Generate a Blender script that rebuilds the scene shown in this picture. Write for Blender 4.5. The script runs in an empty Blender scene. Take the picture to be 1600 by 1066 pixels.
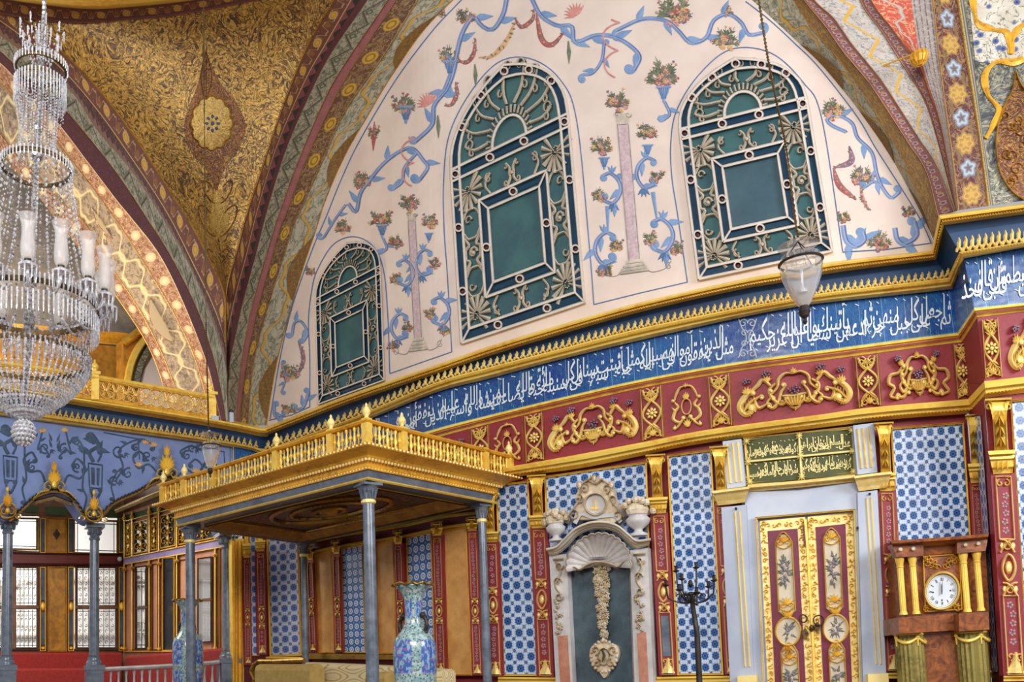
import bpy, math, random
import numpy as np
from mathutils import Vector, Matrix
random.seed(7)
SC = bpy.context.scene
COL = SC.collection
PI = math.pi
# ---------------------------------------------------------------- camera
F = 1400.0; PX, PY = 530.0, 941.0; VX, VY = 200.0, -15000.0; EYE = 1.5; S = 1.3
_z = np.array([(VX-PX), -(VY-PY), -F]); _z /= np.linalg.norm(_z)
_c = np.array([0., 0., -1.]); _y = _c-_z*np.dot(_c, _z); _y /= np.linalg.norm(_y); _x = np.cross(_y, _z)
cd = bpy.data.cameras.new('camera'); cam = bpy.data.objects.new('camera', cd); COL.objects.link(cam); SC.camera = cam
cd.sensor_fit = 'HORIZONTAL'; cd.sensor_width = 36.0; cd.lens = F/1600*36
cd.shift_x = (800-PX)/1600; cd.shift_y = -(533-PY)/1600
cd.clip_start = 0.05; cd.clip_end = 200
R = np.array([_x, _y, _z])           # world = R @ cam
cam.matrix_world = Matrix([[*R[0], 0], [*R[1], 0], [*R[2], EYE], [0, 0, 0, 1]])
# ---------------------------------------------------------------- world, lights, exposure
SC.view_settings.view_transform = 'Standard'; SC.view_settings.look = 'None'
SC.view_settings.gamma = 1; SC.view_settings.use_curve_mapping = False
SC.view_settings.exposure = 0.0
w = bpy.data.worlds.new('world'); SC.world = w; w.use_nodes = True
_bg = w.node_tree.nodes['Background']
_bg.inputs[0].default_value = (0.93, 0.95, 1.0, 1); _bg.inputs[1].default_value = 0.5
def area(name, loc, aim, size, power, col=(1, 1, 1)):
    l = bpy.data.lights.new(name, 'AREA'); l.shape = 'RECTANGLE'; l.size = size[0]; l.size_y = size[1]
    l.energy = power; l.color = col
    o = bpy.data.objects.new(name, l); COL.objects.link(o); o.location = loc
    o.rotation_euler = (Vector(aim)-Vector(loc)).to_track_quat('-Z', 'Y').to_euler()
    return o
area('daylight_from_opposite_windows', (-1.5, -3.0, 6.5), (3.5, 8.5, 3.2), (7, 2.5), 900, (1.0, 0.97, 0.92))
area('daylight_from_right_windows', (7.5, 0.5, 5.5), (2.5, 9, 3.0), (3, 2.5), 420, (0.95, 0.97, 1.0))
area('courtyard_daylight', (-7.0, 15.6, 5.2), (-8.6, 18.4, 2.2), (4, 1.5), 420, (1, .98, .95))
area('gallery_lamplight', (-4.6, 11.8, 5.6), (-3.2, 11.9, 7.4), (1.6, 1.2), 70, (1, .78, .5))
area('bay_fill_light', (-3.9, 12.6, 4.25), (-3.9, 12.7, 0), (2.2, 1.6), 90, (1, .86, .66))  # added fill without a fixture, brightens the ochre panels of the bay
SC.cycles.max_bounces = 7; SC.cycles.transparent_max_bounces = 16
SC.cycles.caustics_reflective = False; SC.cycles.caustics_refractive = False
# ---------------------------------------------------------------- projection helpers
def rays(p):
    p = np.atleast_2d(np.asarray(p, float))
    d = np.stack([(p[:, 0]-PX)/F, -(p[:, 1]-PY)/F, -np.ones(len(p))], 1)
    return d @ R.T
def at_z(x, y, z):
    r = rays([(x, y)])[0]; t = (z-EYE)/r[2]; return np.array([r[0]*t, r[1]*t, z])
def at_y(x, y, Y):
    r = rays([(x, y)])[0]; t = Y/r[1]; return np.array([r[0]*t, Y, EYE+r[2]*t])
def proj(P):
    q = (np.asarray(P, float)-np.array([0, 0, EYE])) @ R
    return PX+F*q[0]/-q[2], PY-F*q[1]/-q[2]
def smooth(pts, n):
    """Catmull-Rom through points, n samples"""
    P = np.asarray(pts, float)
    if len(P) < 3:
        t = np.linspace(0, 1, n)[:, None]; return P[0]*(1-t)+P[-1]*t
    s = np.r_[0, np.cumsum(np.linalg.norm(np.diff(P[:, :2], axis=0), axis=1))]
    E = np.vstack([2*P[0]-P[1], P, 2*P[-1]-P[-2]])
    out = []
    for u in np.linspace(0, s[-1], n):
        i = min(max(np.searchsorted(s, u, side='right')-1, 0), len(P)-2)
        t = (u-s[i])/max(s[i+1]-s[i], 1e-9); a, b, c, d = E[i], E[i+1], E[i+2], E[i+3]
        out.append(.5*((2*b)+(c-a)*t+(2*a-5*b+4*c-d)*t*t+(3*b-a-3*c+d)*t**3))
    return np.array(out)
class Wall:
    """vertical wall over a plan curve; P() puts a point of the wall (or of a layer d in front of it)"""
    def __init__(s, plan, n=80):
        s.p = smooth(plan, n) if len(plan) > 2 else smooth(plan, 40)
        a = s.p[0]+(s.p[0]-s.p[1])/np.linalg.norm(s.p[0]-s.p[1])*3.0
        b = s.p[-1]+(s.p[-1]-s.p[-2])/np.linalg.norm(s.p[-1]-s.p[-2])*3.0
        s.p = np.vstack([np.linspace(a, s.p[0], 12)[:-1], s.p, np.linspace(s.p[-1], b, 12)[1:]])
        t = np.gradient(s.p, axis=0); t /= np.linalg.norm(t, axis=1)[:, None]
        s.n = np.stack([t[:, 1], -t[:, 0]], 1)
        if np.dot(s.n[len(s.n)//2], -s.p[len(s.n)//2]) < 0: s.n = -s.n
        s.c = {}
    def tab(s, d):
        k = round(d, 4)
        if k not in s.c:
            q = s.p+s.n*k; ok = q[:, 1] > .2; q = q[ok]; a = q[:, 0]/q[:, 1]; o = np.argsort(a)
            s.c[k] = (a[o], q[o, 1], s.n[ok][o])
        return s.c[k]
    def PN(s, p, d=0.0):
        p = np.atleast_2d(np.asarray(p, float)); r = rays(p); az = r[:, 0]/r[:, 1]
        d = np.broadcast_to(np.asarray(d, float), (len(p),)); out = np.empty((len(p), 3)); nn = np.zeros((len(p), 3))
        for k in np.unique(np.round(d, 4)):
            m = np.round(d, 4) == k; a, Y, n = s.tab(k)
            # invert: Y linear between samples is not exact, intersect the segment instead
            i = np.clip(np.searchsorted(a, az[m])-1, 0, len(a)-2)
            x0, y0 = a[i]*Y[i], Y[i]; x1, y1 = a[i+1]*Y[i+1], Y[i+1]; A = az[m]
            den = (x1-x0)-A*(y1-y0); t = (A*y0-x0)/np.where(abs(den) < 1e-9, 1e-9, den)
            yy = y0+(y1-y0)*t; tt = yy/r[m, 1]
            out[m] = np.stack([A*yy, yy, EYE+r[m, 2]*tt], 1); nn[m, :2] = n[i]
        return out, nn
    def P(s, p, d=0.0): return s.PN(p, d)[0]
def line(pts):
    P = np.asarray(pts, float)
    def f(x): return np.interp(x, P[:, 0], P[:, 1]) if np.ndim(x) else float(np.interp(x, P[:, 0], P[:, 1]))
    s = smooth(P, 200)
    def g(x): return np.interp(x, s[:, 0], s[:, 1])
    return g
# ---------------------------------------------------------------- mesh collector
ORG = {}
class MB:
    def __init__(s): s.v = []; s.f = []; s.uv = []; s.mi = []; s.m = 0
    def add(s, V, Fs, UV=None):
        b = len(s.v); s.v.extend([tuple(map(float, q)) for q in V])
        s.uv.extend([tuple(map(float, q)) for q in UV] if UV is not None else [(0, 0)]*len(V))
        for f in Fs: s.f.append(tuple(b+i for i in f)); s.mi.append(s.m)
        return s
    def grid(s, G, UV=None, closed=False):
        """G[i][j] -> 3D"""
        G = np.asarray(G, float); n, m = G.shape[:2]
        if UV is None: UV = np.stack(np.meshgrid(np.linspace(0, 1, n), np.linspace(0, 1, m), indexing='ij'), -1)
        Fs = [(i*m+j, (i+1)*m+j, (i+1)*m+j+1, i*m+j+1) for i in range(n-1) for j in range(m-1)]
        if closed: Fs += [(i*m+m-1, (i+1)*m+m-1, (i+1)*m, i*m) for i in range(n-1)]
        return s.add(G.reshape(-1, 3), Fs, np.asarray(UV).reshape(-1, 2))
    def box(s, c, h, rz=0.0):
        ca, sa = math.cos(rz), math.sin(rz); V = []
        for dz in (-1, 1):
            for dx, dy in ((-1, -1), (1, -1), (1, 1), (-1, 1)):
                x, y = dx*h[0], dy*h[1]; V.append((c[0]+x*ca-y*sa, c[1]+x*sa+y*ca, c[2]+dz*h[2]))
        return s.add(V, [(0, 3, 2, 1), (4, 5, 6, 7), (0, 1, 5, 4), (1, 2, 6, 5), (2, 3, 7, 6), (3, 0, 4, 7)], [(0, 0), (1, 0), (1, 1), (0, 1)]*2)
    def lathe(s, c, prof, n=20, axis=None, cap=True, sq=1.0):
        """prof: (r, z) list from bottom to top around the z axis at c"""
        G = [[(c[0]+r*math.cos(2*PI*k/n), c[1]+r*sq*math.sin(2*PI*k/n), c[2]+z) for k in range(n)] for r, z in prof]
        H = np.array(prof)[:, 1]; hh = (H-H.min())/max(np.ptp(H), 1e-6)
        UV = [[(k/n, h) for k in range(n)] for h in hh]
        s.grid(G, UV, closed=True)
        if cap:
            b = len(s.v); m = len(prof)
            if prof[0][0] > 1e-5: s.f.append(tuple(b-m*n+k for k in range(n))[::-1]); s.mi.append(s.m)
            if prof[-1][0] > 1e-5: s.f.append(tuple(b-n+k for k in range(n))); s.mi.append(s.m)
        return s
    def tube(s, pts, r, n=8, caps=True):
        P = [Vector(p) for p in pts]; rr = r if hasattr(r, '__len__') else [r]*len(P); G = []
        up = None
        for i, p in enumerate(P):
            t = (P[min(i+1, len(P)-1)]-P[max(i-1, 0)])
            if t.length < 1e-9: t = Vector((0, 0, 1))
            t.normalize()
            if up is None: up = t.orthogonal().normalized()
            up = (up-t*up.dot(t)); up = up.normalized() if up.length > 1e-6 else t.orthogonal().normalized()
            b = t.cross(up)
            G.append([tuple(p+(up*math.cos(2*PI*k/n)+b*math.sin(2*PI*k/n))*rr[i]) for k in range(n)])
        s.grid(G, closed=True)
        if caps:
            b = len(s.v); m = len(P)
            s.f.append(tuple(b-m*n+k for k in range(n))); s.mi.append(s.m)
            s.f.append(tuple(b-n+k for k in range(n))[::-1]); s.mi.append(s.m)
        return s
    def ball(s, c, r, n=10, m=6, sc=(1, 1, 1)):
        prof = []
        for j in range(m+1):
            a = -PI/2+PI*j/m; prof.append((max(r*math.cos(a), 1e-5), r*math.sin(a)))
        G = [[(c[0]+q*math.cos(2*PI*k/n)*sc[0], c[1]+q*math.sin(2*PI*k/n)*sc[1], c[2]+z*sc[2]) for k in range(n)] for q, z in prof]
        return s.grid(G, closed=True)
    def octa(s, c, r, h):
        x, y, z = c
        V = [(x+r, y, z), (x, y+r, z), (x-r, y, z), (x, y-r, z), (x, y, z+h), (x, y, z-h)]
        return s.add(V, [(0, 1, 4), (1, 2, 4), (2, 3, 4), (3, 0, 4), (1, 0, 5), (2, 1, 5), (3, 2, 5), (0, 3, 5)])
    # ---- wall-bound shapes: outlines along the wall, real thickness d
    def ribbon(s, W, pts, w, d0, d1, top=.0):
        P = np.asarray(pts, float); sg = np.linalg.norm(np.diff(P, axis=0), axis=1)
        if sg.max() > 14:
            k0 = np.r_[0, np.cumsum(sg)]; kk = np.unique(np.r_[k0, np.concatenate([np.linspace(k0[i], k0[i+1], int(sg[i]//12)+2) for i in range(len(sg))])])
            if np.ndim(w): w = np.interp(kk, k0, np.asarray(w, float))
            P = np.stack([np.interp(kk, k0, P[:, 0]), np.interp(kk, k0, P[:, 1])], 1)
        t = np.gradient(P, axis=0); L = np.linalg.norm(t, axis=1); L[L == 0] = 1
        n = np.stack([-t[:, 1], t[:, 0]], 1)/L[:, None]
        ww = (np.asarray(w, float) if np.ndim(w) else np.full(len(P), float(w)))[:, None]/2
        a = W.P(P-n*ww, d0); b = W.P(P+n*ww, d0); u = np.r_[0, np.cumsum(L[1:])]
        if top > 0:
            c = W.P(P-n*ww*top, d1); e = W.P(P+n*ww*top, d1); G = np.stack([a, c, e, b], 1); k = 4
        else:
            c = W.P(P, d1); G = np.stack([a, c, b], 1); k = 3
        UV = [[(uu/20, j/(k-1)) for j in range(k)] for uu in u]
        return s.grid(G, UV)
    def blob(s, W, c, rx, ry, d0, d1, rot=0, n=9):
        a = np.linspace(0, 2*PI, n, endpoint=False); ca, sa = math.cos(rot), math.sin(rot)
        def ring(k): return np.stack([c[0]+k*(rx*np.cos(a)*ca-ry*np.sin(a)*sa), c[1]+k*(rx*np.cos(a)*sa+ry*np.sin(a)*ca)], 1)
        V = np.vstack([W.P(ring(1), d0), W.P(ring(.6), d0+(d1-d0)*.85), W.P([c], d1)])
        Fs = [(k, (k+1) % n, n+(k+1) % n, n+k) for k in range(n)]+[(n+k, n+(k+1) % n, 2*n) for k in range(n)]
        return s.add(V, Fs)
    def poly(s, W, pts, d, UV=None):
        V = W.P(pts, d); return s.add(V, [tuple(range(len(V)))], UV)
    def slab(s, W, pts, d0, d1, holes=None):
        """outline extruded along the wall's normal from d0 to d1"""
        V, N = W.PN(pts, d1); n = len(V); B = V-N*(d1-d0)
        c = np.array(pts, float); mn, mx = c.min(0), c.max(0); uv = (c-mn)/np.maximum(mx-mn, 1e-6)
        return s.add(np.vstack([V, B]), [tuple(range(n))]+[(k, k+n, (k+1) % n+n, (k+1) % n) for k in range(n)], np.vstack([uv, uv]))
    def panel(s, W, q, d, nx=6, ny=6, U=1, V=1):
        """q: TL TR BR BL"""
        G = []; UV = []
        for i in range(nx+1):
            p = [bil(q, i/nx, 1-j/ny) for j in range(ny+1)]
            G.append(W.P(p, d)); UV.append([(i/nx*U, j/ny*V) for j in range(ny+1)])
        return s.grid(G, UV)
    def frame(s, W, q, wd, d0, d1):
        """mitred moulding round a quad, wd px wide inward"""
        q = np.asarray(q, float); c = q.mean(0)
        def inset(k):
            out = []
            for i in range(4):
                a, b, e = q[i-1], q[i], q[(i+1) % 4]
                e1 = (b-a)/np.linalg.norm(b-a); e2 = (e-b)/np.linalg.norm(e-b)
                out.append(b+(e2-e1)*k/max(abs(e1[0]*e2[1]-e1[1]*e2[0]), .3))
            return np.array(out)
        R_ = [W.P(inset(k*wd), d) for k, d in ((0, d0), (.12, d1), (.4, d0+(d1-d0)*.45), (.6, d0+(d1-d0)*.45), (.85, d1*.9+d0*.1), (1, d0))]
        V = np.vstack(R_); Fs = []
        for j in range(5): Fs += [(4*j+i, 4*j+(i+1) % 4, 4*j+4+(i+1) % 4, 4*j+4+i) for i in range(4)]
        return s.add(V, Fs)
    def sweep(s, W, top, bot, prof, dbase=0.0, urep=20.0):
        """moulding between two px polylines (same count), prof: (t, d) from top to bottom"""
        T = np.asarray(top, float); B = np.asarray(bot, float)
        db = np.broadcast_to(np.asarray(dbase, float), (len(T),))
        G = np.stack([W.P(T*(1-t)+B*t, db+d) for t, d in prof], 1)
        u = np.r_[0, np.cumsum(np.linalg.norm(np.diff(T, axis=0), axis=1))]/urep
        UV = [[(uu, t) for t, d in prof] for uu in u]
        return s.grid(G, UV)
    def build(s, name, mat, parent=None, smoothed=False, **k):
        me = bpy.data.meshes.new(name); org = ORG.get(parent.name, np.zeros(3)) if parent else ORG.get('_', np.zeros(3))
        V = np.asarray(s.v)-org if len(s.v) else []
        me.from_pydata([tuple(v) for v in V], [], s.f)
        uvl = me.uv_layers.new(name='UVMap')
        idx = np.empty(len(me.loops), int); me.loops.foreach_get('vertex_index', idx)
        uvl.data.foreach_set('uv', np.asarray(s.uv)[idx].ravel())
        for m in (mat if isinstance(mat, (list, tuple)) else [mat]): me.materials.append(m)
        me.polygons.foreach_set('material_index', s.mi)
        if smoothed: me.polygons.foreach_set('use_smooth', [True]*len(s.f))
        me.update(); o = bpy.data.objects.new(name, me); COL.objects.link(o)
        if parent: o.parent = parent; ORG[o.name] = org
        else: ORG[o.name] = np.zeros(3)
        tag(o, **k); return o
def tag(o, label=None, cat=None, group=None, kind=None):
    if label: o['label'] = label
    if cat: o['category'] = cat
    if group: o['group'] = group
    if kind: o['kind'] = kind
    return o
def thing(name, loc, label=None, cat=None, group=None, kind=None):
    o = bpy.data.objects.new(name, None); COL.objects.link(o); o.location = tuple(loc); o.empty_display_size = .1
    ORG[o.name] = np.asarray(loc, float); return tag(o, label, cat, group, kind)
def bil(q, u, v):
    """q: TL TR BR BL; v up"""
    q = np.asarray(q, float); return (q[3]*(1-u)+q[2]*u)*(1-v)+(q[0]*(1-u)+q[1]*u)*v
# ---------------------------------------------------------------- material expressions
def lin(c):
    if isinstance(c, str): c = [int(c[i:i+2], 16)/255 for i in (0, 2, 4)]
    return tuple(x/12.92 if x <= .04045 else ((x+.055)/1.055)**2.4 for x in c)
class X:
    def __init__(s, t, k): s.t = t; s.k = k
    def _(s, op, *a, clamp=False): return s.t.m(op, s, *a, clamp=clamp)
    def __add__(s, o): return s._('ADD', o)
    __radd__ = __add__
    def __sub__(s, o): return s._('SUBTRACT', o)
    def __rsub__(s, o): return s.t.m('SUBTRACT', o, s)
    def __mul__(s, o): return s._('MULTIPLY', o)
    __rmul__ = __mul__
    def __truediv__(s, o): return s._('DIVIDE', o)
    def __neg__(s): return s*-1
    def lt(s, o, e=.02): return s.t.ss(s, o+e if not isinstance(o, X) else o+e, o-e)
    def gt(s, o, e=.02): return s.t.ss(s, o-e, o+e)
    def abs(s): return s._('ABSOLUTE')
    def fr(s): return s._('FRACT')
    def fl(s): return s._('FLOOR')
    def sin(s): return s._('SINE')
    def cos(s): return s._('COSINE')
    def sq(s): return s*s
    def sqrt(s): return s._('SQRT')
    def max(s, o): return s._('MAXIMUM', o)
    def min(s, o): return s._('MINIMUM', o)
    def pp(s): return (s.fr()-.5).abs()*2      # triangle wave 0..1
class Mat:
    def __init__(s, name, rough=.5, metal=0.0, spec=.5):
        s.mat = bpy.data.materials.new(name); s.mat.use_nodes = True; s.nt = s.mat.node_tree
        s.b = s.nt.nodes['Principled BSDF']; s.b.inputs['Roughness'].default_value = rough
        s.b.inputs['Metallic'].default_value = metal; s.b.inputs['Specular IOR Level'].default_value = spec
    def n(s, t): return s.nt.nodes.new(t)
    def put(s, sock, v):
        if isinstance(v, X): s.nt.links.new(v.k, sock)
        elif isinstance(v, (tuple, list, str)):
            c = lin(v) if isinstance(v, str) else tuple(v); sock.default_value = (*c[:3], 1) if len(sock.default_value) == 4 else c[:3]
        else: sock.default_value = v
    def m(s, op, *a, clamp=False):
        n = s.n('ShaderNodeMath'); n.operation = op; n.use_clamp = clamp
        for i, v in enumerate(a): s.put(n.inputs[i], v)
        return X(s, n.outputs[0])
    def ss(s, v, a, b):
        n = s.n('ShaderNodeMapRange'); n.interpolation_type = 'LINEAR'
        s.put(n.inputs[0], v); s.put(n.inputs[1], a); s.put(n.inputs[2], b); return X(s, n.outputs[0])
    def uv(s):
        t = s.n('ShaderNodeUVMap'); q = s.n('ShaderNodeSeparateXYZ'); s.nt.links.new(t.outputs[0], q.inputs[0])
        s.UV = X(s, t.outputs[0]); return X(s, q.outputs[0]), X(s, q.outputs[1])
    def pos(s):
        t = s.n('ShaderNodeTexCoord'); return X(s, t.outputs['Object'])
    def sep(s, v):
        q = s.n('ShaderNodeSeparateXYZ'); s.nt.links.new(v.k, q.inputs[0]); return [X(s, q.outputs[i]) for i in range(3)]
    def comb(s, x, y, z=0.0):
        q = s.n('ShaderNodeCombineXYZ'); s.put(q.inputs[0], x); s.put(q.inputs[1], y); s.put(q.inputs[2], z); return X(s, q.outputs[0])
    def noise(s, v, sc, det=3, rough=.55, dist=0.0, out=0):
        n = s.n('ShaderNodeTexNoise'); s.put(n.inputs['Vector'], v); n.inputs['Scale'].default_value = sc
        n.inputs['Detail'].default_value = det; n.inputs['Roughness'].default_value = rough; n.inputs['Distortion'].default_value = dist
        return X(s, n.outputs[out])
    def vor(s, v, sc, feat='F1', out=0, rnd=1.0):
        n = s.n('ShaderNodeTexVoronoi'); n.feature = feat; s.put(n.inputs['Vector'], v); n.inputs['Scale'].default_value = sc
        n.inputs['Randomness'].default_value = rnd; return X(s, n.outputs[out])
    def wave(s, v, sc, dist, det=2, dsc=1.0, t='BANDS'):
        n = s.n('ShaderNodeTexWave'); n.wave_type = t; s.put(n.inputs['Vector'], v); n.inputs['Scale'].default_value = sc
        n.inputs['Distortion'].default_value = dist; n.inputs['Detail'].default_value = det; n.inputs['Detail Scale'].default_value = dsc
        return X(s, n.outputs['Fac'])
    def mix(s, f, a, b):
        n = s.n('ShaderNodeMix'); n.data_type = 'RGBA'; s.put(n.inputs[0], f)
        s.put(n.inputs[6], a); s.put(n.inputs[7], b); return X(s, n.outputs[2])
    def mul(s, a, f):
        """multiply a colour by a scalar"""
        n = s.n('ShaderNodeVectorMath'); n.operation = 'SCALE'; s.put(n.inputs[0], a); s.put(n.inputs[3], f); return X(s, n.outputs[0])
    def col(s, c): s.put(s.b.inputs['Base Color'], c); return s
    def rough(s, v): s.put(s.b.inputs['Roughness'], v); return s
    def bump(s, h, st=.3, dist=.01):
        n = s.n('ShaderNodeBump'); n.inputs['Strength'].default_value = st; n.inputs['Distance'].default_value = dist
        s.put(n.inputs['Height'], h); s.nt.links.new(n.outputs[0], s.b.inputs['Normal']); return s
    def __call__(s): return s.mat

# ---------------------------------------------------------------- materials
def plain(name, c, rough=.5, metal=0., sc=8, amt=.25, c2=None, bump=0.0, spec=.5, det=4):
    t = Mat(name, rough, metal, spec); p = t.pos(); n = t.noise(p, sc, det, .6)
    c = lin(c); c2 = lin(c2) if c2 else tuple(x*(1-amt*1.6) for x in c)
    t.col(t.mix(t.ss(n, .35, .65), c2, c))
    if bump: t.bump(t.noise(p, sc*6, 3), bump, .004)
    return t()
def gold_mat(name, c, c2, metal=.55, rough=.34, sc=30):
    t = Mat(name, rough, metal); p = t.pos(); n = t.noise(p, sc, 5, .65); n2 = t.noise(p, sc*.12, 3)
    t.col(t.mix(t.ss(n, .38, .62), t.mix(t.ss(n2, .4, .6), c2, c), c)); t.bump(t.noise(p, sc*3, 3), .35, .004)
    return t()
M = {}
M['gold'] = gold_mat('gold_leaf', 'ffdc66', 'eab240', .2, .33, 14)
M['gold_pale'] = gold_mat('pale_gilding', 'ffe898', 'f3cd70', .1, .38, 18)
M['gold_dark'] = gold_mat('aged_gilding', 'cf9a38', '7a5220', .4, .42)
M['gold_deep'] = gold_mat('amber_gilding', 'f5b838', 'bb8224', .25, .38)
M['crimson'] = plain('crimson_paint', '962c36', .55, sc=60, amt=.16)
M['darkred'] = plain('dark_red_lacquer', '641c22', .45, sc=10, amt=.2)
M['fascia'] = plain('blue_fascia_paint', '123f68', .5, sc=3, amt=.2, c2='0b2d52')
M['plaster'] = plain('rose_white_plaster', 'e4d2c5', .8, sc=2.2, amt=.08, c2='d9c6ba', bump=.25)
M['stone'] = plain('window_tracery_plaster', 'dcd0c4', .7, sc=9, amt=.1)
M['tracery_dark'] = plain('window_scroll_plaster', 'cbbfab', .75, sc=20, amt=.15)
M['teal'] = plain('teal_glass', '3f6666', .14, sc=3, c2='33545c', spec=.5)
M['teal_smoke'] = plain('smoky_blue_glass', '48626d', .15, sc=3, c2='3c5661', spec=.5)
M['tealbar'] = plain('petrol_blue_glass_strip', '0b3a50', .25, sc=4, c2='072f4a', spec=.5)
M['bead'] = plain('dark_red_stud', '5a2a2a', .4)
M['pblue'] = plain('blue_mural_paint', '86a0c4', .8, sc=6, amt=.25, c2='6f8cb6')
M['pblue2'] = plain('deep_blue_mural_paint', '5f7fb0', .8, sc=6, amt=.2)
M['plilac'] = plain('lilac_mural_paint', 'a3a9cc', .8, sc=6, amt=.15)
M['ppink'] = plain('pink_mural_paint', 'd79a92', .8, sc=14, c2='c67e78')
M['pred'] = plain('red_mural_paint', 'b8665f', .8, sc=14, c2='9a5452')
M['pgreen'] = plain('olive_mural_paint', '82876c', .8, sc=14, c2='5f6a55')
M['pyellow'] = plain('yellow_mural_paint', 'd8b57c', .8, sc=14, c2='c59a66')
M['ppurple'] = plain('mauve_mural_paint', '9c7f92', .8, sc=14, c2='7c6274')
M['prose'] = plain('veined_rose_marble_paint', 'd3bcbe', .8, sc=26, c2='b99ea4')
M['pgrey'] = plain('grey_mural_line', 'a79c97', .8)
M['pdark'] = plain('slate_mural_paint', '35465c', .8, sc=8, c2='4c6079')
M['bluewall'] = plain('lavender_blue_wall_paint', '8093c4', .75, sc=2.5, amt=.1, c2='7284b6')
M['greymarble'] = plain('pale_grey_marble', 'bcc3d2', .35, sc=2.2, c2='a8b2c6', det=7)
M['shaft'] = plain('grey_marble_shaft', '75808f', .25, sc=9, c2='4d5866', det=8, spec=.7)
M['beam'] = plain('grey_marble_beam', '6f7884', .35, sc=9, c2='50596a', det=8)
M['greenmarble'] = plain('dark_green_marble', '2f3d45', .15, sc=4.5, c2='4f6168', det=8, spec=.7)
M['whitemarble'] = plain('white_marble', 'd8d5d3', .35, sc=6, c2='bcb8b6', det=6)
M['pinkmarble'] = plain('salmon_marble', 'c98d72', .3, sc=9, c2='a96852', det=6)
M['creamgild'] = plain('cream_carving_with_gilt', 'e6dac6', .45, sc=16, c2='c2ab82', det=4)
M['ochre'] = plain('ochre_stone_panel', 'd9a45c', .45, sc=6, c2='bf8440', det=7)
M['ochre_dark'] = plain('mottled_gold_panel', 'b8862e', .5, sc=9, c2='8a5f22', det=7)
M['peach'] = plain('peach_panel', 'cf9a7c', .45, sc=6, c2='bd8468', det=6)
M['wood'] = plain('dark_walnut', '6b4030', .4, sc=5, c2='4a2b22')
M['sash'] = plain('brown_sash_paint', '7a5a45', .5, sc=7, c2='5e4234')
M['brass'] = gold_mat('brass', 'b08a3c', '5e4520', .8, .35)
M['iron'] = plain('black_iron', '2a2624', .45, .5, sc=12, c2='433a34')
M['bronze'] = gold_mat('dark_bronze', '6e5630', '3a2a18', .7, .45)
M['lavender'] = plain('lavender_strip', '9f92c2', .6, sc=4, c2='8c80b4')
M['darkgreen'] = plain('dark_green_panel', '3c5a34', .6, sc=6, c2='2c4428')
M['mirror'] = plain('dark_mirror', '32363f', .1, .3, sc=2, c2='454b57')
def cloth(name, c, c2, sc=26, rough=.9):
    t = Mat(name, rough); p = t.pos(); t.col(t.mix(t.noise(p, sc, 4), c2, c)); t.bump(t.noise(p, sc*8, 2), .4, .003); return t()
M['redcloth'] = cloth('red_brocade', 'b23632', '701d20')
def damask():
    t = Mat('cream_damask', .75); x, y, z = t.sep(t.pos()); u = (x+y)*5.2; v = z*4.2
    a = (u*2*PI).cos()+(v*2*PI).cos(); f = (a.abs()-.35).abs().lt(.12, .06); g = (a.abs()-1.3).abs().lt(.12, .06)
    t.col(t.mix(f.max(g), 'e0cfa4', 'b99a5c')); return t()
M['damask'] = damask()
# ---- tiles
def tile_a(name, white='ccd8ec', blue='22508f', dark='0f2f5e', mid='7d9fce'):
    t = Mat(name, .26, 0, .45); u, v = t.uv(); cu = u.fr()-.5; cv = v.fr()-.5; du = (u+.5).fr()-.5; dv = (v+.5).fr()-.5
    r = (cu*cu+cv*cv).sqrt(); rd = (du*du+dv*dv).sqrt(); dg = (cu.abs()-cv.abs()).abs()
    star = (t.m('ARCTAN2', cv, cu)*8).cos()*.03
    base = t.mix(dg.lt(.075, .03)*.85, white, mid)
    e1 = ((du*du)*2.2+(cv*cv)*1.0).sqrt(); e2 = ((cu*cu)*1.0+(dv*dv)*2.2).sqrt()
    base = t.mix((e1-.13).abs().lt(.012, .012).max((e2-.13).abs().lt(.012, .012))*.5, base, mid)
    base = t.mix((r+star).lt(.36, .02), base, mid); base = t.mix((r+star).lt(.315, .02), base, blue)
    base = t.mix((r-.13).abs().lt(.012, .01)*.8, base, mid); base = t.mix(r.lt(.1, .015), base, dark)
    k1 = ((du.abs()-.085)*(du.abs()-.085)+dv*dv).sqrt(); k2 = ((dv.abs()-.085)*(dv.abs()-.085)+du*du).sqrt()
    base = t.mix(k1.lt(.062, .015).max(k2.lt(.062, .015)), base, dark); base = t.mix((rd-.15).abs().lt(.014, .01)*.7, base, blue)
    n = t.noise(t.comb(u.fl()*7.3, v.fl()*3.1), 3, 0); base = t.mul(base, n*.5+.75)
    ng = ((u*.5).fr()-.5).abs().gt(.488, .006).max(((v*.5).fr()-.5).abs().gt(.488, .006))
    t.col(t.mix(ng*.5, base, 'a9b8d2')); t.bump(t.noise(t.pos(), 14, 2), .2, .01); return t()
M['tileA'] = tile_a('blue_white_lattice_tile')
M['tileP'] = tile_a('faded_blue_lattice_tile', 'c9cfe2', '4d6aa6', '2f4a86', '93a6cc')
def tile_b():
    t = Mat('blue_tile_with_white_rings', .2, 0, .7); u, v = t.uv(); cu = u.fr()-.5; cv = v.fr()-.5
    r = (cu*cu+cv*cv*1.0).sqrt(); an = (t.m('ARCTAN2', cv, cu)*8).cos()*.015
    c = t.mix((r+an-.3).abs().lt(.07, .02), '2d62a4', 'd5dff0'); c = t.mix(r.lt(.14, .03), c, 'c6d3ea')
    eu = (u+.5).fr()-.5; ev = (v+.5).fr()-.5
    c = t.mix((eu.abs()+ev.abs()).lt(.12, .02), c, 'a9c0e2'); c = t.mix(((v+.5).fr()-.5).abs().lt(.02, .01), c, '1c4686')
    t.col(c); return t()
M['tileB'] = tile_b()
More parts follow.
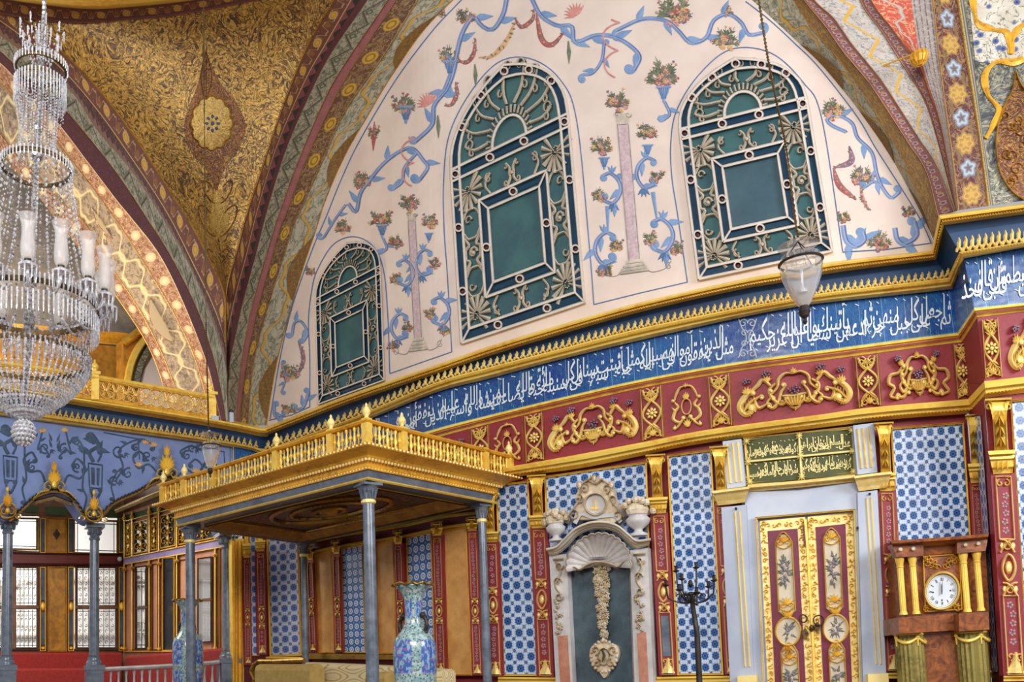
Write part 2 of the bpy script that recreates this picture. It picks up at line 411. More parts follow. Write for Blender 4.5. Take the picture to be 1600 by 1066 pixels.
def calli():
    t = Mat('cobalt_inscription_tile', .24, 0, .5); u, v = t.uv(); p = t.pos()
    n = t.noise(p, 1.6, 3); c = t.mix(t.ss(n, .4, .62), '0d2f7c', '144c8c')
    fl = t.vor(t.comb(u*7, v*3.2), 1.0); w = t.noise(t.comb(u*6, v*3), 2, 3, .6, 1.5)
    vine = (w-.5).abs().lt(.018, .014); c = t.mix(vine*.5, c, '4f95a0')
    c = t.mix(fl.lt(.1, .04)*.7, c, '4bb7a4'); edge = (v-.5).abs().gt(.44, .01)
    eb = t.mix(t.noise(t.comb(u*9, v*4), 4, 2).gt(.52, .05), '3d7f88', '8fbcae')
    c = t.mix(edge, c, eb); g = ((u).fr()-.5).abs().gt(.488, .004)
    c = t.mix(g*.5, c, '8fb2cc'); c = t.mul(c, t.noise(t.comb(u.fl()*5.7, 1.3), 2, 0)*.5+.8)
    t.col(c); t.bump(t.noise(p, 6, 2), .3, .02); return t()
M['calli'] = calli()
# ---- painted arch bands: u runs along, v across
def band(name, base, layers, rough=.65, vary=.18, bump=0):
    t = Mat(name, rough); u, v = t.uv(); p = t.pos(); c = t.mix(t.ss(t.noise(p, 11, 4), .35, .65), tuple(x*(1-vary) for x in lin(base)), lin(base))
    for L in layers: c = L(t, c, u, v)
    t.col(c)
    if bump: t.bump(t.noise(p, 40, 3), bump, .005)
    return t()
def serp(col, f=1., amp=.28, w=.06, ph=0., c0=.5, a=1.):
    return lambda t, c, u, v: t.mix(((v-c0-((u*f+ph)*2*PI).sin()*amp-((u*f*3+ph)*2*PI).sin()*amp*.25).abs().lt(w, .03))*a, c, col)
def zig(col, f=1., amp=.6, w=.05, ph=0., a=1.):
    return lambda t, c, u, v: t.mix(((v-.5-((u*f+ph).pp()-.5)*amp).abs().lt(w, .025))*a, c, col)
def dots(col, f=1., r=.25, c0=.5, asp=1., ph=.5, hole=None, a=1.):
    def L(t, c, u, v):
        du = ((u*f+ph).fr()-.5)*asp; dv = v-c0; d = (du*du+dv*dv).sqrt(); k = d.lt(r, .03)
        if hole: k = k*d.gt(hole, .03)
        return t.mix(k*a, c, col)
    return L
def diam(col, f=1., r=.25, c0=.5, asp=1., ph=.5, hole=None):
    def L(t, c, u, v):
        d = (((u*f+ph).fr()-.5)*asp).abs()+(v-c0).abs(); k = d.lt(r, .03)
        if hole: k = k*d.gt(hole, .03)
        return t.mix(k, c, col)
    return L
def edge(col, w=.08, a=1.):
    return lambda t, c, u, v: t.mix((v-.5).abs().gt(.5-w, .01)*a, c, col)
def floral(col, su=3., sv=3., r=.22, a=.9, rr=1.):
    def L(t, c, u, v):
        V = t.comb(u*su, v*sv); return t.mix(t.vor(V, 1.0, rnd=rr).lt(r, .06)*a, c, col)
    return L
def vines(col, su=3., sv=3., w=.02, a=.8, dist=1.2):
    def L(t, c, u, v):
        n = t.noise(t.comb(u*su, v*sv), 1.0, 3, .6, dist); return t.mix((n-.5).abs().lt(w, .012)*a, c, col)
    return L
M['b_ribbon'] = band('olive_floral_band_with_gold_ribbon', 'a79f88', [floral('6e7768', 5, 3, .3, .7), floral('c9bf9e', 7, 4, .16, .7), vines('5e5a40', 5, 3, .03), serp('b98d2e', 1, .3, .06), serp('6a5226', 1, .3, .012, 0, .57)])
M['b_cart'] = band('brown_gold_cartouche', '6e4b1c', [vines('c49434', 3, 3, .03, .9), vines('2f2410', 3, 3, .02, .8)])
M['b_medal'] = band('brown_band_with_gold_medallions', '6a4a38', [vines('a8895c', 5, 3, .03), serp('8a6a48', 2, .25, .04, .25), dots('c59a36', 1, .3, .5, 1.6), dots('7a5a20', 1, .2, .5, 1.6, .5, .14), edge('b5966a', .04)])
M['b_pink'] = band('rose_stripe', '9a5f5e', [floral('7c4548', 20, 2, .3, .6)])
M['b_leaf'] = band('sage_leaf_band', 'a6a08a', [vines('5a5644', 5, 3, .035, .8), floral('7d7a66', 8, 4, .16, .7), zig('4a4636', 1, .66, .05, 0), zig('6e6853', 1, .66, .03, .07, .8), zig('54503f', 2, .3, .03, .25, .7), diam('4f5744', 1, .2, .5, 1.5, .5), diam('8f907a', 1, .1, .5, 1.5, .5), dots('5a624e', 1, .08, .82, 1.5, 0), dots('5a624e', 1, .08, .18, 1.5, 0), edge('6f6a58', .03)])
M['b_dark'] = band('oxblood_stripe', '5e3034', [floral('74454a', 22, 3, .28, .6), floral('44201f', 17, 3, .2, .6)])
M['b_tri'] = band('oxblood_stripe_with_black_teeth', '7a4346', [lambda t, c, u, v: t.mix((v-(u*3).pp()*.85).lt(0, .03), c, '2c2522'), floral('5f3034', 14, 3, .2, .5)])
M['b_scroll'] = band('russet_scroll_band', '74473a', [serp('b3906a', 2, .26, .035), dots('8a5a34', 2, .2, .5, 1.2, .25), dots('c9a45a', 1, .24, .5, 1.6, 0., .15), dots('cf9f3a', 1, .13, .5, 1.6, 0.), floral('c2a780', 12, 4, .12, .7), edge('c9a86a', .05)])
M['b_tooth'] = band('scalloped_brown_band', '4f2d2c', [lambda t, c, u, v: t.mix((v-.55-((u*5).fr()-.5).abs()*.5).gt(0, .03), c, '7b5a4b'), vines('8f6b5c', 6, 2, .02, .5)])
M['b_medal2'] = band('peach_band_with_cream_medallions', 'b98364', [vines('e6c49c', 6, 3, .035), serp('8f5440', 3, .28, .05), dots('f3dca6', 1, .3, .5, 1.7), dots('fff0c4', 1, .16, .5, 1.7), edge('f0d4a4', .05)])
M['b_rib2'] = band('sand_floral_soffit_with_cream_ribbon', 'bda890', [floral('6f685f', 7, 5, .28, .85), floral('f0dfb4', 5, 4, .2, .6), vines('6a5c4c', 6, 4, .03, .7), serp('f2dfa8', 1.5, .2, .045, 0, .7), serp('f2dfa8', 1.5, .2, .04, .5, .3), edge('e8d0a0', .02)])
M['b_wscroll'] = band('oxblood_band_with_white_scrolls', '84504c', [serp('c9a9a0', 2, .26, .03), dots('5a3a44', 2, .17, .62, 1.3, .25), dots('b8a9ae', 2, .22, .5, 1.2, .25, .17), dots('a07a4c', 1, .14, .5, 1.3, 0.), edge('cfb5a4', .05)])
M['b_white'] = band('ivory_floral_band', 'cdc4bb', [floral('8d97ad', 6, 3, .2, .9), floral('b0884e', 5, 3, .12, .9), floral('8a8a6e', 9, 5, .2, .6), vines('6e6f66', 6, 4, .02, .8), zig('dba92e', 1, .55, .045, 0), edge('9c7a6a', .03)])
M['b_redtip'] = band('vermilion_spandrel', 'cf5a42', [vines('e8b48c', 5, 3, .03), serp('b9b5ae', 1, .2, .05)])
M['b_grey'] = band('grey_moulded_strip', 'a79c98', [lambda t, c, u, v: t.mix(((v*4).pp()).lt(.25, .1), c, '7a5f5e'), vines('c9c0b4', 8, 2, .03, .6)])
def petal(col, f=1., r=.25, asp=1., ph=.5, n=6, hole=None):
    def L(t, c, u, v):
        du = ((u*f+ph).fr()-.5)*asp; dv = v-.5; d = (du*du+dv*dv).sqrt()+(t.m('ARCTAN2', dv, du)*n).cos()*.035; k = d.lt(r, .03)
        if hole: k = k*d.gt(hole, .02)
        return t.mix(k, c, col)
    return L
M['b_flower'] = band('oxblood_band_with_big_flowers', '5e2824', [vines('a07c44', 5, 3, .035), vines('7f6a6c', 7, 4, .02), serp('7d6238', 1, .34, .045), petal('a8803c', 1, .31, 1.5, 0., 7), petal('c9a45a', 1, .24, 1.5, 0., 7, .2), petal('c39a4c', 1, .12, 1.5, 0., 5), petal('7f8c9c', 1, .26, 1.5, .5, 5), petal('b5bcc0', 1, .2, 1.5, .5, 5, .14), petal('6f5450', 1, .08, 1.5, .5, 5), edge('9c7a3c', .04)])
M['b_strip'] = band('gold_and_slate_strip', '6a5a34', [lambda t, c, u, v: t.mix((v-.3).abs().lt(.12), c, 'b79a5a'), lambda t, c, u, v: t.mix((v-.7).abs().lt(.1), c, '8f9296'), dots('3a2a1c', 6, .1, .3, 2)])
def pend(name, a, b, d, e, sc=3.2):
    t = Mat(name, .42, .35); p = t.pos(); w = t.noise(p, sc*.5, 3, .5, 0, 1)
    V = t.n('ShaderNodeVectorMath'); V.operation = 'ADD'; t.put(V.inputs[0], p); t.put(V.inputs[1], w); V = X(t, V.outputs[0])
    big = t.noise(p, 1.1, 3); n = t.noise(V, sc*2.2, 4, .6, 2.2); c = t.mix(t.ss(big, .38, .6), b, a)
    c = t.mix((n-.5).abs().lt(.03, .02), c, d); n2 = t.noise(V, sc*3.6, 3, .6, 1.6)
    c = t.mix(t.ss(n2, .54, .6)*.8, c, d); c = t.mix(((n2-.44).abs()).lt(.018, .012), c, e)
    fl = t.vor(V, sc*5.5); c = t.mix(fl.lt(.3, .05)*.75, c, e); c = t.mix(fl.lt(.1, .03), c, d)
    t.col(c); t.bump(n2, .3, .02); return t()
M['pend_gold'] = pend('gilded_arabesque_vault', 'c59743', '9a713a', '4a3c3a', 'efc66c')
M['pend_grey'] = pend('slate_arabesque_vault', '8a8878', '6f7172', '46464a', 'b3aa86')
M['medal_disc'] = pend('gold_medallion_ground', 'd2aa52', 'b98f3c', '8a672c', 'e8cb80', 6)
M['pend_russet'] = pend('russet_leaf_ground', '8a5230', '6e3f28', '4a2a20', 'b98a44', 5)
def porcelain():
    t = Mat('painted_porcelain', .15, 0, .7); u, v = t.uv(); p = t.pos()
    n = t.noise(p, 26, 4, .7); c = t.mix(t.ss(n, .45, .58), '7fa0a6', 'b9ccc4')
    c = t.mix(t.vor(p, 42).lt(.32, .05), c, '3c6f6a'); c = t.mix(t.vor(p, 30).lt(.18, .05), c, '9a5f8a')
    m = ((u*4).fr()-.5).abs().lt(.36)*((v-.43).abs().lt(.13, .01).max((v-.8).abs().lt(.07, .01)).max((v-.13).abs().lt(.1, .01)))
    sc = t.mix(t.noise(t.comb(u*34, v*20), 1, 3).gt(.52, .03), '3a62ae', '8fb4cc'); sc = t.mix(t.noise(t.comb(u*20, v*44, 3.), 1, 2).gt(.6, .03), sc, 'a35a9a')
    c = t.mix(m, c, sc); t.col(c); return t()
M['porcelain'] = porcelain()
def glass(name, col, tr=.9, rough=.02, alpha=1.0):
    t = Mat(name, rough, 0, .6); t.b.inputs['Transmission Weight'].default_value = tr; t.b.inputs['Alpha'].default_value = alpha
    t.b.inputs['IOR'].default_value = 1.3; t.col(col); return t()
M['glass'] = glass('clear_glass', 'f4f6f8', .85, .03, .45)
M['frost'] = glass('etched_glass', 'f8f2f0', .4, .2, .55)
def crystal(name, c, c2, r=.08, m=.25, a=1.):
    t = Mat(name, r, m, 1.0); t.col(t.mix(t.ss(t.noise(t.pos(), 60, 2), .42, .6), c2, c)); t.b.inputs['Alpha'].default_value = a
    t.b.inputs['Transmission Weight'].default_value = .2; return t()
M['crystal'] = crystal('cut_crystal', 'ffffff', 'cfcdd6', .05, .08)
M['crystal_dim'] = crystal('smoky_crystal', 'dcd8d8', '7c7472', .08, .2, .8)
def burl():
    t = Mat('walnut_burl', .3, 0, .6); p = t.pos(); n = t.noise(p, 7, 5, .65, 2.5); t.col(t.mix(t.ss(n, .35, .65), '5e2e16', 'a85f26')); return t()
M['burl'] = burl()
def emis(name, c, s):
    t = Mat(name, 1.); t.put(t.b.inputs['Emission Color'], c); t.b.inputs['Emission Strength'].default_value = s; t.col((.02, .02, .02)); return t()
M['carpet'] = cloth('brown_red_carpet', '7c5648', '4a332c', 6)
M['beige'] = plain('beige_gallery_wall_paint', 'b5a795', .8, sc=5, c2='8f877c')
M['doorflower'] = plain('grey_rose_flower_paint', 'a3979b', .7, sc=30, c2='6f676f')
M['outline'] = plain('dark_green_painted_shadow', '2c4038', .8, sc=12)  # colour of the shadows painted beside the window scrolls
# ---------------------------------------------------------------- the plan of the hall
H3 = EYE+2.5*S
L0 = line([(415, 669), (545, 618), (677, 573), (760, 544), (868, 511), (1000, 474), (1150, 440), (1219, 427), (1300, 411), (1456, 393), (1700, 366)])
L1 = line([(415, 681), (545, 631), (677, 586), (760, 558), (868, 525), (1000, 488), (1150, 454), (1219, 442), (1300, 427), (1463, 406), (1700, 380)])
L2 = line([(415, 703), (545, 655), (680, 598), (760, 575), (868, 547), (1000, 513), (1150, 482), (1219, 470), (1300, 456), (1481, 434), (1700, 405)])
L3 = line([(415, 713), (545, 668), (680, 614), (760, 593), (868, 564), (1000, 532), (1150, 498), (1243, 480), (1300, 472), (1488, 452), (1700, 427)])
L4 = line([(415, 758), (545, 712), (680, 671), (770, 648), (856, 627), (1000, 594), (1150, 567), (1300, 546), (1492, 521), (1700, 498)])
L5 = line([(415, 772), (545, 727), (680, 685), (770, 661), (856, 640), (1000, 607), (1150, 580), (1300, 561), (1509, 534), (1700, 515)])
L6 = line([(415, 810), (545, 780), (680, 753), (772, 734), (900, 711), (1000, 692), (1110, 671), (1281, 648), (1360, 637), (1510, 624), (1700, 608)])
L7 = line([(415, 826), (545, 797), (680, 769), (772, 750), (900, 733), (1000, 713), (1100, 693), (1360, 659), (1521, 646), (1700, 630)])
LB = line([(400, 1024), (620, 1027), (700, 1040), (786, 1058), (840, 1058), (1060, 1058), (1130, 1056), (1400, 1052), (1700, 1048)])
WM = Wall([at_z(x, float(L3(x)), H3)[:2] for x in (415, 480, 545, 612, 680, 760, 868, 1000, 1150, 1243, 1400, 1488)])
_a = at_z(0, 650, H3)[:2]; _b = at_z(411, 711, H3)[:2]
WL = Wall([_a, _b])                                     # left wall
_k = WM.tab(0)
def rng(x0, x1, n): return np.linspace(x0, x1, n)
def lp(f, x0, x1, n): x = rng(x0, x1, n); return np.stack([x, f(x)], 1)
def lerp_lines(f, g, t): return lambda x: f(x)*(1-t)+g(x)*t
DP = .42                                                # how far the right pier stands out
def lean(x, y): return (x-VX)/(y-VY)
def vq(xl, xr, ft, fb):
    """upright quad whose foot is at xl..xr on line fb and whose head is on line ft"""
    o = []
    for x in (xl, xr):
        yb = float(fb(x)) if callable(fb) else fb; xt = x; yt = yb
        for _ in range(3): yt = float(ft(xt)) if callable(ft) else ft; xt = x-lean(x, (yb+yt)/2)*(yb-yt)
        o.append(((xt, yt), (x, yb)))
    return [o[0][0], o[1][0], o[1][1], o[0][1]]
# ---------------------------------------------------------------- wall shells
def shell(W, x0, x1, z0, z1, name, mat, th=.3, d=0.0, n=60):
    P = W.P([(x, 1060) for x in np.linspace(x0, x1, n)], d); _, N = W.PN([(x, 1060) for x in np.linspace(x0, x1, n)], d)
    mb = MB(); Z = np.array([z0, z1])
    front = [[(*p[:2], z) for z in (z0, z1)] for p in P]; back = [[(*(p-nn*th)[:2], z) for z in (z0, z1)] for p, nn in zip(P, N)]
    G = [[f[0], f[1], b[1], b[0], f[0]] for f, b in zip(front, back)]
    mb.grid(G); return mb.build(name, mat, kind='structure')
shell(WM, 396, 1545, 0, 5.1, 'wall_main', M['crimson'], d=-.06)
mb = MB(); mb.box((1.0, 6.5, -.1), (9, 9.5, .1)); mb.build('floor', M['carpet'], kind='structure')
# ---------------------------------------------------------------- cornices that run along the main wall and round the right pier
def fpath(L, xe, pier, x0=403, n=90):
    a = lp(L, x0, xe, n); e = a[-1]; p0, p1 = np.array(pier[0], float), np.array(pier[1], float)
    p2 = p1+(p1-p0)*(1900-p1[0])/(p1[0]-p0[0])
    b = np.array([e*(1-t)+p0*t for t in (.25, .5, .75, 1)]); c = np.array([p0*(1-t)+p2*t for t in (.25, .5, .75, 1)])
    return np.vstack([a, b, c])
FD = np.r_[np.zeros(90), .25*DP, .5*DP, .75*DP, DP, [DP]*4]
P0 = fpath(L0, 1456, [(1468, 338), (1600, 320)]); P1 = fpath(L1, 1463, [(1475, 352), (1600, 335)])
P2 = fpath(L2, 1481, [(1499, 394), (1600, 378)]); P3 = fpath(L3, 1488, [(1506, 404), (1600, 387)])
P3[:, 1] = np.where(P3[:, 0] > 1495, P3[:, 1], P3[:, 1])
P4 = fpath(L4, 1496, [(1522, 482), (1600, 474)]); P5 = fpath(L5, 1503, [(1527, 496), (1600, 487)])
P6 = fpath(L6, 1512, [(1538, 596), (1600, 589)]); P7 = fpath(L7, 1521, [(1541, 622), (1600, 614)])
g = P2[:, 1]+ (P3[:, 1]-P2[:, 1])*0
def blend(A, B, t): return A*(1-t)+B*t
_u = np.r_[0, np.cumsum(np.linalg.norm(np.diff(P4, axis=0), axis=1))]
t = MB().sweep(WM, P0, P1, [(-.15, -.05), (0, .2), (.1, .21), (.3, .2), (.38, .165), (.66, .165), (.7, .13), (1, .06)], FD).build('trim_1', M['gold'], kind='structure')
mb = MB()                                               # dentils of the top moulding
def beads(mb, W, A, D, step, r, h, d0, x0=415, x1=1650, ry=None):
    u = np.r_[0, np.cumsum(np.linalg.norm(np.diff(A, axis=0), axis=1))]
    for s in np.arange(0, u[-1], step):
        x, y, d = np.interp(s, u, A[:, 0]), np.interp(s, u, A[:, 1]), np.interp(s, u, D)
        if x0 < x < x1: mb.blob(W, (x, y), r, ry or r, d+d0, d+d0+h, 0, 5)
beads(mb, WM, blend(P0, P1, .52), np.round(FD, 2), 4.4, 1.5, .02, .165, ry=2.0); mb.build('dentil_row', M['gold_deep'], t)
MB().sweep(WM, P1, P2, [(0, .05), (.3, .02), (1, .02)], FD, 40).build('trim_2', M['fascia'], kind='structure')
t = MB().sweep(WM, P2, P3, [(0, .02), (0, .15), (.12, .17), (.35, .15), (.42, .115), (.7, .1), (.8, .07), (1, .02)], FD).build('trim_3', M['gold'], kind='structure')
mb = MB(); beads(mb, WM, blend(P2, P3, .25), np.round(FD, 2), 5, 1.7, .012, .15, ry=1.5); mb.build('bead_row', M['gold_deep'], t)
def cresting(mb, W, A, D, step, w, h, d0, x0, x1):
    u = np.r_[0, np.cumsum(np.linalg.norm(np.diff(A, axis=0), axis=1))]
    for s in np.arange(step/2, u[-1], step):
        x, y, d = np.interp(s, u, A[:, 0]), np.interp(s, u, A[:, 1]), round(float(np.interp(s, u, D)), 2)
        if not x0 < x < x1: continue
        k = lean(x, y)
        def q(a, b): return (x+a*w-b*h*k, y-b*h)
        mb.ribbon(W, [q(-.42, 0), q(-.3, .18), q(-.05, .3), q(0, .62), q(.12, .8), q(.05, 1.05)], [w*.3, w*.42, w*.5, w*.55, w*.4, w*.15], d+d0, d+d0+.03)
        mb.ribbon(W, [q(.42, 0), q(.25, .2), q(.05, .35)], [w*.25, w*.4, w*.2], d+d0, d+d0+.02)
mb = MB(); cresting(mb, WM, P2, FD, 10.6, 10, 13, .13, 417, 1486); cresting(mb, WM, P2, FD, 10.5, 12, 22, .13, 1499, 1650); mb.build('leaf_cresting', M['gold_pale'], t)
uc = np.stack([_u/36.0, _u*0], 1)
mb = MB(); G = np.stack([WM.P(blend(P3, P4, k), FD) for k in (-.12, .5, 1.05)], 1)
mb.grid(G, [[(q/36.0, k) for k in (-.02, .5, 1)] for q in _u]); cw = mb.build('wall_inscription', M['calli'], kind='structure')
t = MB().sweep(WM, P4, P5, [(0, .0), (0, .07), (.25, .08), (.4, .05), (.62, .05), (.7, .03), (1, .01)], FD).build('trim_4', [M['gold']], kind='structure')
mb = MB().sweep(WM, blend(P4, P5, .45), blend(P4, P5, .62), [(0, .053), (1, .053)], FD); mb.build('red_fillet', M['crimson'], t)
mb = MB(); G = np.stack([WM.P(blend(P5, P6, k), FD+.005) for k in (-.1, .5, 1.1)], 1); mb.grid(G); fr = mb.build('wall_frieze', M['crimson'], kind='structure')
t = MB().sweep(WM, P6, P7, [(0, .0), (0, .12), (.15, .15), (.4, .14), (.45, .1), (.7, .09), (.8, .06), (1, .01)], FD).build('trim_5', M['gold'], kind='structure')
mb = MB(); beads(mb, WM, blend(P6, P7, .74), np.round(FD, 2), 5.5, 2.1, .015, .075, 775, 1650, ry=1.1); mb.build('rope_moulding', M['gold_deep'], t)
# right pier: lower face and return
_e = [(1536, 600), (1541, 640), (1550, 800), (1567, 1056), (1585, 1330)]; PE = line([(y, x) for x, y in _e])
def ret(mb, y0, y1, fx0, u=1, n=8, d=DP, m=6):
    ys = np.linspace(y0, y1, n); G = []
    for y in ys:
        a = WM.P([(fx0(y), y)], 0)[0]; b = WM.P([(float(PE(y)), y)], d)[0]
        b[2] = b[2]; G.append([a*(1-s)+b*s for s in np.linspace(0, 1, m)])
    return mb.grid(G, [[(s*u, (1-k/(n-1))) for s in np.linspace(0, 1, m)] for k in range(n)])
RX = line([(600, 1508), (640, 1514), (800, 1532), (1056, 1549), (1330, 1567)])
ret(MB(), 600, 1330, RX).build('wall_pier_return', M['crimson'], kind='structure')
mb = MB(); ys = np.linspace(600, 1330, 10)
mb.grid([[WM.P([(float(PE(y))*(1-s)+1900*s, y)], DP)[0] for s in np.linspace(0, 1, 6)] for y in ys]); mb.build('wall_pier', M['crimson'], kind='structure')
# ---------------------------------------------------------------- the lunette
A0 = smooth([(416, 665), (427, 593), (444, 519), (467, 438), (493, 360), (510, 308), (540, 240), (570, 188), (608, 124), (660, 49), (707, 0), (780, -58), (870, -100), (960, -112), (1060, -85), (1130, -40), (1175, 0), (1201, 24), (1240, 60), (1290, 108), (1356, 192), (1405, 268), (1455, 367), (1459, 392)], 140)
xs = np.linspace(416.5, 1458.5, 120); top = np.interp(xs, A0[:, 0], A0[:, 1])
G = [WM.P([(x, L0(x)*(1-k)+tp*k) for k in np.linspace(-.02 if tp < L0(x)-20 else 0, 1, 10)], 0) for x, tp in zip(xs, top)]
mb = MB(); mb.grid(G); lun = mb.build('wall_lunette', M['plaster'], kind='structure')
# painted arch bands on the left side, px outlines with their distance in front of the lunette
def bands(W, curves, mats, n=90, nm=30, unit=None, first=1, m=4):
    C = [(smooth(c, n), d) for c, d in curves]
    for k, mt in enumerate(mats):
        if mt is None: continue
        (a, da), (b, db) = C[k], C[k+1]
        A = W.P(a, da if np.ndim(da) == 0 else np.interp(np.linspace(0, 1, n), np.linspace(0, 1, len(da)), da)); B = W.P(b, db)
        G = np.stack([A*(1-s)+B*s for s in np.linspace(0, 1, m)], 1)
        L = np.r_[0, np.cumsum(np.linalg.norm(np.diff(a, axis=0), axis=1))]/(unit[k] if unit else 60)
        MB().grid(G, [[(u, s) for s in np.linspace(0, 1, m)] for u in L]).build('trim_%d' % (first+k), M[mt], kind='structure')
top_ = lambda *p: list(p)
cA = [([(416, 665), (427, 593), (444, 519), (467, 438), (493, 360), (510, 308), (540, 240), (570, 188), (608, 124), (660, 49), (707, 0), (760, -50)], 0.0),
      ([(387, 665), (391, 610), (400, 549), (420, 475), (456, 360), (469, 330), (499, 263), (540, 173), (600, 86), (653, 0), (690, -55)], .16),
      ([(374, 665), (378, 620), (386, 560), (400, 495), (437, 360), (446, 338), (476, 255), (525, 150), (563, 86), (619, 0), (650, -55)], .2),
      ([(368, 662), (373, 600), (384, 525), (400, 455), (428, 360), (435, 338), (465, 255), (510, 150), (548, 86), (606, 0), (636, -55)], .24),
      ([(356, 663), (357, 587), (359, 566), (368, 524), (380, 470), (399, 400), (420, 319), (450, 225), (495, 124), (525, 71), (574, 0), (606, -55)], .27),
      ([(354, 600), (354.5, 570), (355, 545), (362, 512), (374, 460), (394, 400), (414, 319), (444, 225), (489, 124), (516, 71), (562, 0), (594, -55)], .28),
      ([(354, 590), (354, 560), (354, 535), (359, 505), (370, 455), (385, 400), (405, 319), (434, 225), (478, 124), (508, 71), (549, 0), (580, -55)], .31),
      ([(352, 530), (352, 500), (352, 465), (357, 434), (367, 400), (385, 333), (401, 285), (443, 161), (480, 71), (521, 0), (548, -50)], .34)]
bands(WM, cA, ['b_ribbon', 'b_medal', 'b_pink', 'b_leaf', 'b_dark', 'b_tri', 'b_scroll'], unit=[110, 62, 40, 46, 40, 60, 52], first=10)
# brown cartouches let into the ribbon band, against the lunette edge
a0 = smooth(cA[0][0], 200); a1 = smooth(cA[1][0], 200)
mb = MB()
for c in (15, 62, 108, 160):
    P = []
    for s in np.linspace(-1, 1, 17):
        i = int(np.clip(c+s*13, 0, 199)); P.append(a0[i]*(1-.62*(1-abs(s)**1.7))+a1[i]*.62*(1-abs(s)**1.7))
    Q = [a0[int(np.clip(c+s*13, 0, 199))] for s in np.linspace(-1, 1, 17)]
    wts = [.62*(1-abs(s)**1.7)*.16 for s in np.linspace(-1, 1, 17)]
    A = WM.P(Q, .004); Bm = WM.P(P, np.round(np.array(wts)+.006, 3)); mb.grid(np.stack([A, Bm], 1), [[(k/3, 0), (k/3, 1)] for k in range(17)])
_r0, _r1 = smooth([(1175, 0), (1201, 24), (1240, 60), (1290, 108), (1356, 192), (1405, 268), (1455, 367), (1459, 392)], 200), smooth([(1240, 0), (1270, 46), (1316, 100), (1365, 170), (1411, 249), (1439, 315), (1463, 383)], 200)
for c in (62, 118, 176):
    P = []; wts = []
    for s in np.linspace(-1, 1, 17): i = int(np.clip(c+s*20, 0, 199)); k_ = .6*(1-abs(s)**1.7); P.append(_r0[i]*(1-k_)+_r1[i]*k_); wts.append(k_*.14)
    Q = [_r0[int(np.clip(c+s*20, 0, 199))] for s in np.linspace(-1, 1, 17)]
    mb.grid(np.stack([WM.P(Q, .006), WM.P(P, np.round(np.array(wts)+.012, 3))], 1), [[(k/3, 0), (k/3, 1)] for k in range(17)])
mb.build('trim_20', M['b_cart'], kind='structure')
def edge_lines(W, curves, mat, name, w=1.6, h=.012, n=120):
    mb = MB()
    for (c, d), ww in curves: mb.ribbon(W, smooth(c, n), ww, round(d, 3), round(d+h, 3))
    return mb.build(name, mat, kind='structure')
edge_lines(WM, [(cA[0], 2.2), (cA[1], 1.6), (cA[3], 1.2), (cA[7], 2.6), (cA[2], 1.2)], M['gold_dark'], 'trim_21')
# right side
cC = [([(1175, 0), (1201, 24), (1240, 60), (1290, 108), (1356, 192), (1405, 268), (1455, 367), (1459, 392)], 0.),
      ([(1205, -50), (1240, 0), (1270, 46), (1316, 100), (1365, 170), (1411, 249), (1439, 315), (1463, 383)], .14),
      ([(1222, -50), (1256, 0), (1287, 38), (1316, 79), (1357, 129), (1390, 178), (1419, 224), (1447, 269), (1466, 340)], .18),
      ([(1240, -50), (1272, 0), (1302, 28), (1331, 69), (1372, 119), (1405, 168), (1434, 214), (1463, 259), (1492, 331)], .2),
      ([(1330, -50), (1348, 8), (1377, 48), (1401, 86), (1422, 119), (1445, 158), (1462, 210), (1494, 330)], .26),
      ([(1344, -50), (1363, 3), (1392, 42), (1417, 76), (1432, 96), (1450, 142), (1470, 200), (1495, 330)], .3),
      ([(1420, -50), (1424, 0), (1431, 50), (1438, 88), (1453, 138), (1472, 200), (1495, 329)], .36),
      ([(1450, -50), (1457, 0), (1471, 124), (1488, 248), (1497, 329)], DP),
      ([(1490, -50), (1496, 0), (1512, 103), (1529, 206), (1544, 322)], DP),
      ([(1500, -50), (1506, 0), (1525, 124), (1537, 215), (1552, 321)], DP),
      ([(1900, -50), (1900, 0), (1900, 124), (1900, 215), (1900, 268)], DP)]
bands(WM, cC, ['b_ribbon', 'b_cart', 'b_wscroll', 'b_white', 'b_wscroll', 'b_redtip', 'b_grey', 'b_flower', 'b_strip', None], unit=[90, 50, 26, 70, 26, 60, 60, 80, 40, 50], first=30, nm=30)
edge_lines(WM, [(cC[1], 1.6), (cC[2], 1.4), (cC[3], 1.4), (cC[4], 1.2), (cC[5], 1.2), (cC[8], 1.8), (cC[7], 1.5)], M['gold_dark'], 'trim_42')
mb = MB(); a, b = smooth(cC[9][0], 40), smooth(cC[10][0], 40); mb.grid(np.stack([WM.P(a*(1-s)+b*s, DP) for s in np.linspace(0, 1, 8)], 1)); mb.build('wall_right_vault', M['pend_grey'], kind='structure')
# white ground, serpentine ribbon and brown drop medallion painted on the right vault
mb = MB(); mb.poly(WM, [(1510, -40), (1760, -40), (1760, 76), (1600, 92), (1560, 100), (1524, 96)], DP+.004); mb.build('trim_43', M['b_white'], kind='structure')
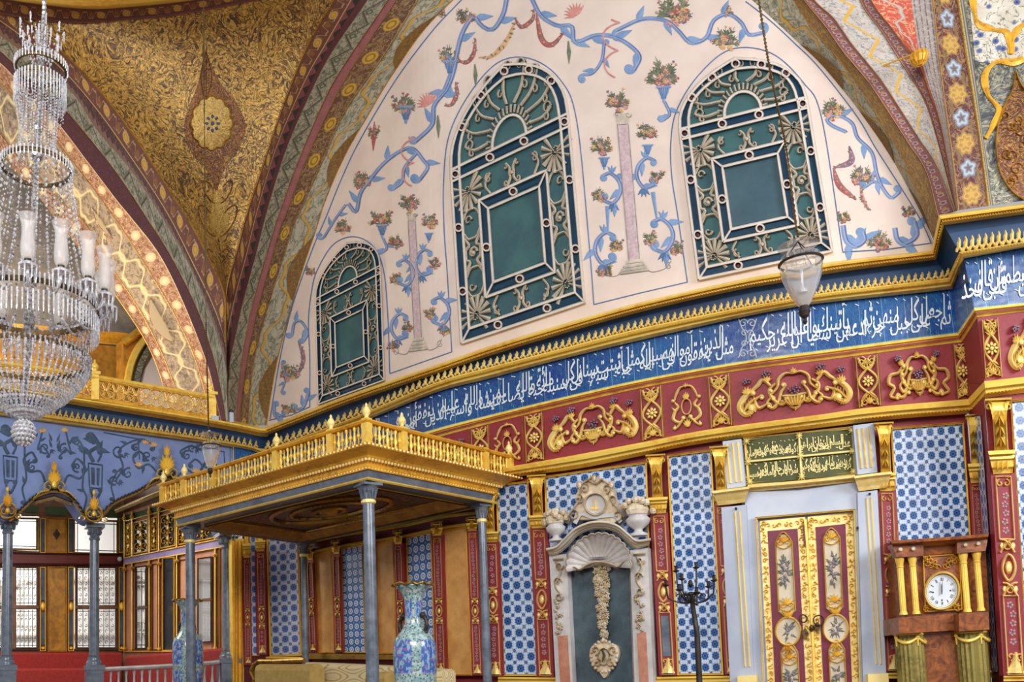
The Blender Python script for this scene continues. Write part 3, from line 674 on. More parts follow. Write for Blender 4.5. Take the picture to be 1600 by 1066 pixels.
# ---------------------------------------------------------------- left vault (pendentive) between the two arches
B6 = smooth([(-45, -30), (-8, 0), (37, 30), (60, 48), (108, 91), (159, 145), (203, 203), (243, 263), (280, 321), (304, 360), (323, 396), (344, 441), (351, 465), (352, 500), (352, 535)], 160)
A6 = smooth([(352, 535), (352, 500), (353, 465), (357, 434), (367, 400), (385, 333), (401, 285), (443, 161), (480, 71), (521, 0), (548, -50)], 160)
class Vault:
    def __init__(s):
        s.by, s.bx = B6[:, 1], B6[:, 0]; o = np.argsort(A6[:, 1]); s.ay, s.ax = A6[o, 1], A6[o, 0]
    def PN(s, p, d=0.):
        p = np.atleast_2d(np.asarray(p, float)); y = np.clip(p[:, 1], -60, 534); d = np.broadcast_to(np.asarray(d, float), (len(p),))
        xb = np.interp(y, s.by, s.bx); xa = np.interp(y, s.ay, s.ax)
        Yb = WL.P(np.stack([xb, y], 1), .3)[:, 1]; Ya = WM.P(np.stack([xa, y], 1), .34)[:, 1]
        t = np.clip((p[:, 0]-xb)/np.maximum(xa-xb, 1), -.3, 1.3)
        Y = Yb*(1-t)+Ya*t+np.clip(.9*t*(1-t), 0, 1)-d
        r = rays(p); k = Y/r[:, 1]; return np.stack([r[:, 0]*k, Y, EYE+r[:, 2]*k], 1), np.tile([0., -1., 0.], (len(p), 1))
    def P(s, p, d=0.): return s.PN(p, d)[0]
VP = Vault()
R1 = line([(-60, 8), (0, 22), (74, 32), (135, 35), (203, 30), (270, 24), (400, 0), (470, -18), (545, -45)])
R2 = line([(-60, -16), (0, -5), (40, 3), (135, 13), (203, 10), (297, 0), (360, -14), (480, -48)])
ys = np.linspace(-55, 533, 60); G = []
for y in ys:
    xb, xa = float(np.interp(y, B6[:, 1], B6[:, 0])), float(np.interp(y, VP.ay, VP.ax)); G.append(VP.P([(xb+(xa-xb)*s, y) for s in np.linspace(0, 1, 26)]))
MB().grid(G).build('wall_left_vault', M['pend_gold'], smoothed=True, kind='structure')
a = lp(R1, -60, 480, 50); b = lp(R2, -60, 480, 50)
MB().sweep(VP, b, a, [(0, .12), (.12, .1), (.85, .04), (1, .05)], 0, 40).build('trim_50', M['b_scroll'], kind='structure')
edge_lines(VP, [((lp(R1, -60, 480, 40), .05), 2.5)], M['b_pink'], 'trim_51')
gg = M['gold']
MB().sweep(VP, b-[0, 60], b, [(0, .9), (.6, .75), (.93, .45), (1, .2), (1.0, .1)], 0, 40).build('trim_52', M['gold'], kind='structure')
def scallop(cx, cy, rx, ry, n, amp, m=96): a = np.linspace(0, 2*PI, m, endpoint=False); k = 1+amp*np.abs(np.cos(a*n/2)); return np.stack([cx+rx*k*np.cos(a), cy+ry*k*np.sin(a)], 1)
def disc(W, out, c, d0, d1, rings=4):
    mb = MB(); c = np.array(c, float); n = len(out)
    V = [W.P(c+(out-c)*k, d0+(d1-d0)*(1-k**4)) for k in np.linspace(1, .02, rings+1)]
    mb.add(np.vstack(V), [(j*n+i, j*n+(i+1) % n, (j+1)*n+(i+1) % n, (j+1)*n+i) for j in range(rings) for i in range(n)]); return mb
def closed(p): return np.vstack([p, p[:2]])
# russet leaf field, drop shapes and the pale scalloped medallion painted on it
field = smooth([(322, 78), (334, 110), (352, 140), (372, 165), (384, 200), (372, 235), (352, 262), (343, 285), (338, 300), (330, 280), (318, 258), (298, 236), (288, 200), (296, 165), (308, 135), (316, 105), (322, 78)], 90)
disc(VP, field, (334, 195), .006, .01).build('trim_53', M['pend_russet'], kind='structure')
drop = smooth([(339, 296), (352, 322), (358, 345), (350, 372), (346, 400), (342, 372), (330, 348), (331, 322), (339, 296)], 60)
disc(VP, drop, (343, 345), .006, .012).build('trim_54', M['medal_disc'], kind='structure')
md = scallop(331, 192, 30, 39, 12, .1); mb = disc(VP, md, (331, 192), .01, .03); md_o = mb.build('vault_medallion', M['medal_disc'], kind='structure', smoothed=True)
mb = MB(); mb.ribbon(VP, closed(md), 2.2, .02, .035); mb.build('scalloped_rim', M['gold_dark'], md_o)
mb = MB()
for k in range(8): a = k*PI/4; mb.blob(VP, (332+9*math.cos(a), 193+11*math.sin(a)), 3.4, 2.4, .03, .036, a, 6)
mb.blob(VP, (332, 193), 3, 3.6, .03, .04); mb.build('star_of_petals', M['pdark'], md_o)
mb = MB()
for p in ([(322, 80), (314, 118), (318, 150)], [(322, 80), (331, 118), (325, 150)], [(322, 92), (322, 120), (322, 152)]): mb.ribbon(VP, smooth(p, 14), 1.8, .008, .016)
for s in (-1, 1):
    for yy, r in ((345, 22), (300, 16), (400, 10)):
        q = [(340+s*(4+r*(1-math.cos(t))*.5+r*.5*math.sin(t)), yy+r*math.cos(t)*1.1) for t in np.linspace(0, 4.2, 18)]; mb.ribbon(VP, q, 2., .008, .018)
mb.build('trim_55', M['pend_russet'], kind='structure')
# ---------------------------------------------------------------- left arch
cB = [(list(map(tuple, B6[::6]))+[(352, 535)], .3),
      ([(-45, 5), (0, 33), (45, 66), (98, 110), (150, 170), (200, 240), (259, 330), (300, 410), (333, 479), (352, 535), (353, 560)], .27),
      ([(-45, 25), (0, 55), (50, 92), (111, 142), (152, 203), (203, 263), (248, 330), (299, 420), (333, 504), (354, 573), (354, 590)], .24),
      ([(-45, 48), (0, 80), (50, 128), (101, 172), (136, 212), (182, 270), (222, 330), (264, 396), (306, 479), (333, 556), (347, 618), (354, 664)], .22),
      ([(-45, 70), (0, 98), (40, 140), (88, 189), (135, 250), (182, 312), (205, 340), (250, 399), (288, 476), (323, 566), (338, 625), (347, 662)], .2),
      ([(-45, 95), (0, 130), (40, 168), (84, 216), (135, 280), (182, 345), (226, 413), (264, 476), (299, 545), (319, 608), (330, 655)], -.1),
      ([(-45, 180), (0, 209), (20, 235), (60, 275), (101, 321), (135, 352), (174, 417), (215, 479), (250, 545), (274, 606), (290, 655)], -.7),
      ([(-45, 205), (0, 236), (20, 262), (55, 300), (84, 336), (112, 372), (150, 420), (187, 470), (226, 530), (250, 585), (268, 655)], -.8)]
bands(WL, [cB[0], cB[1]], ['b_scroll'], unit=[52], first=60)
bands(WL, cB[1:], ['b_tooth', 'b_leaf', 'b_dark', 'b_medal2', 'b_rib2', 'b_medal2'], unit=[60, 46, 40, 44, 100, 40], first=61)
edge_lines(WL, [(cB[0], 2.4), (cB[3], 1.2), ((cB[5][0], -.1), 2.), ((cB[6][0], -.7), 2), ((cB[7][0], -.8), 2)], M['gold_dark'], 'trim_68')
cart = [scallop(0, 0, 1, 1, 2, .0)]
mb = MB()
for cx, cy, a, L in ((170, 345, .95, 44), (253, 500, 1.1, 38), (95, 250, .8, 40)):
    q = [(cx+math.cos(a)*L*math.cos(t)-math.sin(a)*17*math.sin(t)*(1-.35*math.cos(t)**2), cy+math.sin(a)*L*math.cos(t)+math.cos(a)*17*math.sin(t)*(1-.35*math.cos(t)**2)) for t in np.linspace(0, 2*PI, 40, endpoint=False)]
    mb.ribbon(WL, closed(np.array(q)), 2, -.37, -.36); d = disc(WL, np.array(q), (cx, cy), -.375, -.37); mb.add(d.v, d.f)
mb.build('trim_69', M['b_medal2'], kind='structure')
# room seen through the arch
WG = Wall([WL.P([(x, 700)], -2.6)[0][:2] for x in (0, 330)])
mb = MB(); mb.panel(WG, [(-40, 30), (330, 30), (330, 560), (-40, 515)], 0); mb.build('wall_gallery_upper', M['beige'], kind='structure')
mb = MB(); mb.panel(WG, [(-40, 515), (330, 560), (330, 690), (-40, 660)], .05); mb.build('wall_gallery_lower', M['ochre_dark'], kind='structure')
MB().sweep(WG, [(-40, 500), (193, 520), (340, 545)], [(-40, 520), (193, 540), (340, 567)], [(0, .05), (0, .3), (.5, .2), (1, .05)]).build('trim_70', M['gold_deep'], kind='structure')
q = [(193, 530), (221, 508), (262, 470), (262, 700), (193, 700)]
MB().slab(WG, q, .3, .6).build('wall_gallery_side', M['ochre_dark'], kind='structure')
mb = MB().ribbon(WG, [(193, 536), (221, 516), (262, 482)], 14, .6, .75, .5); mb.build('trim_71', M['gold_deep'], kind='structure')
q = smooth([(199, 600), (205, 570), (216, 545), (232, 524), (252, 510)], 20); w2 = q+[13, 6]
mb = MB().ribbon(WG, q, 13, .6, .8, .6); mb.build('trim_72', M['gold'], kind='structure')
mb = MB().ribbon(WG, w2, 11, .6, .7, .8); mb.build('trim_73', M['b_leaf'], kind='structure')
MB().slab(WG, [(222, 600), (228, 575), (240, 555), (262, 540), (262, 640), (222, 640)], .6, .68).build('wall_gallery_niche', M['plaster'], kind='structure')
# ---------------------------------------------------------------- left wall: cornice and blue painted wall
K0 = line([(-60, 597), (0, 604), (118, 622), (330, 655), (411, 671)]); K1 = line([(-60, 606), (0, 614), (118, 633), (330, 667), (411, 683)])
K2 = line([(-60, 629), (0, 638), (104, 652), (356, 690), (411, 702)]); K3 = line([(-60, 642), (0, 650), (88, 662), (361, 699), (411, 712)])
K4 = line([(361, 737), (415, 758)])
a, b, c, d = (lp(K, -60, 419, 40) for K in (K0, K1, K2, K3))
t = MB().sweep(WL, a, b, [(-.3, -.3), (0, .24), (.2, .25), (.5, .2), (.7, .12), (1, .06)]).build('trim_75', M['gold'], kind='structure')
MB().sweep(WL, b, c, [(0, .05), (.3, .02), (1, .02)]).build('trim_76', M['fascia'], kind='structure')
t = MB().sweep(WL, c, d, [(0, .02), (0, .14), (.12, .17), (.4, .15), (.5, .11), (.8, .08), (1, .0)]).build('trim_77', M['gold'], kind='structure')
Z = np.zeros(40)
mb = MB(); cresting(mb, WL, c, Z, 9.4, 7, 10, .06, -60, 408); mb.build('leaf_cresting', M['gold_pale'], t)
mb = MB(); beads(mb, WL, blend(c, d, .3), Z, 4.6, 1.6, .012, .15, -60, 408, ry=1.4); mb.build('bead_row', M['gold_deep'], t)
G = [WL.P([(x, K3(x)*(1-k)+float(K4(max(x, 361)))*k) for k in (-.1, .5, 1)], .03) for x in np.linspace(365, 416, 8)]
MB().grid(G, [[((x-365)/40, k) for k in (0, .5, 1)] for x in np.linspace(365, 416, 8)]).build('wall_inscription_return', M['calli'], kind='structure')
AR = line([(-60, 770), (-30, 790), (0, 812), (14, 814), (26, 805), (42, 790), (55, 778), (70, 771), (85, 768), (100, 771), (113, 780), (122, 792), (133, 808), (147, 816), (160, 805), (172, 792), (190, 781), (215, 770), (240, 756), (262, 748), (284, 757), (300, 765), (330, 790), (350, 830), (364, 840)])
xs = np.linspace(-60, 364, 150)
front = np.array([WL.P([(x, K3(x)*(1-k)+AR(x)*k) for k in np.linspace(-.05, 1, 8)], 0) for x in xs]); _, NL = WL.PN([(0, 700)]); NL = NL[0]
MB().grid(front).grid(np.stack([front[:, -1], front[:, -1]-NL*.35], 1)).build('wall_left', M['bluewall'], kind='structure')
mb = MB(); mb.frame(WL, [(361, 700), (368, 702), (368, 845), (361, 843)], 2, 0, .05); mb.build('trim_78', M['whitemarble'], kind='structure')
# painted arabesques in slate on the blue wall
def spiral(c, r, a0, turns, sgn=1, n=24, r1=.15, asp=1.):
    return [(c[0]+asp*(r*(1-(1-r1)*t))*math.cos(a0+sgn*turns*2*PI*t), c[1]+(r*(1-(1-r1)*t))*math.sin(a0+sgn*turns*2*PI*t)) for t in np.linspace(0, 1, n)]
def leaf(mb, W, p, a, L, w, d0, d1):
    ca, sa = math.cos(a), math.sin(a); P = [(p[0]+ca*L*t, p[1]+sa*L*t) for t in np.linspace(0, 1, 5)]; mb.ribbon(W, P, [w*.2, w, w*.9, w*.5, w*.05], d0, d1)
def vine(mb, W, pts, w, d0, d1, ends=(8, 8), sg=(1, -1), leaves=0, n=40):
    P = smooth(pts, n); mb.ribbon(W, P, w, d0, d1)
    for e, r, s in ((0, ends[0], sg[0]), (-1, ends[1], sg[1])):
        if not r: continue
        t = (P[0]-P[2]) if e == 0 else (P[-1]-P[-3]); a = math.atan2(t[1], t[0]); c = (P[e][0]-s*r*math.sin(a), P[e][1]+s*r*math.cos(a))
        mb.ribbon(W, spiral(c, r, a-s*PI/2, .95, s), np.linspace(w, w*.5, 24), d0, d1)
        mb.blob(W, (c[0]+r*.1, c[1]), w*.8, w*.8, d0, d1)
    for k in range(leaves):
        i = int((k+1)*n/(leaves+1)); t = P[min(i+1, n-1)]-P[i-1]; a = math.atan2(t[1], t[0])+(1 if k % 2 else -1)*.8; leaf(mb, W, P[i], a, w*4, w*1.6, d0, d1)
mb = MB(); D0, D1 = .003, .008
def both(cx, f, cy0=0):
    for s in (-1, 1): f(lambda x, y: (cx+s*x, y+.155*(s*x)*.9), s)
def arab(T, s):
    vine(mb, WL, [T(14, 757), T(22, 740), T(40, 742), T(48, 725), T(36, 712), T(28, 722)], 3.5, D0, D1, (0, 4), (s, -s))
    vine(mb, WL, [T(46, 790), T(50, 770), T(44, 755), T(46, 730), T(46, 700), T(40, 685), T(33, 680)], 3.0, D0, D1, (4, 5), (-s, -s), 3)
    vine(mb, WL, [T(8, 712), T(18, 700), T(26, 706), T(22, 690), T(18, 672)], 2.7, D0, D1, (3, 0), (-s, s), 2)
    for y in (690, 700): leaf(mb, WL, T(4, y), -1.2 if s > 0 else -1.9, 14, 4, D0, D1)
both(85, arab)
for cx, cy, r, s in ((70, 700, 9, 1), (100, 702, 9, -1), (120, 730, 8, 1), (50, 730, 8, -1), (120, 690, 7, -1), (185, 705, 10, 1), (200, 740, 9, -1), (178, 750, 8, 1), (230, 712, 8, 1), (292, 712, 8, -1), (320, 735, 9, 1), (345, 765, 8, -1), (300, 700, 6, 1), (212, 700, 6, -1), (335, 715, 6, -1)):
    mb.ribbon(WL, spiral((cx, cy), r, s*1.2, 1.2, s, 22), np.linspace(3.2, 1.6, 22), D0, D1)
    for m in range(3): leaf(mb, WL, (cx+s*r, cy+r*.3), s*(.3+m*.6), 8, 3, D0, D1)
def arab2(T, s):
    vine(mb, WL, [T(15, 742), T(30, 730), T(46, 738), T(54, 722), T(44, 712), T(34, 720)], 3.2, D0, D1, (5, 4), (s, -s), 2)
    vine(mb, WL, [T(22, 700), T(38, 692), T(60, 700), T(76, 716), T(70, 740), T(80, 760)], 3.0, D0, D1, (5, 6), (-s, s), 4)
    vine(mb, WL, [T(84, 790), T(88, 770), T(80, 750)], 2.7, D0, D1, (4, 4), (-s, s), 1)
both(262, arab2)
mb.ribbon(WL, [(162, 676), (216, 686), (218, 718)], 2.0, D0, D1); mb.ribbon(WL, [(305, 700), (350, 706), (352, 740)], 2.0, D0, D1)
for cx, cy in ((16, 740), (149, 752)):                  # painted term pedestals with flaming urns
    for q in ([(cx-11, cy-28), (cx+11, cy-25), (cx+10, cy+12), (cx-9, cy+10)],):
        mb.ribbon(WL, closed(np.array(q)), 2.5, D0, D1); mb.poly(WL, [(cx-7, cy-22), (cx-1, cy-21), (cx-1, cy+6), (cx-6, cy+5)], D0+.002); mb.poly(WL, [(cx+2, cy-21), (cx+7, cy-20), (cx+6, cy+7), (cx+2, cy+6)], D0+.002)
    vine(mb, WL, [(cx-3, cy-30), (cx-9, cy-45), (cx+5, cy-56), (cx-4, cy-72)], 6, D0, D1, (0, 6), (1, -1), 3); vine(mb, WL, [(cx+4, cy-30), (cx+9, cy-44), (cx+1, cy-62)], 3.5, D0, D1, (0, 4), (1, -1), 2)
    vine(mb, WL, [(cx-8, cy+14), (cx, cy+30), (cx+9, cy+15)], 4.1, D0, D1, (3, 3), (1, -1))
mb.build('trim_79', M['pdark'], kind='structure')
mb = MB()
for x, y in ((67, 672), (101, 671), (216, 725), (306, 735), (240, 694), (228, 690)):
    for k in range(5): leaf(mb, WL, (x, y+4), -PI/2+(k-2)*.5, 9, 3.5, D0, D1+.002)
mb.build('trim_80', M['pyellow'], kind='structure')
# ---------------------------------------------------------------- gallery balustrade
def leafcluster(mb, W, c, r, d0, d1, n=7, a0=0, spread=2*PI):
    for k in range(n): leaf(mb, W, c, a0+spread*(k/(n-1) if spread < 6 else k/n), r*(1 if k % 2 else .8), r*.45, d0, d1)
QT = line([(-60, 557), (0, 564), (139, 584), (330, 617), (338, 619)]); QB = line([(-60, 594), (0, 601), (121, 621), (330, 655), (338, 657)])
gb = thing('gallery_balustrade', WL.P([(200, float(QB(200)))], .12)[0], 'gilded openwork balustrade of interlaced circles on the gallery beneath the left arch', 'balustrade')
a, b = lp(QT, -40, 336, 30), lp(QB, -40, 336, 30)
MB().sweep(WL, a, blend(a, b, .2), [(0, .06), (0, .16), (.5, .19), (1, .16), (1, .06), (0, .06)]).build('top_rail', M['gold'], gb)
MB().sweep(WL, blend(a, b, .86), b, [(0, .08), (0, .15), (1, .17), (1, .06)]).build('bottom_rail', M['gold_deep'], gb)
mb = MB(); x = -35
while x < 325:
    yt = float(QT(x))*.8+float(QB(x))*.2; yb = float(QT(x))*.14+float(QB(x))*.86; cy = (yt+yb)/2; r = (yb-yt)/2
    c = [(x+r*.95*math.cos(t), cy+r*math.sin(t)+.16*r*math.cos(t)) for t in np.linspace(0, 2*PI, 20)]; mb.ribbon(WL, c, 2.2, .1, .13)
    for k in range(4): a_ = k*PI/4+.4; mb.ribbon(WL, [(x-r*.9*math.cos(a_), cy-r*.9*math.sin(a_)), (x, cy), (x+r*.9*math.cos(a_), cy+r*.9*math.sin(a_))], 1.3, .1, .12)
    mb.blob(WL, (x, cy), 3, 3, .11, .15); x += 15.5
mb.build('circle_lattice', M['gold_pale'], gb, kind='stuff')
for px in (148, 331):
    q = WL.P([(px, float(QB(px)))], .13)[0]; h = WL.P([(px, float(QT(px)))], .13)[0][2]-q[2]; s = q[1]/F
    mb = MB(); mb.box((q[0], q[1], q[2]+h*.5), (6*s, 6*s, h*.5), .4); mb.box((q[0], q[1], q[2]+h+.01), (8*s, 8*s, .02), .4)
    po = mb.build('post', M['gold'], gb)
    mb = MB(); mb.lathe((q[0], q[1], q[2]+h+.03), [(.03, 0), (.02, .02), (.045, .05), (.05, .08), (.03, .11), (.012, .13), (.015, .15), (.0001, .17)], 10); mb.build('finial', M['gold'], po, smoothed=True)
# ---------------------------------------------------------------- the window bay behind the arcade
_B = WL.P([(376, 900)], 0)[0][:2]
best = min(np.linspace(.5, 5, 200), key=lambda D: abs(proj((*(_B-NL[:2]*D), 1.6))[0]-192))
BD = float(best); _C = _B-NL[:2]*BD
WB = Wall([WL.P([(-40, 900)], -BD)[0][:2], _C]); WS = Wall([_C, _B])
open('/tmp/bay','w').write(str((BD, _B.tolist(), _C.tolist(), NL.tolist())))
# ---------------------------------------------------------------- bay: back wall with windows, side wall, divan
def sheet(W, x0, x1, y0, y1, name, mat, d=0., th=.12, kind='structure', y1b=None, y0b=None):
    q = [(x0, y0), (x1, y0b or y0), (x1, y1b or y1), (x0, y1)]
    mb = MB(); mb.panel(W, q, d); mb.panel(W, [q[1], q[0], q[3], q[2]], d-th); return mb.build(name, mat, kind=kind)
def rect(x0, y0, x1, y1, s0=0., s1=0.): return [(x0, y0), (x1, y0+s0), (x1, y1+s1), (x0, y1)]
# back wall is built around the openings
mb = MB()
for q in (rect(-40, 745, 196, 806, 20, 4), rect(-40, 858, 196, 886, 8, 2), rect(61, 800, 116, 1020), rect(183, 800, 196, 1020), rect(-40, 1014, 196, 1290)):
    mb.panel(WB, q, 0, 3, 2)
mb.build('wall_bay_back', M['sash'], kind='structure')
mb = MB(); mb.panel(WB, rect(-40, 864, 194, 880, 4, 2), .03, 3, 1); mb.frame(WB, rect(-40, 862, 194, 882, 4, 2), 3, .0, .06); mb.build('trim_90', M['darkred'], kind='structure')
for n, (x0, y0, x1, y1) in enumerate([(0, 807, 61, 859), (114, 811, 185, 866)]):
    o = MB().frame(WB, rect(x0-30*(n == 0), y0, x1, y1, 2, 2), 3.5, -.02, .06).build('window_%d' % (n+1), M['brass'], kind='structure')
    mb = MB()
    for f in ((.12, .93) if n == 0 else (.1, .9)):
        x = x0+(x1-x0)*f; mb.ribbon(WB, [(x, y0+2), (x, y1)], 1.6, -.02, .01)
    for f in (.12, .88): mb.ribbon(WB, [(x0, y0+(y1-y0)*f), (x1, y0+(y1-y0)*f+2)], 1.6, -.02, .01)
    mb.build('glazing_bars', M['bronze'], o); MB().panel(WB, rect(x0-30*(n == 0), y0, x1, y1, 2, 2), -.03, 2, 2).build('pane', M['glass_thin'] if 'glass_thin' in M else M['glass'], o)
def iron_grille(mb, W, x0, y0, x1, y1, d, k=4):
    for i in range(k+1):
        x = x0+(x1-x0)*i/k; mb.ribbon(W, [(x, y0), (x, y1)], 1.1, d, d+.012)
    for i in range(k):
        xm = x0+(x1-x0)*(i+.5)/k
        for yy in (.2, .5, .8):
            y = y0+(y1-y0)*yy; r = (x1-x0)/k*.32
            for s in (-1, 1): mb.ribbon(W, spiral((xm, y+s*r*1.3), r, s*PI/2, .9, 1, 12), .9, d, d+.01)
    for yy in (.04, .96): y = y0+(y1-y0)*yy; mb.ribbon(W, [(x0, y), (x1, y)], 1.2, d, d+.012)
for n, (x0, x1, xm) in enumerate([(-30, 61, 22), (117, 184, 150)]):
    o = MB().frame(WB, rect(x0, 884, x1, 1016), 4.5, -.04, .05).build('window_%d' % (n+3), M['sash'], kind='structure')
    mb = MB(); mb.ribbon(WB, [(xm, 886), (xm, 1014)], 6, -.04, .04, .7); mb.ribbon(WB, [(x0, 949), (x1, 949)], 7, -.04, .05, .7)
    mb.build('sash', M['sash'], o)
    mb = MB()
    for a, b in ((x0+4, xm-3), (xm+3, x1-4)):
        for c, d in ((888, 945), (953, 1011)): iron_grille(mb, WB, a, c, b, d, -.03, 3 if n else 5)
    mb.build('iron_grille', M['iron'], o); MB().panel(WB, rect(x0, 884, x1, 1016), -.05, 2, 2).build('pane', M['glass'], o)
for x0, y0, x1, y1, mt in ((34, 789, 60, 800, 'darkgreen'), (72, 791, 105, 804, 'darkgreen'), (118, 795, 186, 808, 'darkgreen')):
    mb = MB(); q = rect(x0, y0, x1, y1, 2, 2); mb.panel(WB, q, .02, 2, 2); mb.build('trim_91', M[mt], kind='structure')
def gilt_panel(W, q, mat, gm='gold', w=2.5, d=.02, name='wall_panel', k='structure', parent=None, h=.03):
    o = MB().panel(W, q, d, 4, 4).build(name, M[mat], parent, kind=k if not parent else None)
    MB().frame(W, q, w, d, d+h).build('gilt_frame', M[gm], o); return o
gilt_panel(WB, rect(72, 808, 105, 864, 1, 1), 'ochre_dark', 'gold_dark'); o = gilt_panel(WB, rect(74, 885, 105, 1019), 'ochre_dark', 'gold_dark')
mb = MB(); mb.blob(WB, (88.5, 835), 6, 9, .02, .03, 0, 4); mb.build('trim_92', M['iron'], kind='structure')
for x in (67, 111, 190):
    mb = MB(); mb.frame(WB, rect(x-4.5, 886, x+4.5, 1018), 1.5, .02, .05); mb.frame(WB, rect(x-4.5, 810, x+4.5, 864), 1.5, .02, .05)
    mb.blob(WB, (x, 948), 3.5, 7, .03, .07, 0, 8); leafcluster(mb, WB, (x, 1015), 6, .03, .05, 3, -2.2, 1.3); mb.build('trim_93', M['gold'], kind='structure')
    mb = MB(); mb.panel(WB, rect(x-3, 889, x+3, 938), .03, 1, 1); mb.panel(WB, rect(x-3, 958, x+3, 1008), .03, 1, 1); mb.panel(WB, rect(x-3, 813, x+3, 861), .03, 1, 1); mb.build('trim_94', M['pdark'], kind='structure')
# view outside the windows: pale courtyard wall with a cornice
WO = Wall([WL.P([(-60, 900)], -BD-4)[0][:2], WL.P([(420, 900)], -BD-4)[0][:2]])
t = Mat('sunlit_plaster_outside', .9); t.col('f0ece6'); t.put(t.b.inputs['Emission Color'], 'fbf6ee'); t.b.inputs['Emission Strength'].default_value = .0; M['outside'] = t()
mb = MB(); mb.panel(WO, rect(-160, 600, 460, 1200), 0, 6, 4); mb.build('wall_courtyard', M['outside'], kind='structure')
mb = MB()
for y in (876, 905, 990): mb.ribbon(WO, [(-100, y), (460, y+3)], 5, .0, .12, .5)
for x in (0, 60, 200, 330): mb.frame(WO, rect(x, 915, x+30, 975), 3, 0, .1); mb.ribbon(WO, smooth([(x, 912), (x+15, 900), (x+30, 912)], 12), 3, 0, .1)
mb.build('trim_95', M['stone'], kind='structure')
_o = WB.P([(60, 800)], .0)[0]
# side wall
def S_(x, ya, yb): """y on a line of the side wall given its heights at x=194 and x=340"""; return ya+(yb-ya)*(x-194)/146.
def sq(x0, x1, l0, l1): return [(x0, S_(x0, *l0)), (x1, S_(x1, *l0)), (x1, S_(x1, *l1)), (x0, S_(x0, *l1))]
mb = MB()
for x0, x1, l0, l1 in ((190, 372, (785, 745), (888, 868)), (190, 211, (888, 868), (1018, 1018)), (230, 308, (888, 868), (1018, 1018)), (331, 372, (888, 868), (1018, 1018)), (190, 308, (1016, 1012), (1300, 1330)), (308, 372, (1016, 1003), (1300, 1330))): mb.panel(WS, sq(x0, x1, l0, l1), 0, 4, 2)
mb.build('wall_bay_side', M['peach'], kind='structure')
TOPS = (802, 752); GR = (806, 764); G2 = (815, 776); LV0 = (872, 843); LV1 = (882, 856); LO = (884, 861); LW = (1018, 1018)
mb = MB().sweep(WS, [(180, 795), (262, 761), (370, 719)], [(180, 803), (262, 770), (370, 731)], [(0, .02), (0, .16), (.4, .14), (.6, .08), (1, .02)]); mb.build('trim_96', M['gold'], kind='structure')
MB().panel(WS, sq(193, 358, (770, 735), (802, 752)), .01, 6, 1).build('wall_bay_arch_shade', M['wood'], kind='structure')  # strip of side wall, dark brown colour stands in for the arch's shadow
MB().panel(WS, sq(193, 372, GR, G2), .02, 6, 1).build('trim_97', M['darkgreen'], kind='structure')
MB().panel(WS, sq(193, 372, LV0, LV1), .03, 6, 1).build('trim_98', M['lavender'], kind='structure')
mb = MB()
for l in (G2, LV0, LV1, LW): mb.ribbon(WS, [(193, S_(193, *l)), (372, S_(372, *l))], 2.5, .02, .06, .4)
for x in (194, 206, 233, 248, 276, 296, 336):
    mb.ribbon(WS, [(x, S_(x, *GR)-3), (x, S_(x, *LV0))], 3.5, .02, .07, .4); mb.ribbon(WS, [(x, S_(x, *LV1)), (x, 1018)], 3, .02, .06, .4)
    leafcluster(mb, WS, (x, S_(x, *G2)-2), 6, .05, .09, 5, -2.6, 2.1); leafcluster(mb, WS, (x, S_(x, *LO)+4), 6, .04, .08, 5, .5, 2.1); leafcluster(mb, WS, (x, 1016), 6, .04, .08, 5, -2.6, 2.1)
mb.build('trim_99', M['gold'], kind='structure')
def scrollpanel(W, q, name, bg='mirror', fg='gold'):
    o = MB().panel(W, q, .025, 2, 2).build(name, M[bg], kind='structure'); mb = MB(); mb.frame(W, q, 2, .025, .05)
    q = np.array(q, float); H = np.linalg.norm(q[3]-q[0])
    for v in (.2, .5, .8):
        for s in (-1, 1):
            c = bil(q, .5+s*.24, v); mb.ribbon(W, spiral(c, H*.11, s*PI/2, 1.1, s, 16, .1, .8), 1.8, .03, .06)
        c = bil(q, .5, v+.08); mb.blob(W, c, 2.4, 4.5, .03, .07); leafcluster(mb, W, bil(q, .5, v-.08), 5, .03, .06, 5)
    mb.build('gilt_scrollwork', M[fg], o); return o
for x0, x1 in ((196, 204), (208, 231), (235, 246), (250, 274), (278, 294)): scrollpanel(WS, sq(x0, x1, (820, 782), (869, 840)), 'wall_scroll_panel')
scrollpanel(WS, sq(298, 334, (820, 782), (869, 840)), 'wall_scroll_panel')
def swin(x0, x1, n, bars=True):
    q = sq(x0, x1, (888, 868), (1016, 1012 if x0 < 300 else 1003)); o = MB().frame(WS, q, 2.5, .0, .05).build('window_%d' % n, M['sash'], kind='structure')
    MB().panel(WS, q, .012, 2, 2).build('pane', M['glass'], o)
    mb = MB(); mb.ribbon(WS, [bil(q, 0, .5), bil(q, 1, .5)], 5, .01, .04, .7); mb.build('sash', M['sash'], o)
    mb = MB(); q2 = np.array(q)
    if bars: iron_grille(mb, WS, x0+3, q[0][1]+3, x1-3, q[2][1]-2, .015, 2); mb.build('iron_grille', M['iron'], o)
    return o
swin(211, 230, 7)
swin(308, 331, 8, False)
gm = gilt_panel(WS, sq(253, 273, (878, 862), (1018, 1018)), 'mirror', 'gold', 2.2, name='wall_mirror')
gilt_panel(WS, sq(342, 355, (880, 857), (1018, 1020)), 'peach', 'gold', 1.6)
gilt_panel(WS, sq(237, 247, (888, 866), (1016, 1016)), 'peach', 'gold_dark', 1.2); gilt_panel(WS, sq(279, 294, (888, 866), (1016, 1012)), 'peach', 'gold_dark', 1.2)
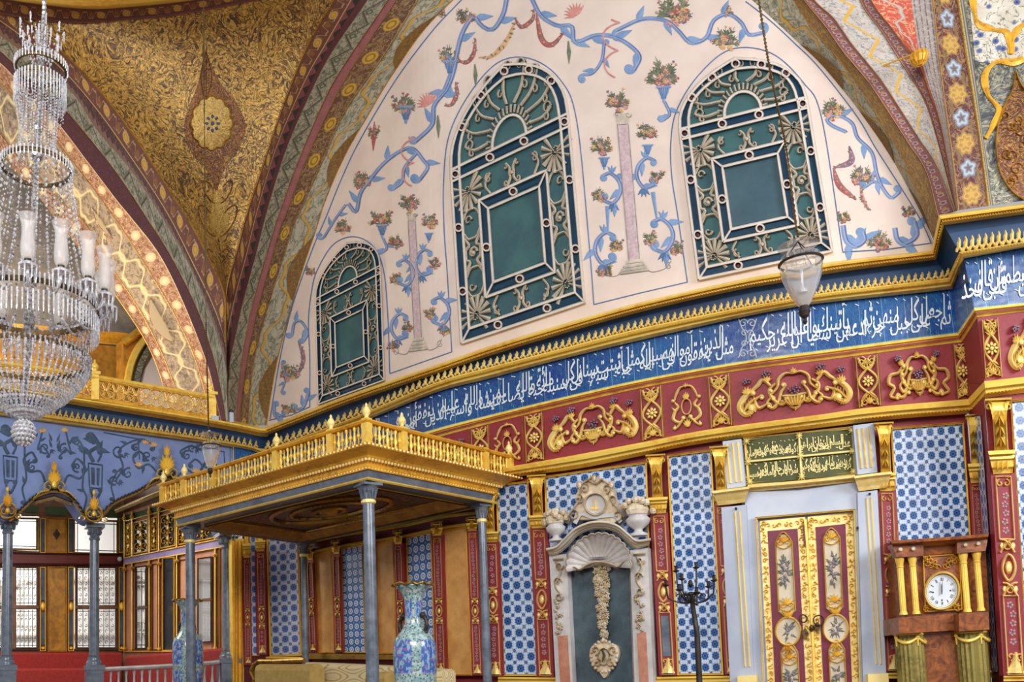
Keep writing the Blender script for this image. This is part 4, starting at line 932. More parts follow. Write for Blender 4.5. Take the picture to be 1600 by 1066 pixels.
# divan along back and side of the bay
def divan_part(W, x0, x1, y, d0, d1, ybot, name, par, mat='redcloth'):
    a = W.P([(x, y) for x in np.linspace(x0, x1, 14)], d1); z = a[:, 2].mean(); n = W.PN([(x0, y)], 0)[1][0]
    zb = W.P([((x0+x1)/2, ybot)], d1)[0][2]; G = []
    for p in a: G.append([(*(p-n*(d1-d0))[:2], zb), (*(p-n*(d1-d0))[:2], z), (*(p-n*.02)[:2], z+.015), (*p[:2], z-.02), (*p[:2], zb), (*(p-n*(d1-d0))[:2], zb)])
    mb = MB(); mb.grid(G); mb.f.append(tuple(range(5))); mb.mi.append(0); mb.f.append(tuple(13*6+i for i in range(5))); mb.mi.append(0); return mb.build(name, M[mat], par)
dv = thing('divan', (*WB.P([(90, 1040)], .5)[0][:2], 0), 'long crimson upholstered divan built round the window bay behind the arcade', 'divan')
divan_part(WB, -35, 190, 1021, .02, .28, 1075, 'backrest', dv); divan_part(WB, -35, 188, 1046, .28, .9, 1300, 'seat', dv)
divan_part(WS, 196, 352, 1021, .02, .2, 1100, 'side_backrest', dv)
# ---------------------------------------------------------------- arcade columns and their gilded crowns
def arc_col(x, yt, cap, yp, w, lab, d=-.15):
    b = WL.P([(x, yp)], d)[0]; s = b[1]/F; r = w/2*s; zt = WL.P([(x, yt)], d)[0][2]; zc = WL.P([(x, cap)], d)[0][2]; zp = b[2]
    o = thing('arcade_column', (b[0], b[1], 0), lab, 'column', 'grey marble columns of the arcade', 'thing')
    c = (b[0], b[1], 0)
    MB().lathe(c, [(r*1.02, zp+.12), (r*1.05, zp+.5), (r, (zp+zc)/2), (r*.93, zc)], 20, cap=False).build('shaft', M['shaft'], o, smoothed=True)
    mb = MB(); mb.lathe(c, [(r*1.1, zc-.02), (r*1.15, zc), (r*1.0, zc+.03), (r*1.15, zc+(zt-zc)*.5), (r*1.7, zc+(zt-zc)*.8), (r*1.8, zt-.03)], 16)
    for k in range(8):
        a = k*PI/4; mb.ball((c[0]+r*1.25*math.cos(a), c[1]+r*1.25*math.sin(a), zc+(zt-zc)*.45), r*.35, 6, 4, (1, 1, 1.6))
    mb.box((c[0], c[1], zt-.015), (r*1.9, r*1.9, .025), .4); mb.build('capital', M['shaft'], o)
    mb = MB(); mb.lathe(c, [(r*1.5, zp), (r*1.6, zp+.02), (r*1.5, zp+.05), (r*1.2, zp+.07), (r*1.35, zp+.09), (r*1.05, zp+.12)], 20); mb.build('base', M['shaft'], o, smoothed=True)
    mb = MB(); mb.box((c[0], c[1], zp/2), (r*1.75, r*1.75, zp/2), .4); mb.box((c[0], c[1], zp-.03), (r*1.95, r*1.95, .03), .4); mb.build('pedestal', M['beam'], o)
    return o
arc_col(10, 813, 832, 1040, 16, 'grey marble arcade column at the very left edge before the bay windows')
arc_col(147, 821, 842, 1040, 15, 'grey marble arcade column between the two scalloped arches')
arc_col(357, 836, 856, 1030, 18, 'grey marble arcade column at the corner beside the gilded jamb')
mb = MB()
AP = [(x, float(AR(x))) for x in np.linspace(14, 147, 60)]; mb.ribbon(WL, AP, 7, .0, .08, .5)
AP2 = [(x, float(AR(x))) for x in np.linspace(150, 361, 80)]; mb.ribbon(WL, AP2, 7, .0, .08, .5)
for P, st in ((AP, 2), (AP2, 2)):
    for k in range(0, len(P)-2, st):
        a = math.atan2(P[k+1][1]-P[k][1], P[k+1][0]-P[k][0]); leaf(mb, WL, (P[k][0], P[k][1]-1), a-.6, 8, 4, .05, .11)
mb.ribbon(WL, [(55, 786), (85, 778), (112, 788)], 8, -.05, .03, .6); mb.ribbon(WL, [(180, 800), (258, 768), (296, 764)], 6, -.05, .03, .6)
mb.build('trim_100', M['bronze'], kind='structure')
mb = MB()
for (xc, yc) in ((12, 798), (147, 803)):
    mb.ribbon(WL, [(xc+13*math.cos(t), yc+12*math.sin(t)) for t in np.linspace(0, 2*PI+.2, 26)], 4, .06, .13)
    for s in (-1, 1): mb.ribbon(WL, spiral((xc+s*5, yc+2), 6, -PI/2, .9, s, 16), 2.4, .08, .13); mb.ribbon(WL, spiral((xc+s*17, yc+8), 6, PI, .8, -s, 16), 3, .06, .12)
    for k in range(5): leaf(mb, WL, (xc, yc-6), -PI/2+(k-2)*.3, 28-abs(k-2)*7, 8, .08, .14)
    mb.blob(WL, (xc, yc-33), 3, 5, .08, .14); mb.blob(WL, (xc, yc), 4, 6, .08, .14)
for (xc, yc, h) in ((85, 757, 1.), (261, 737, 1.15)):
    for k in range(7): leaf(mb, WL, (xc, yc), -PI/2+(k-3)*.27, (30-abs(k-3)*5)*h, 9, .08, .15)
    for k in range(3): leaf(mb, WL, (xc, yc-20*h), -PI/2+(k-1)*.3, (20-abs(k-1)*5)*h, 6, .1, .15)
    for s in (-1, 1): mb.ribbon(WL, spiral((xc+s*9, yc+4), 8, -PI/2, 1, s, 18), 3, .07, .13); mb.ribbon(WL, smooth([(xc+s*8, yc+10), (xc+s*22, yc+13), (xc+s*34, yc+24*h)], 12), [6-.3*k for k in range(12)], .07, .13)
    mb.blob(WL, (xc, yc), 5, 8, .1, .17)
mb.build('trim_101', M['gold'], kind='structure')
# low marble balustrade between the columns
lb = thing('low_balustrade', (*WL.P([(250, 1040)], -.1)[0][:2], 0), 'low white marble balustrade in front of the red divan', 'balustrade')
BT = line([(160, 1043), (276, 1037), (352, 1031)]); BU = line([(160, 1049), (276, 1043), (352, 1037)])
MB().sweep(WL, lp(BT, 162, 350, 8), lp(BU, 162, 350, 8), [(0, -.22), (0, -.08), (.5, -.06), (1, -.08), (1, -.22), (0, -.22)]).build('rail', M['whitemarble'], lb)
for x in np.arange(173, 345, 12.2):
    p = WL.P([(x, float(BU(x)))], -.14)[0]; s = p[1]/F; h = p[2]
    MB().lathe((p[0], p[1], 0), [(3*s, 0), (3*s, h*.62), (1.6*s, h*.7), (3.6*s, h*.82), (1.8*s, h*.9), (1.4*s, h*.95), (3*s, h-.005)], 8).build('baluster', M['whitemarble'], lb, smoothed=True)
# gilded jamb between the arcade and the main wall
mb = MB(); q = [(362, 846), (379, 842), (381, 1060), (366, 1060)]
mb.slab(WL, [(362, 842), (381, 842), (381, 1290), (366, 1290)], -.1, .02); jb = mb.build('trim_102', M['gold'], kind='structure')
mb = MB()
for x in (366, 371, 377): mb.ribbon(WL, [(x, 846), (x+2.5, 1290)], 3, .02, .06)
mb.build('fluting', M['gold_deep'], jb)
MB().panel(WL, [(378, 750), (411, 752), (419, 1290), (382, 1290)], .0, 3, 8).build('wall_corner', M['darkred'], kind='structure')
# ---------------------------------------------------------------- tracery windows of the lunette
def tracery_window(n, q, ap, glass, k):
    """q TL TR BR BL at the springing, ap = apex height in units of the rectangle; k = px width of one unit"""
    B = lambda u, v: bil(q, u, v)
    def arch(i=0., m=14, ex=0.):
        h = ap-1; pr = [(1-i, 1), (.985-i, 1+h*.28), (.93-i*.95, 1+h*.5), (.83-i*.8, 1+h*.7-i*.3), (.68-i*.5, 1+h*.87-i*.6), (.5, ap-i*1.05)]
        R_ = smooth(pr, m); return np.vstack([R_, [(1-a, b) for a, b in R_[::-1][1:]]])
    def path(i, by=None): a = arch(i); by = i if by is None else by; return [(i, by)]+[(1-i, by)]+[tuple(p) for p in a]
    def px(P): return np.array([B(u, v) for u, v in P])
    mb = MB(); aa = arch(-.01); rx = aa[:len(aa)//2+1]
    G = [WM.P([B((1-rx[min(j, len(rx)-1)][0])*(1-s)+rx[min(j, len(rx)-1)][0]*s, rx[min(j, len(rx)-1)][1]) for s in np.linspace(0, 1, 9)], .007) for j in range(len(rx))]
    mb.grid(G); mb.panel(WM, [B(0, 1), B(1, 1), B(1, 0), B(0, 0)], .007, 9, 9)
    o = mb.build('window_%d' % n, M[glass], kind='structure')
    def loop(P): P = px(P); return np.vstack([P, P[:2]])
    def dense(P, m=6):
        P = [np.array(p) for p in P]; out = []
        for a, b in zip(P[:-1], P[1:]): out += [a*(1-t)+b*t for t in np.linspace(0, 1, m, endpoint=False)] if np.linalg.norm(b-a) > .2 else [a]
        return out+[P[-1]]
    mb = MB()
    for P in (path(.034),): Q = P+[P[0]]; mb.ribbon(WM, px(dense(Q)), .06*k, .008, .02, .8)
    for v in (1.0,): mb.ribbon(WM, px([(0, v), (1, v)]), .055*k, .008, .02, .8)
    r = [(.25, .25), (.75, .25), (.75, .75), (.25, .75), (.25, .25)]
    mb.ribbon(WM, px(dense(r)), .05*k, .008, .02, .8); mb.build('blue_border_strip', M['tealbar'], o)
    mb = MB(); w = .03*k
    for i in (.0, .068): P = path(i); mb.ribbon(WM, px(dense(P+[P[0]])), w, .0, .05, .5)
    for dv in (-.035, .035): mb.ribbon(WM, px([(.0, 1+dv), (1, 1+dv)]), w, .0, .05, .5)
    for i in (.215, .285): rr = [(i, i), (1-i, i), (1-i, 1-i), (i, 1-i), (i, i)]; mb.ribbon(WM, px(dense(rr)), w, .0, .05, .5)
    for a in (0, 1):
        for b in (0, 1):
            x, y = (.215 if a == 0 else .785), (.215 if b == 0 else .785); x2, y2 = (.285 if a == 0 else .715), (.285 if b == 0 else .715); mb.ribbon(WM, px([(x, y), (x2, y2)]), w*.8, 0, .05, .4)
        mb.ribbon(WM, px([(a, 0), (.068 if a == 0 else .932, .068)]), w*.8, 0, .05, .4)
    studs = [(.034, .3), (.034, .68), (.034, 1.0), (.966, .3), (.966, .68), (.966, 1.0), (.3, .034), (.7, .034), (.33, 1.0), (.62, 1.0), (.25, .5), (.75, .5), (.5, .25), (.5, .75)]
    aa = arch(.034, 14); studs += [tuple(aa[i]) for i in (5, 9, 13, 17, 21)]
    for u, v in studs: c = B(u, v); mb.ribbon(WM, [(c[0]+.03*k*math.cos(t), c[1]+.03*k*math.sin(t)) for t in np.linspace(0, 2*PI+.3, 12)], .022*k, .01, .055, .4)
    # fan light centre
    P = [(.5+.145*math.cos(t), 1.04+.14*math.sin(t)) for t in np.linspace(0, PI, 16)]; mb.ribbon(WM, px(P), w, .0, .045, .5)
    mb.build('white_tracery', M['stone'], o)
    mb = MB()
    for u, v in studs: mb.blob(WM, B(u, v), .02*k, .02*k, .015, .04, 0, 7)
    mb.build('studs', M['bead'], o)
    # scroll ornaments
    mb = MB(); sw = .019*k; sh_ = MB(); _rb = mb.ribbon
    def rib2(W, P, w, d0, d1, top=.0): _rb(W, P, w, d0+.006, d1, top); sh_.ribbon(W, np.asarray(P, float)+[.008*k, .012*k], np.asarray(w)*1.5 if np.ndim(w) else w*1.5, .007, .0085, .9)  # each scroll gets a wider dark copy, offset as a painted drop shadow
    mb.ribbon = rib2
    def sp(u, v, r, a, s, t=1.0, ww=1.): mb.ribbon(WM, px(spiral((u, v), r, a, t, s, 14, .2)), np.linspace(sw*ww, sw*ww*.6, 14), .006, .035)
    for a in range(9):                                 # radiating stems ending in curls
        t = PI*(a+.5)/9; L = .2+.14*math.sin(t)+.05*(a % 2); x, y = .5+.18*math.cos(t), 1.05+.2*math.sin(t); lim = .40 if ap > 1.45 else .36
        s = 1 if t < PI/2 else -1; ex, ey = .5+(.18+L*.85)*math.cos(t), 1.05+min(.2+L*.95, lim)*math.sin(t)*(ap-1)/.47
        mb.ribbon(WM, px(smooth([(x, y), ((x+ex)/2+.02*s, (y+ey)/2-.02), (ex, ey)], 8)), sw*1.3, .006, .035)
        sp(ex-.035*s, ey, .038, 0 if s > 0 else PI, s, 1.1); sp((x+ex)/2+.045*s, (y+ey)/2-.03, .026, PI/2, -s, .9)
    for a in range(17): t = PI*(a+.5)/17; mb.ribbon(WM, px([(.5+.16*math.cos(t), 1.04+.155*math.sin(t)), (.5+.2*math.cos(t), 1.04+.2*math.sin(t))]), sw*.9, .006, .03)
    for cu in (0, 1):                                  # corner palmettes
        for cv in (0, 1):
            bx, by = (.07 if cu == 0 else .93), (.07 if cv == 0 else .93); sx, sy = (1 if cu == 0 else -1), (1 if cv == 0 else -1)
            cx, cy = bx+sx*.075, by+sy*.075
            for m in range(11):
                t = -.25*PI+m*(1.9*PI)/14+(.0); dx, dy = math.cos(t)*sx, math.sin(t)*sy
                mb.ribbon(WM, px([(cx+dx*.02-sx*.01, cy+dy*.02-sy*.01), (cx+dx*.125-sx*.02, cy+dy*.125-sy*.02)]), [sw*.8, sw*2.0], .006, .04)
            for m in range(8): t = m*PI/4; mb.blob(WM, B(cx-sx*.02+.018*math.cos(t), cy-sy*.02+.018*math.sin(t)), sw*.45, sw*.45, .01, .045, 0, 5)
            sp(cx+sx*.16, cy-sy*.03, .03, PI/2, sx, .9); sp(cx-sx*.03, cy+sy*.16, .03, 0, -sy, .9); mb.ribbon(WM, px(smooth([(cx+sx*.175, cy-sy*.06), (cx+sx*.13, cy+sy*.0), (cx+sx*.17, cy+sy*.06)], 10)), sw, .006, .03)
    for (cx, cy, hz) in ((.14, .5, 0), (.86, .5, 0), (.5, .14, 1), (.5, .86, 1)):
        for s in (-1, 1):
            for e in (-1, 1):
                if hz: mb.ribbon(WM, px(smooth([(cx+s*.045, cy+e*.065), (cx+s*.015, cy+e*.03), (cx+s*.018, cy)], 8)), sw*1.2, .006, .035); sp(cx+s*.05, cy+e*.045, .018, PI/2*e, s, .8)
                else: mb.ribbon(WM, px(smooth([(cx+s*.065, cy+e*.1), (cx+s*.03, cy+e*.05), (cx+s*.06, cy+e*.03), (cx+s*.06, cy)], 10)), sw*1.3, .006, .035)
        if not hz: sp(cx, cy, .035, 0, 1, 1.2, 1.3)
        mb.blob(WM, B(cx, cy), sw, sw, .01, .045, 0, 7)
    for s in (0, 1):                                   # scalloped ends of the side panes
        x0, x1 = (.075, .21) if s == 0 else (.79, .925)
        for y, e in ((.6, -1), (.74, 1), (.4, 1), (.26, -1)): mb.ribbon(WM, px(smooth([(x0, y+e*-.03), (x0+.03, y+e*.01), ((x0+x1)/2, y+e*.015), (x1-.03, y+e*.01), (x1, y-e*.03)], 10)), sw, .006, .03)
    mb.build('scrollwork', M['tracery_dark'], o); sh_.build('painted_shadow', M['outline'], o)
    MB().panel(WM, [B(.3, .7), B(.7, .7), B(.7, .3), B(.3, .3)], .012, 2, 2).build('centre_pane', M['teal_smoke' if n == 12 else 'teal'], o)
    return o
W1 = [(493, 473), (594, 421), (600, 594), (497, 632)]; W2 = [(705, 275), (888, 187), (913, 472), (721, 536)]; W3 = [(1063, 210), (1261, 160), (1300, 392), (1092, 436)]
tracery_window(10, W1, 1.40, 'teal', 100); tracery_window(11, W2, 1.475, 'teal', 190); tracery_window(12, W3, 1.41, 'teal', 200)
# ---------------------------------------------------------------- murals of the lunette
E0, E1 = .002, .006
PB = {k: MB() for k in ('pblue', 'pblue2', 'plilac', 'ppink', 'pred', 'pgreen', 'pyellow', 'ppurple', 'pgrey', 'prose', 'pcream')}
M['pcream'] = plain('ivory_mural_paint', 'd9cbb8', .8, sc=8)
def bl(pts, w=1.8, k='pblue2'): PB[k].ribbon(WM, smooth(pts, max(20, len(pts)*8)), w, E0, E1)
rs = random.Random(4)
def flower(c, r, k):
    for m in range(5): a = m*1.2566+rs.random(); PB[k].blob(WM, (c[0]+r*.5*math.cos(a), c[1]+r*.5*math.sin(a)), r*.5, r*.4, E0, E1, a, 6)
    PB['pyellow'].blob(WM, c, r*.25, r*.25, E1, E1+.002, 0, 5)
def bouquet(c, r, up=1., pal=('pred', 'ppink', 'ppurple', 'pyellow'), n=None):
    n = n or int(5+r*.35)
    for m in range(int(n*2.2)):
        a = -PI/2+rs.uniform(-1.5, 1.5); d = r*rs.uniform(.5, 1.15)*(1 if abs(a+PI/2) < .8 else .75); e = (c[0]+d*math.cos(a), c[1]+d*math.sin(a)*up)
        PB['pgreen'].ribbon(WM, [c, ((c[0]+e[0])/2+rs.uniform(-2, 2), (c[1]+e[1])/2), e], [1.2, .9, .5], E0, E1)
        for s in (-1, 1): leaf(PB['pgreen'], WM, ((c[0]+2*e[0])/3, (c[1]+2*e[1])/3), a+s*.7, r*.24, r*.11, E0, E1)
        if m % 3 == 0: PB[rs.choice(pal)].blob(WM, e, 1.8, 2.6, E0, E1, a, 5)
    for m in range(n):
        a = rs.uniform(0, 2*PI); d = r*.5*math.sqrt(rs.random()); flower((c[0]+d*math.cos(a), c[1]+d*math.sin(a)*.8-r*.15), r*rs.uniform(.13, .22), rs.choice(pal))
def sc(pts, w=6, r=(6, 6), sg=(1, -1), k='pblue', lv=2):
    P = smooth(pts, 40); vine(PB[k], WM, pts, w, E0, E1, r, sg, lv); PB['plilac'].ribbon(WM, P, w*.35, E1, E1+.002)
    PB['pblue2'].ribbon(WM, P+[w*.42, 0], w*.25, E1, E1+.002)
def Csc(c, r, op, h=1.25):
    """acanthus C-scroll, open towards op (+1 right, -1 left), with tail"""
    cx, cy = c; pts = [(cx+op*r*.5, cy-r*h*.85), (cx-op*r*.1, cy-r*h), (cx-op*r*.75, cy-r*h*.5), (cx-op*r*.85, cy+r*h*.2), (cx-op*r*.3, cy+r*h*.85), (cx+op*r*.45, cy+r*h*.7)]
    sc(pts, r*.3, (r*.22, r*.34), (op, -op), lv=3)
    for m in range(4): a = PI/2+(m-1.5)*.5; leaf(PB['pblue2'], WM, (cx-op*r*.3, cy+r*h*.9), a, r*.7, r*.28, E0, E1)
    for m in range(3): leaf(PB['pblue'], WM, (cx-op*r*.2, cy-r*h*1.05), -PI/2+(m-1)*.6, r*.6, r*.25, E0, E1)
def vase(c, r):
    x, y = c; mb = PB['pblue']; mb.ribbon(WM, [(x, y-r), (x, y-r*.3), (x, y+r*.4), (x, y+r)], [r*1.5, r*1.3, r*.5, r*.3], E0, E1)
    for m in range(5): PB['pblue2'].ribbon(WM, [(x+(m-2)*r*.28, y-r), (x+(m-2)*r*.12, y+r*.5)], r*.12, E1, E1+.002)
    mb.ribbon(WM, [(x-r*.95, y-r), (x+r*.95, y-r*1.05)], r*.3, E1, E1+.003)
# contour lines
bl([(713, 8), (675, 49), (619, 124), (563, 218), (533, 281), (510, 338), (488, 390), (457, 478), (437, 563), (422, 655)]); bl([(713, 8), (745, -25)])
PB['pblue2'].ribbon(WM, [(420, 657), (455, 649), (484, 636)], 1.8, E0, E1)
bl([(484, 636), (484, 560), (482, 500), (487, 455), (495, 424), (520, 383), (552, 370), (582, 384), (599, 421), (606, 495), (609, 584)])
PB['pblue2'].ribbon(WM, [(609, 584), (660, 566), (706, 550)], 1.8, E0, E1)
bl([(706, 550), (699, 430), (694, 360), (693, 285), (702, 210), (736, 143), (781, 96), (830, 92), (875, 124), (901, 188), (920, 375), (928, 476)])
PB['pblue2'].ribbon(WM, [(928, 476), (1000, 458), (1074, 441)], 1.8, E0, E1)
bl([(1074, 441), (1059, 337), (1050, 278), (1048, 225), (1057, 173), (1091, 118), (1142, 77), (1205, 83), (1256, 130), (1284, 185), (1317, 394)])
PB['pblue2'].ribbon(WM, [(1317, 394), (1385, 390), (1455, 380)], 2, E0, E1)
bl([(1455, 380), (1438, 343), (1405, 289), (1368, 231), (1339, 182), (1281, 107), (1240, 66), (1201, 30), (1165, 2)])
# painted columns
def pcol(t, b, w):
    t = np.array(t, float); b = np.array(b, float)
    PB['pcream'].ribbon(WM, [t+(0, 1), b], w+1.6, E0, E0+.001, .9)
    PB['prose'].ribbon(WM, [t+(0, 1), b], w, E0+.001, E1, .8)
    for s in (-1, 1): PB['pgrey'].ribbon(WM, [t+(s*w/2, 0), b+(s*w/2, 0)], 1.1, E1, E1+.002)
    for m, (dy, ww) in enumerate([(0, 1.5), (6, 1.9), (11, 2.3), (15, 2.6)]): PB['pcream'].ribbon(WM, [b+(-w*ww/2, dy+w*ww*.07), b+(w*ww/2, dy-w*ww*.07)], 5, E1, E1+.003); PB['pgrey'].ribbon(WM, [b+(-w*ww/2, dy+3+w*ww*.07), b+(w*ww/2, dy+3-w*ww*.07)], 1, E1+.002, E1+.004)
    PB['pcream'].ribbon(WM, [t+(0, -w*1.0), t+(0, -w*.5), t], [w*1.5, w*1.2, w*1.0], E1, E1+.004)
    for s in (-1, 1): PB['pgrey'].ribbon(WM, spiral(t+(s*w*.5, -w*.9), w*.35, 0, .9, s, 10), 1, E1, E1+.006)
    for s in (-1, 1):
        PB['pgrey'].ribbon(WM, smooth([b+(s*w*.9, 8), b+(s*w*1.6, 20-s*3), b+(s*w*2.8, 17-s*5), b+(s*w*3.4, 8-s*8)], 18), 1.3, E0, E1); PB['pgrey'].ribbon(WM, spiral(b+(s*w*3.2, 14-s*6), 6, -PI/2, 1, -s, 14), 1.2, E0, E1)
pcol((643, 345), (653, 530), 11); pcol((973, 194), (991, 408), 17); bouquet((641, 324), 22); bouquet((965, 168), 27)
for (x, y, r) in ((939, 236, 22), (1010, 214, 22)): bouquet((x, y), r)
vase((944, 256), 9); vase((1012, 236), 9)
Csc((952, 296), 20, -1); Csc((1012, 272), 20, 1); Csc((948, 390), 21, 1); Csc((1032, 370), 22, -1)
for p in ((935, 312), (1026, 284), (962, 390), (1016, 380), (944, 430), (1058, 395)): bouquet(p, 17, 1.1)
PB['pblue'].ribbon(WM, [(949, 322), (950, 362)], [7, 3], E0, E1); PB['pblue'].ribbon(WM, [(1020, 300), (1026, 340)], [7, 3], E0, E1)
bouquet((618, 384), 18); bouquet((672, 352), 18); vase((670, 372), 7); Csc((631, 428), 17, -1); Csc((626, 512), 17, 1); Csc((664, 412), 17, 1); Csc((686, 488), 18, -1)
for p in ((618, 442), (636, 516), (678, 418), (672, 496), (614, 545), (694, 520)): bouquet(p, 14, 1.1)
# great garland
sc([(506, 371), (524, 342), (540, 320)], 4, (7, 0), (1, 1)); sc([(544, 318), (556, 331), (563, 302), (578, 281), (600, 255), (626, 236), (645, 232), (661, 250), (668, 262), (655, 282)], 6, (0, 8), (1, 1), lv=5)
sc([(650, 240), (632, 262), (628, 284), (614, 296)], 5, (0, 5), (1, 1)); sc([(648, 222), (675, 195), (678, 165), (698, 139), (709, 109), (713, 86), (722, 52), (739, 26), (752, 40), (770, 46), (786, 22), (792, -6)], 7, (5, 5), (1, -1), lv=6)
sc([(828, -8), (845, 24), (871, 40), (893, 41), (898, 66), (928, 56), (954, 56), (980, 68), (999, 88), (990, 110)], 7, (0, 8), (1, 1), lv=6); sc([(944, 66), (940, 94), (926, 114), (910, 117)], 5, (4, 7), (1, -1)); sc([(962, 48), (1003, 30), (1040, 32), (1060, 48), (1079, 67), (1103, 59), (1115, 32), (1138, 22), (1158, 35), (1170, 54), (1193, 51)], 6.5, (9, 9), (-1, -1), lv=6)
for p, r in (((632, 172), 26), ((566, 290), 22), ((536, 362), 20), ((703, 96), 24), ((728, 32), 20), ((1055, 30), 38), ((1034, 128), 36), ((1134, 70), 28), ((1138, 24), 14), ((595, 350), 24), ((1304, 180), 26), ((1347, 284), 26), ((1374, 385), 26), ((451, 590), 22), ((451, 645), 17), ((484, 428), 12), ((1318, 345), 16), ((1420, 336), 15), ((690, 24), 10)): bouquet(p, r)
for p, r in (((634, 180), 13), ((597, 362), 10), ((1037, 148), 12), ((703, 108), 12)): vase(p, r)
sc([(1038, 158), (1046, 178), (1036, 188)], 5, (0, 5), (1, 1)); sc([(598, 372), (604, 388), (595, 396)], 4, (0, 4), (1, 1)); sc([(703, 118), (694, 140), (684, 152)], 6, (0, 0))
def loops(x, y, h, w):
    P = [(x+w*math.sin(t*2.2)*(1 if t < 3 else .8), y+h*t/6.0+6*math.cos(t*2.2)) for t in np.linspace(0, 6, 50)]; PB['ppink'].ribbon(WM, P, 2.4, E1, E1+.003)
loops(638, 208, 78, 11); loops(955, 24, 92, 13)
for c in ((671, 163), (901, 24)):
    for m in range(9): leaf(PB['ppink'], WM, c, -PI/2+(m-4)*.3-.6, 20, 5, E0, E1)
def garland(pts, k='pred', w=6):
    P = smooth(pts, 24); ww = w*np.sin(np.linspace(.15, PI-.15, 24))+1; PB[k].ribbon(WM, P, ww, E0, E1)
    for m in range(2, 23, 2): leaf(PB['pgreen'], WM, P[m], rs.uniform(0, 6.28), 5, 2.5, E1, E1+.002); PB['ppurple' if m % 4 else 'ppink'].blob(WM, P[m], 1.8, 1.8, E1, E1+.003, 0, 5)
garland([(694, 165), (706, 163), (714, 145), (712, 128)]); garland([(713, 92), (728, 98), (740, 84), (743, 60)]); garland([(804, 28), (815, 42), (832, 30), (834, 14)]); garland([(838, 20), (846, 60), (862, 70), (882, 50)], w=8); garland([(748, 90), (768, 88), (790, 66), (805, 34)], 'pyellow', 7)
garland([(1327, 228), (1330, 252), (1304, 262)], 'ppurple', 9); garland([(1302, 262), (1312, 290), (1338, 312)], 'pred', 9); garland([(466, 532), (474, 562), (462, 592)], 'ppurple', 6); garland([(1345, 290), (1348, 310), (1358, 328)], 'ppink', 5)
for x, y in ((888, 64), (684, 180), (742, 100)): PB['pgreen'].ribbon(WM, [(x, y), (x+1, y+18), (x+1, y+36)], [2, 7, .5], E0, E1)
PB['pred'].ribbon(WM, [(585, 190), (584, 214), (583, 236)], [1, 8, 1], E0, E1); bouquet((584, 214), 13, 1.4, ('ppink', 'pred'))
# right spandrel and left spandrel scrolls
sc([(1322, 206), (1300, 196), (1292, 186), (1308, 180), (1331, 192), (1340, 215), (1362, 238), (1369, 268), (1377, 290), (1392, 309), (1405, 300)], 6, (0, 6), (1, -1), lv=3); sc([(1352, 292), (1366, 284), (1378, 292)], 5, (6, 0), (1, 1))
for P in ([(1317, 352), (1322, 376), (1336, 385), (1350, 376), (1348, 362)], [(1398, 356), (1402, 374), (1414, 381), (1432, 368), (1428, 345)]): sc(P, 8, (0, 5), (1, -1), lv=4)
sc([(456, 524), (460, 505), (471, 503), (480, 520), (474, 534)], 4.5, (5, 4), (1, 1)); sc([(428, 632), (430, 650), (444, 648)], 5, (4, 4), (1, -1)); sc([(462, 640), (474, 636), (482, 612)], 5, (5, 4), (1, -1)); sc([(440, 568), (446, 590), (440, 612)], 3, (4, 4), (1, -1))
MN = {'pblue': 'blue', 'pblue2': 'deep_blue', 'plilac': 'lilac', 'ppink': 'pink', 'pred': 'red', 'pgreen': 'olive', 'pyellow': 'yellow', 'ppurple': 'mauve', 'pgrey': 'grey', 'prose': 'rose', 'pcream': 'ivory'}
for k, mb in PB.items(): mb.build('mural_'+MN[k], M[k], lun)
# ---------------------------------------------------------------- inscriptions
_AB = {'ا': 'FE8D FE8E', 'أ': 'FE83 FE84', 'إ': 'FE87 FE88', 'آ': 'FE81 FE82', 'ب': 'FE8F FE90 FE91 FE92', 'ت': 'FE95 FE96 FE97 FE98', 'ث': 'FE99 FE9A FE9B FE9C',
       'ج': 'FE9D FE9E FE9F FEA0', 'ح': 'FEA1 FEA2 FEA3 FEA4', 'خ': 'FEA5 FEA6 FEA7 FEA8', 'د': 'FEA9 FEAA', 'ذ': 'FEAB FEAC', 'ر': 'FEAD FEAE', 'ز': 'FEAF FEB0',
       'س': 'FEB1 FEB2 FEB3 FEB4', 'ش': 'FEB5 FEB6 FEB7 FEB8', 'ص': 'FEB9 FEBA FEBB FEBC', 'ض': 'FEBD FEBE FEBF FEC0', 'ط': 'FEC1 FEC2 FEC3 FEC4', 'ع': 'FEC9 FECA FECB FECC',
       'غ': 'FECD FECE FECF FED0', 'ف': 'FED1 FED2 FED3 FED4', 'ق': 'FED5 FED6 FED7 FED8', 'ك': 'FED9 FEDA FEDB FEDC', 'ل': 'FEDD FEDE FEDF FEE0', 'م': 'FEE1 FEE2 FEE3 FEE4',
       'ن': 'FEE5 FEE6 FEE7 FEE8', 'ه': 'FEE9 FEEA FEEB FEEC', 'ة': 'FE93 FE94', 'و': 'FEED FEEE', 'ي': 'FEF1 FEF2 FEF3 FEF4', 'ى': 'FEEF FEF0', 'ئ': 'FE89 FE8A FE8B FE8C', 'ء': 'FE80'}
_AB = {k: [chr(int(x, 16)) for x in v.split()] for k, v in _AB.items()}
def shape(wd):
    out = []; n = len(wd); i = 0; prev = False
    while i < n:
        c = wd[i]; f = _AB[c]; nxt = i+1 < n and len(_AB[wd[i+1]]) > 1
        if c == 'ل' and i+1 < n and wd[i+1] in 'اأ': out.append({'ا': '\uFEFB\uFEFC', 'أ': '\uFEF7\uFEF8'}[wd[i+1]][1 if prev else 0]); prev = False; i += 2; continue
        dual = len(f) == 4
        if prev: g = f[3] if dual and nxt else f[1] if len(f) > 1 else f[0]
        else: g = f[2] if dual and nxt else f[0]
        prev = dual and nxt; out.append(g); i += 1
    return ''.join(out[::-1])
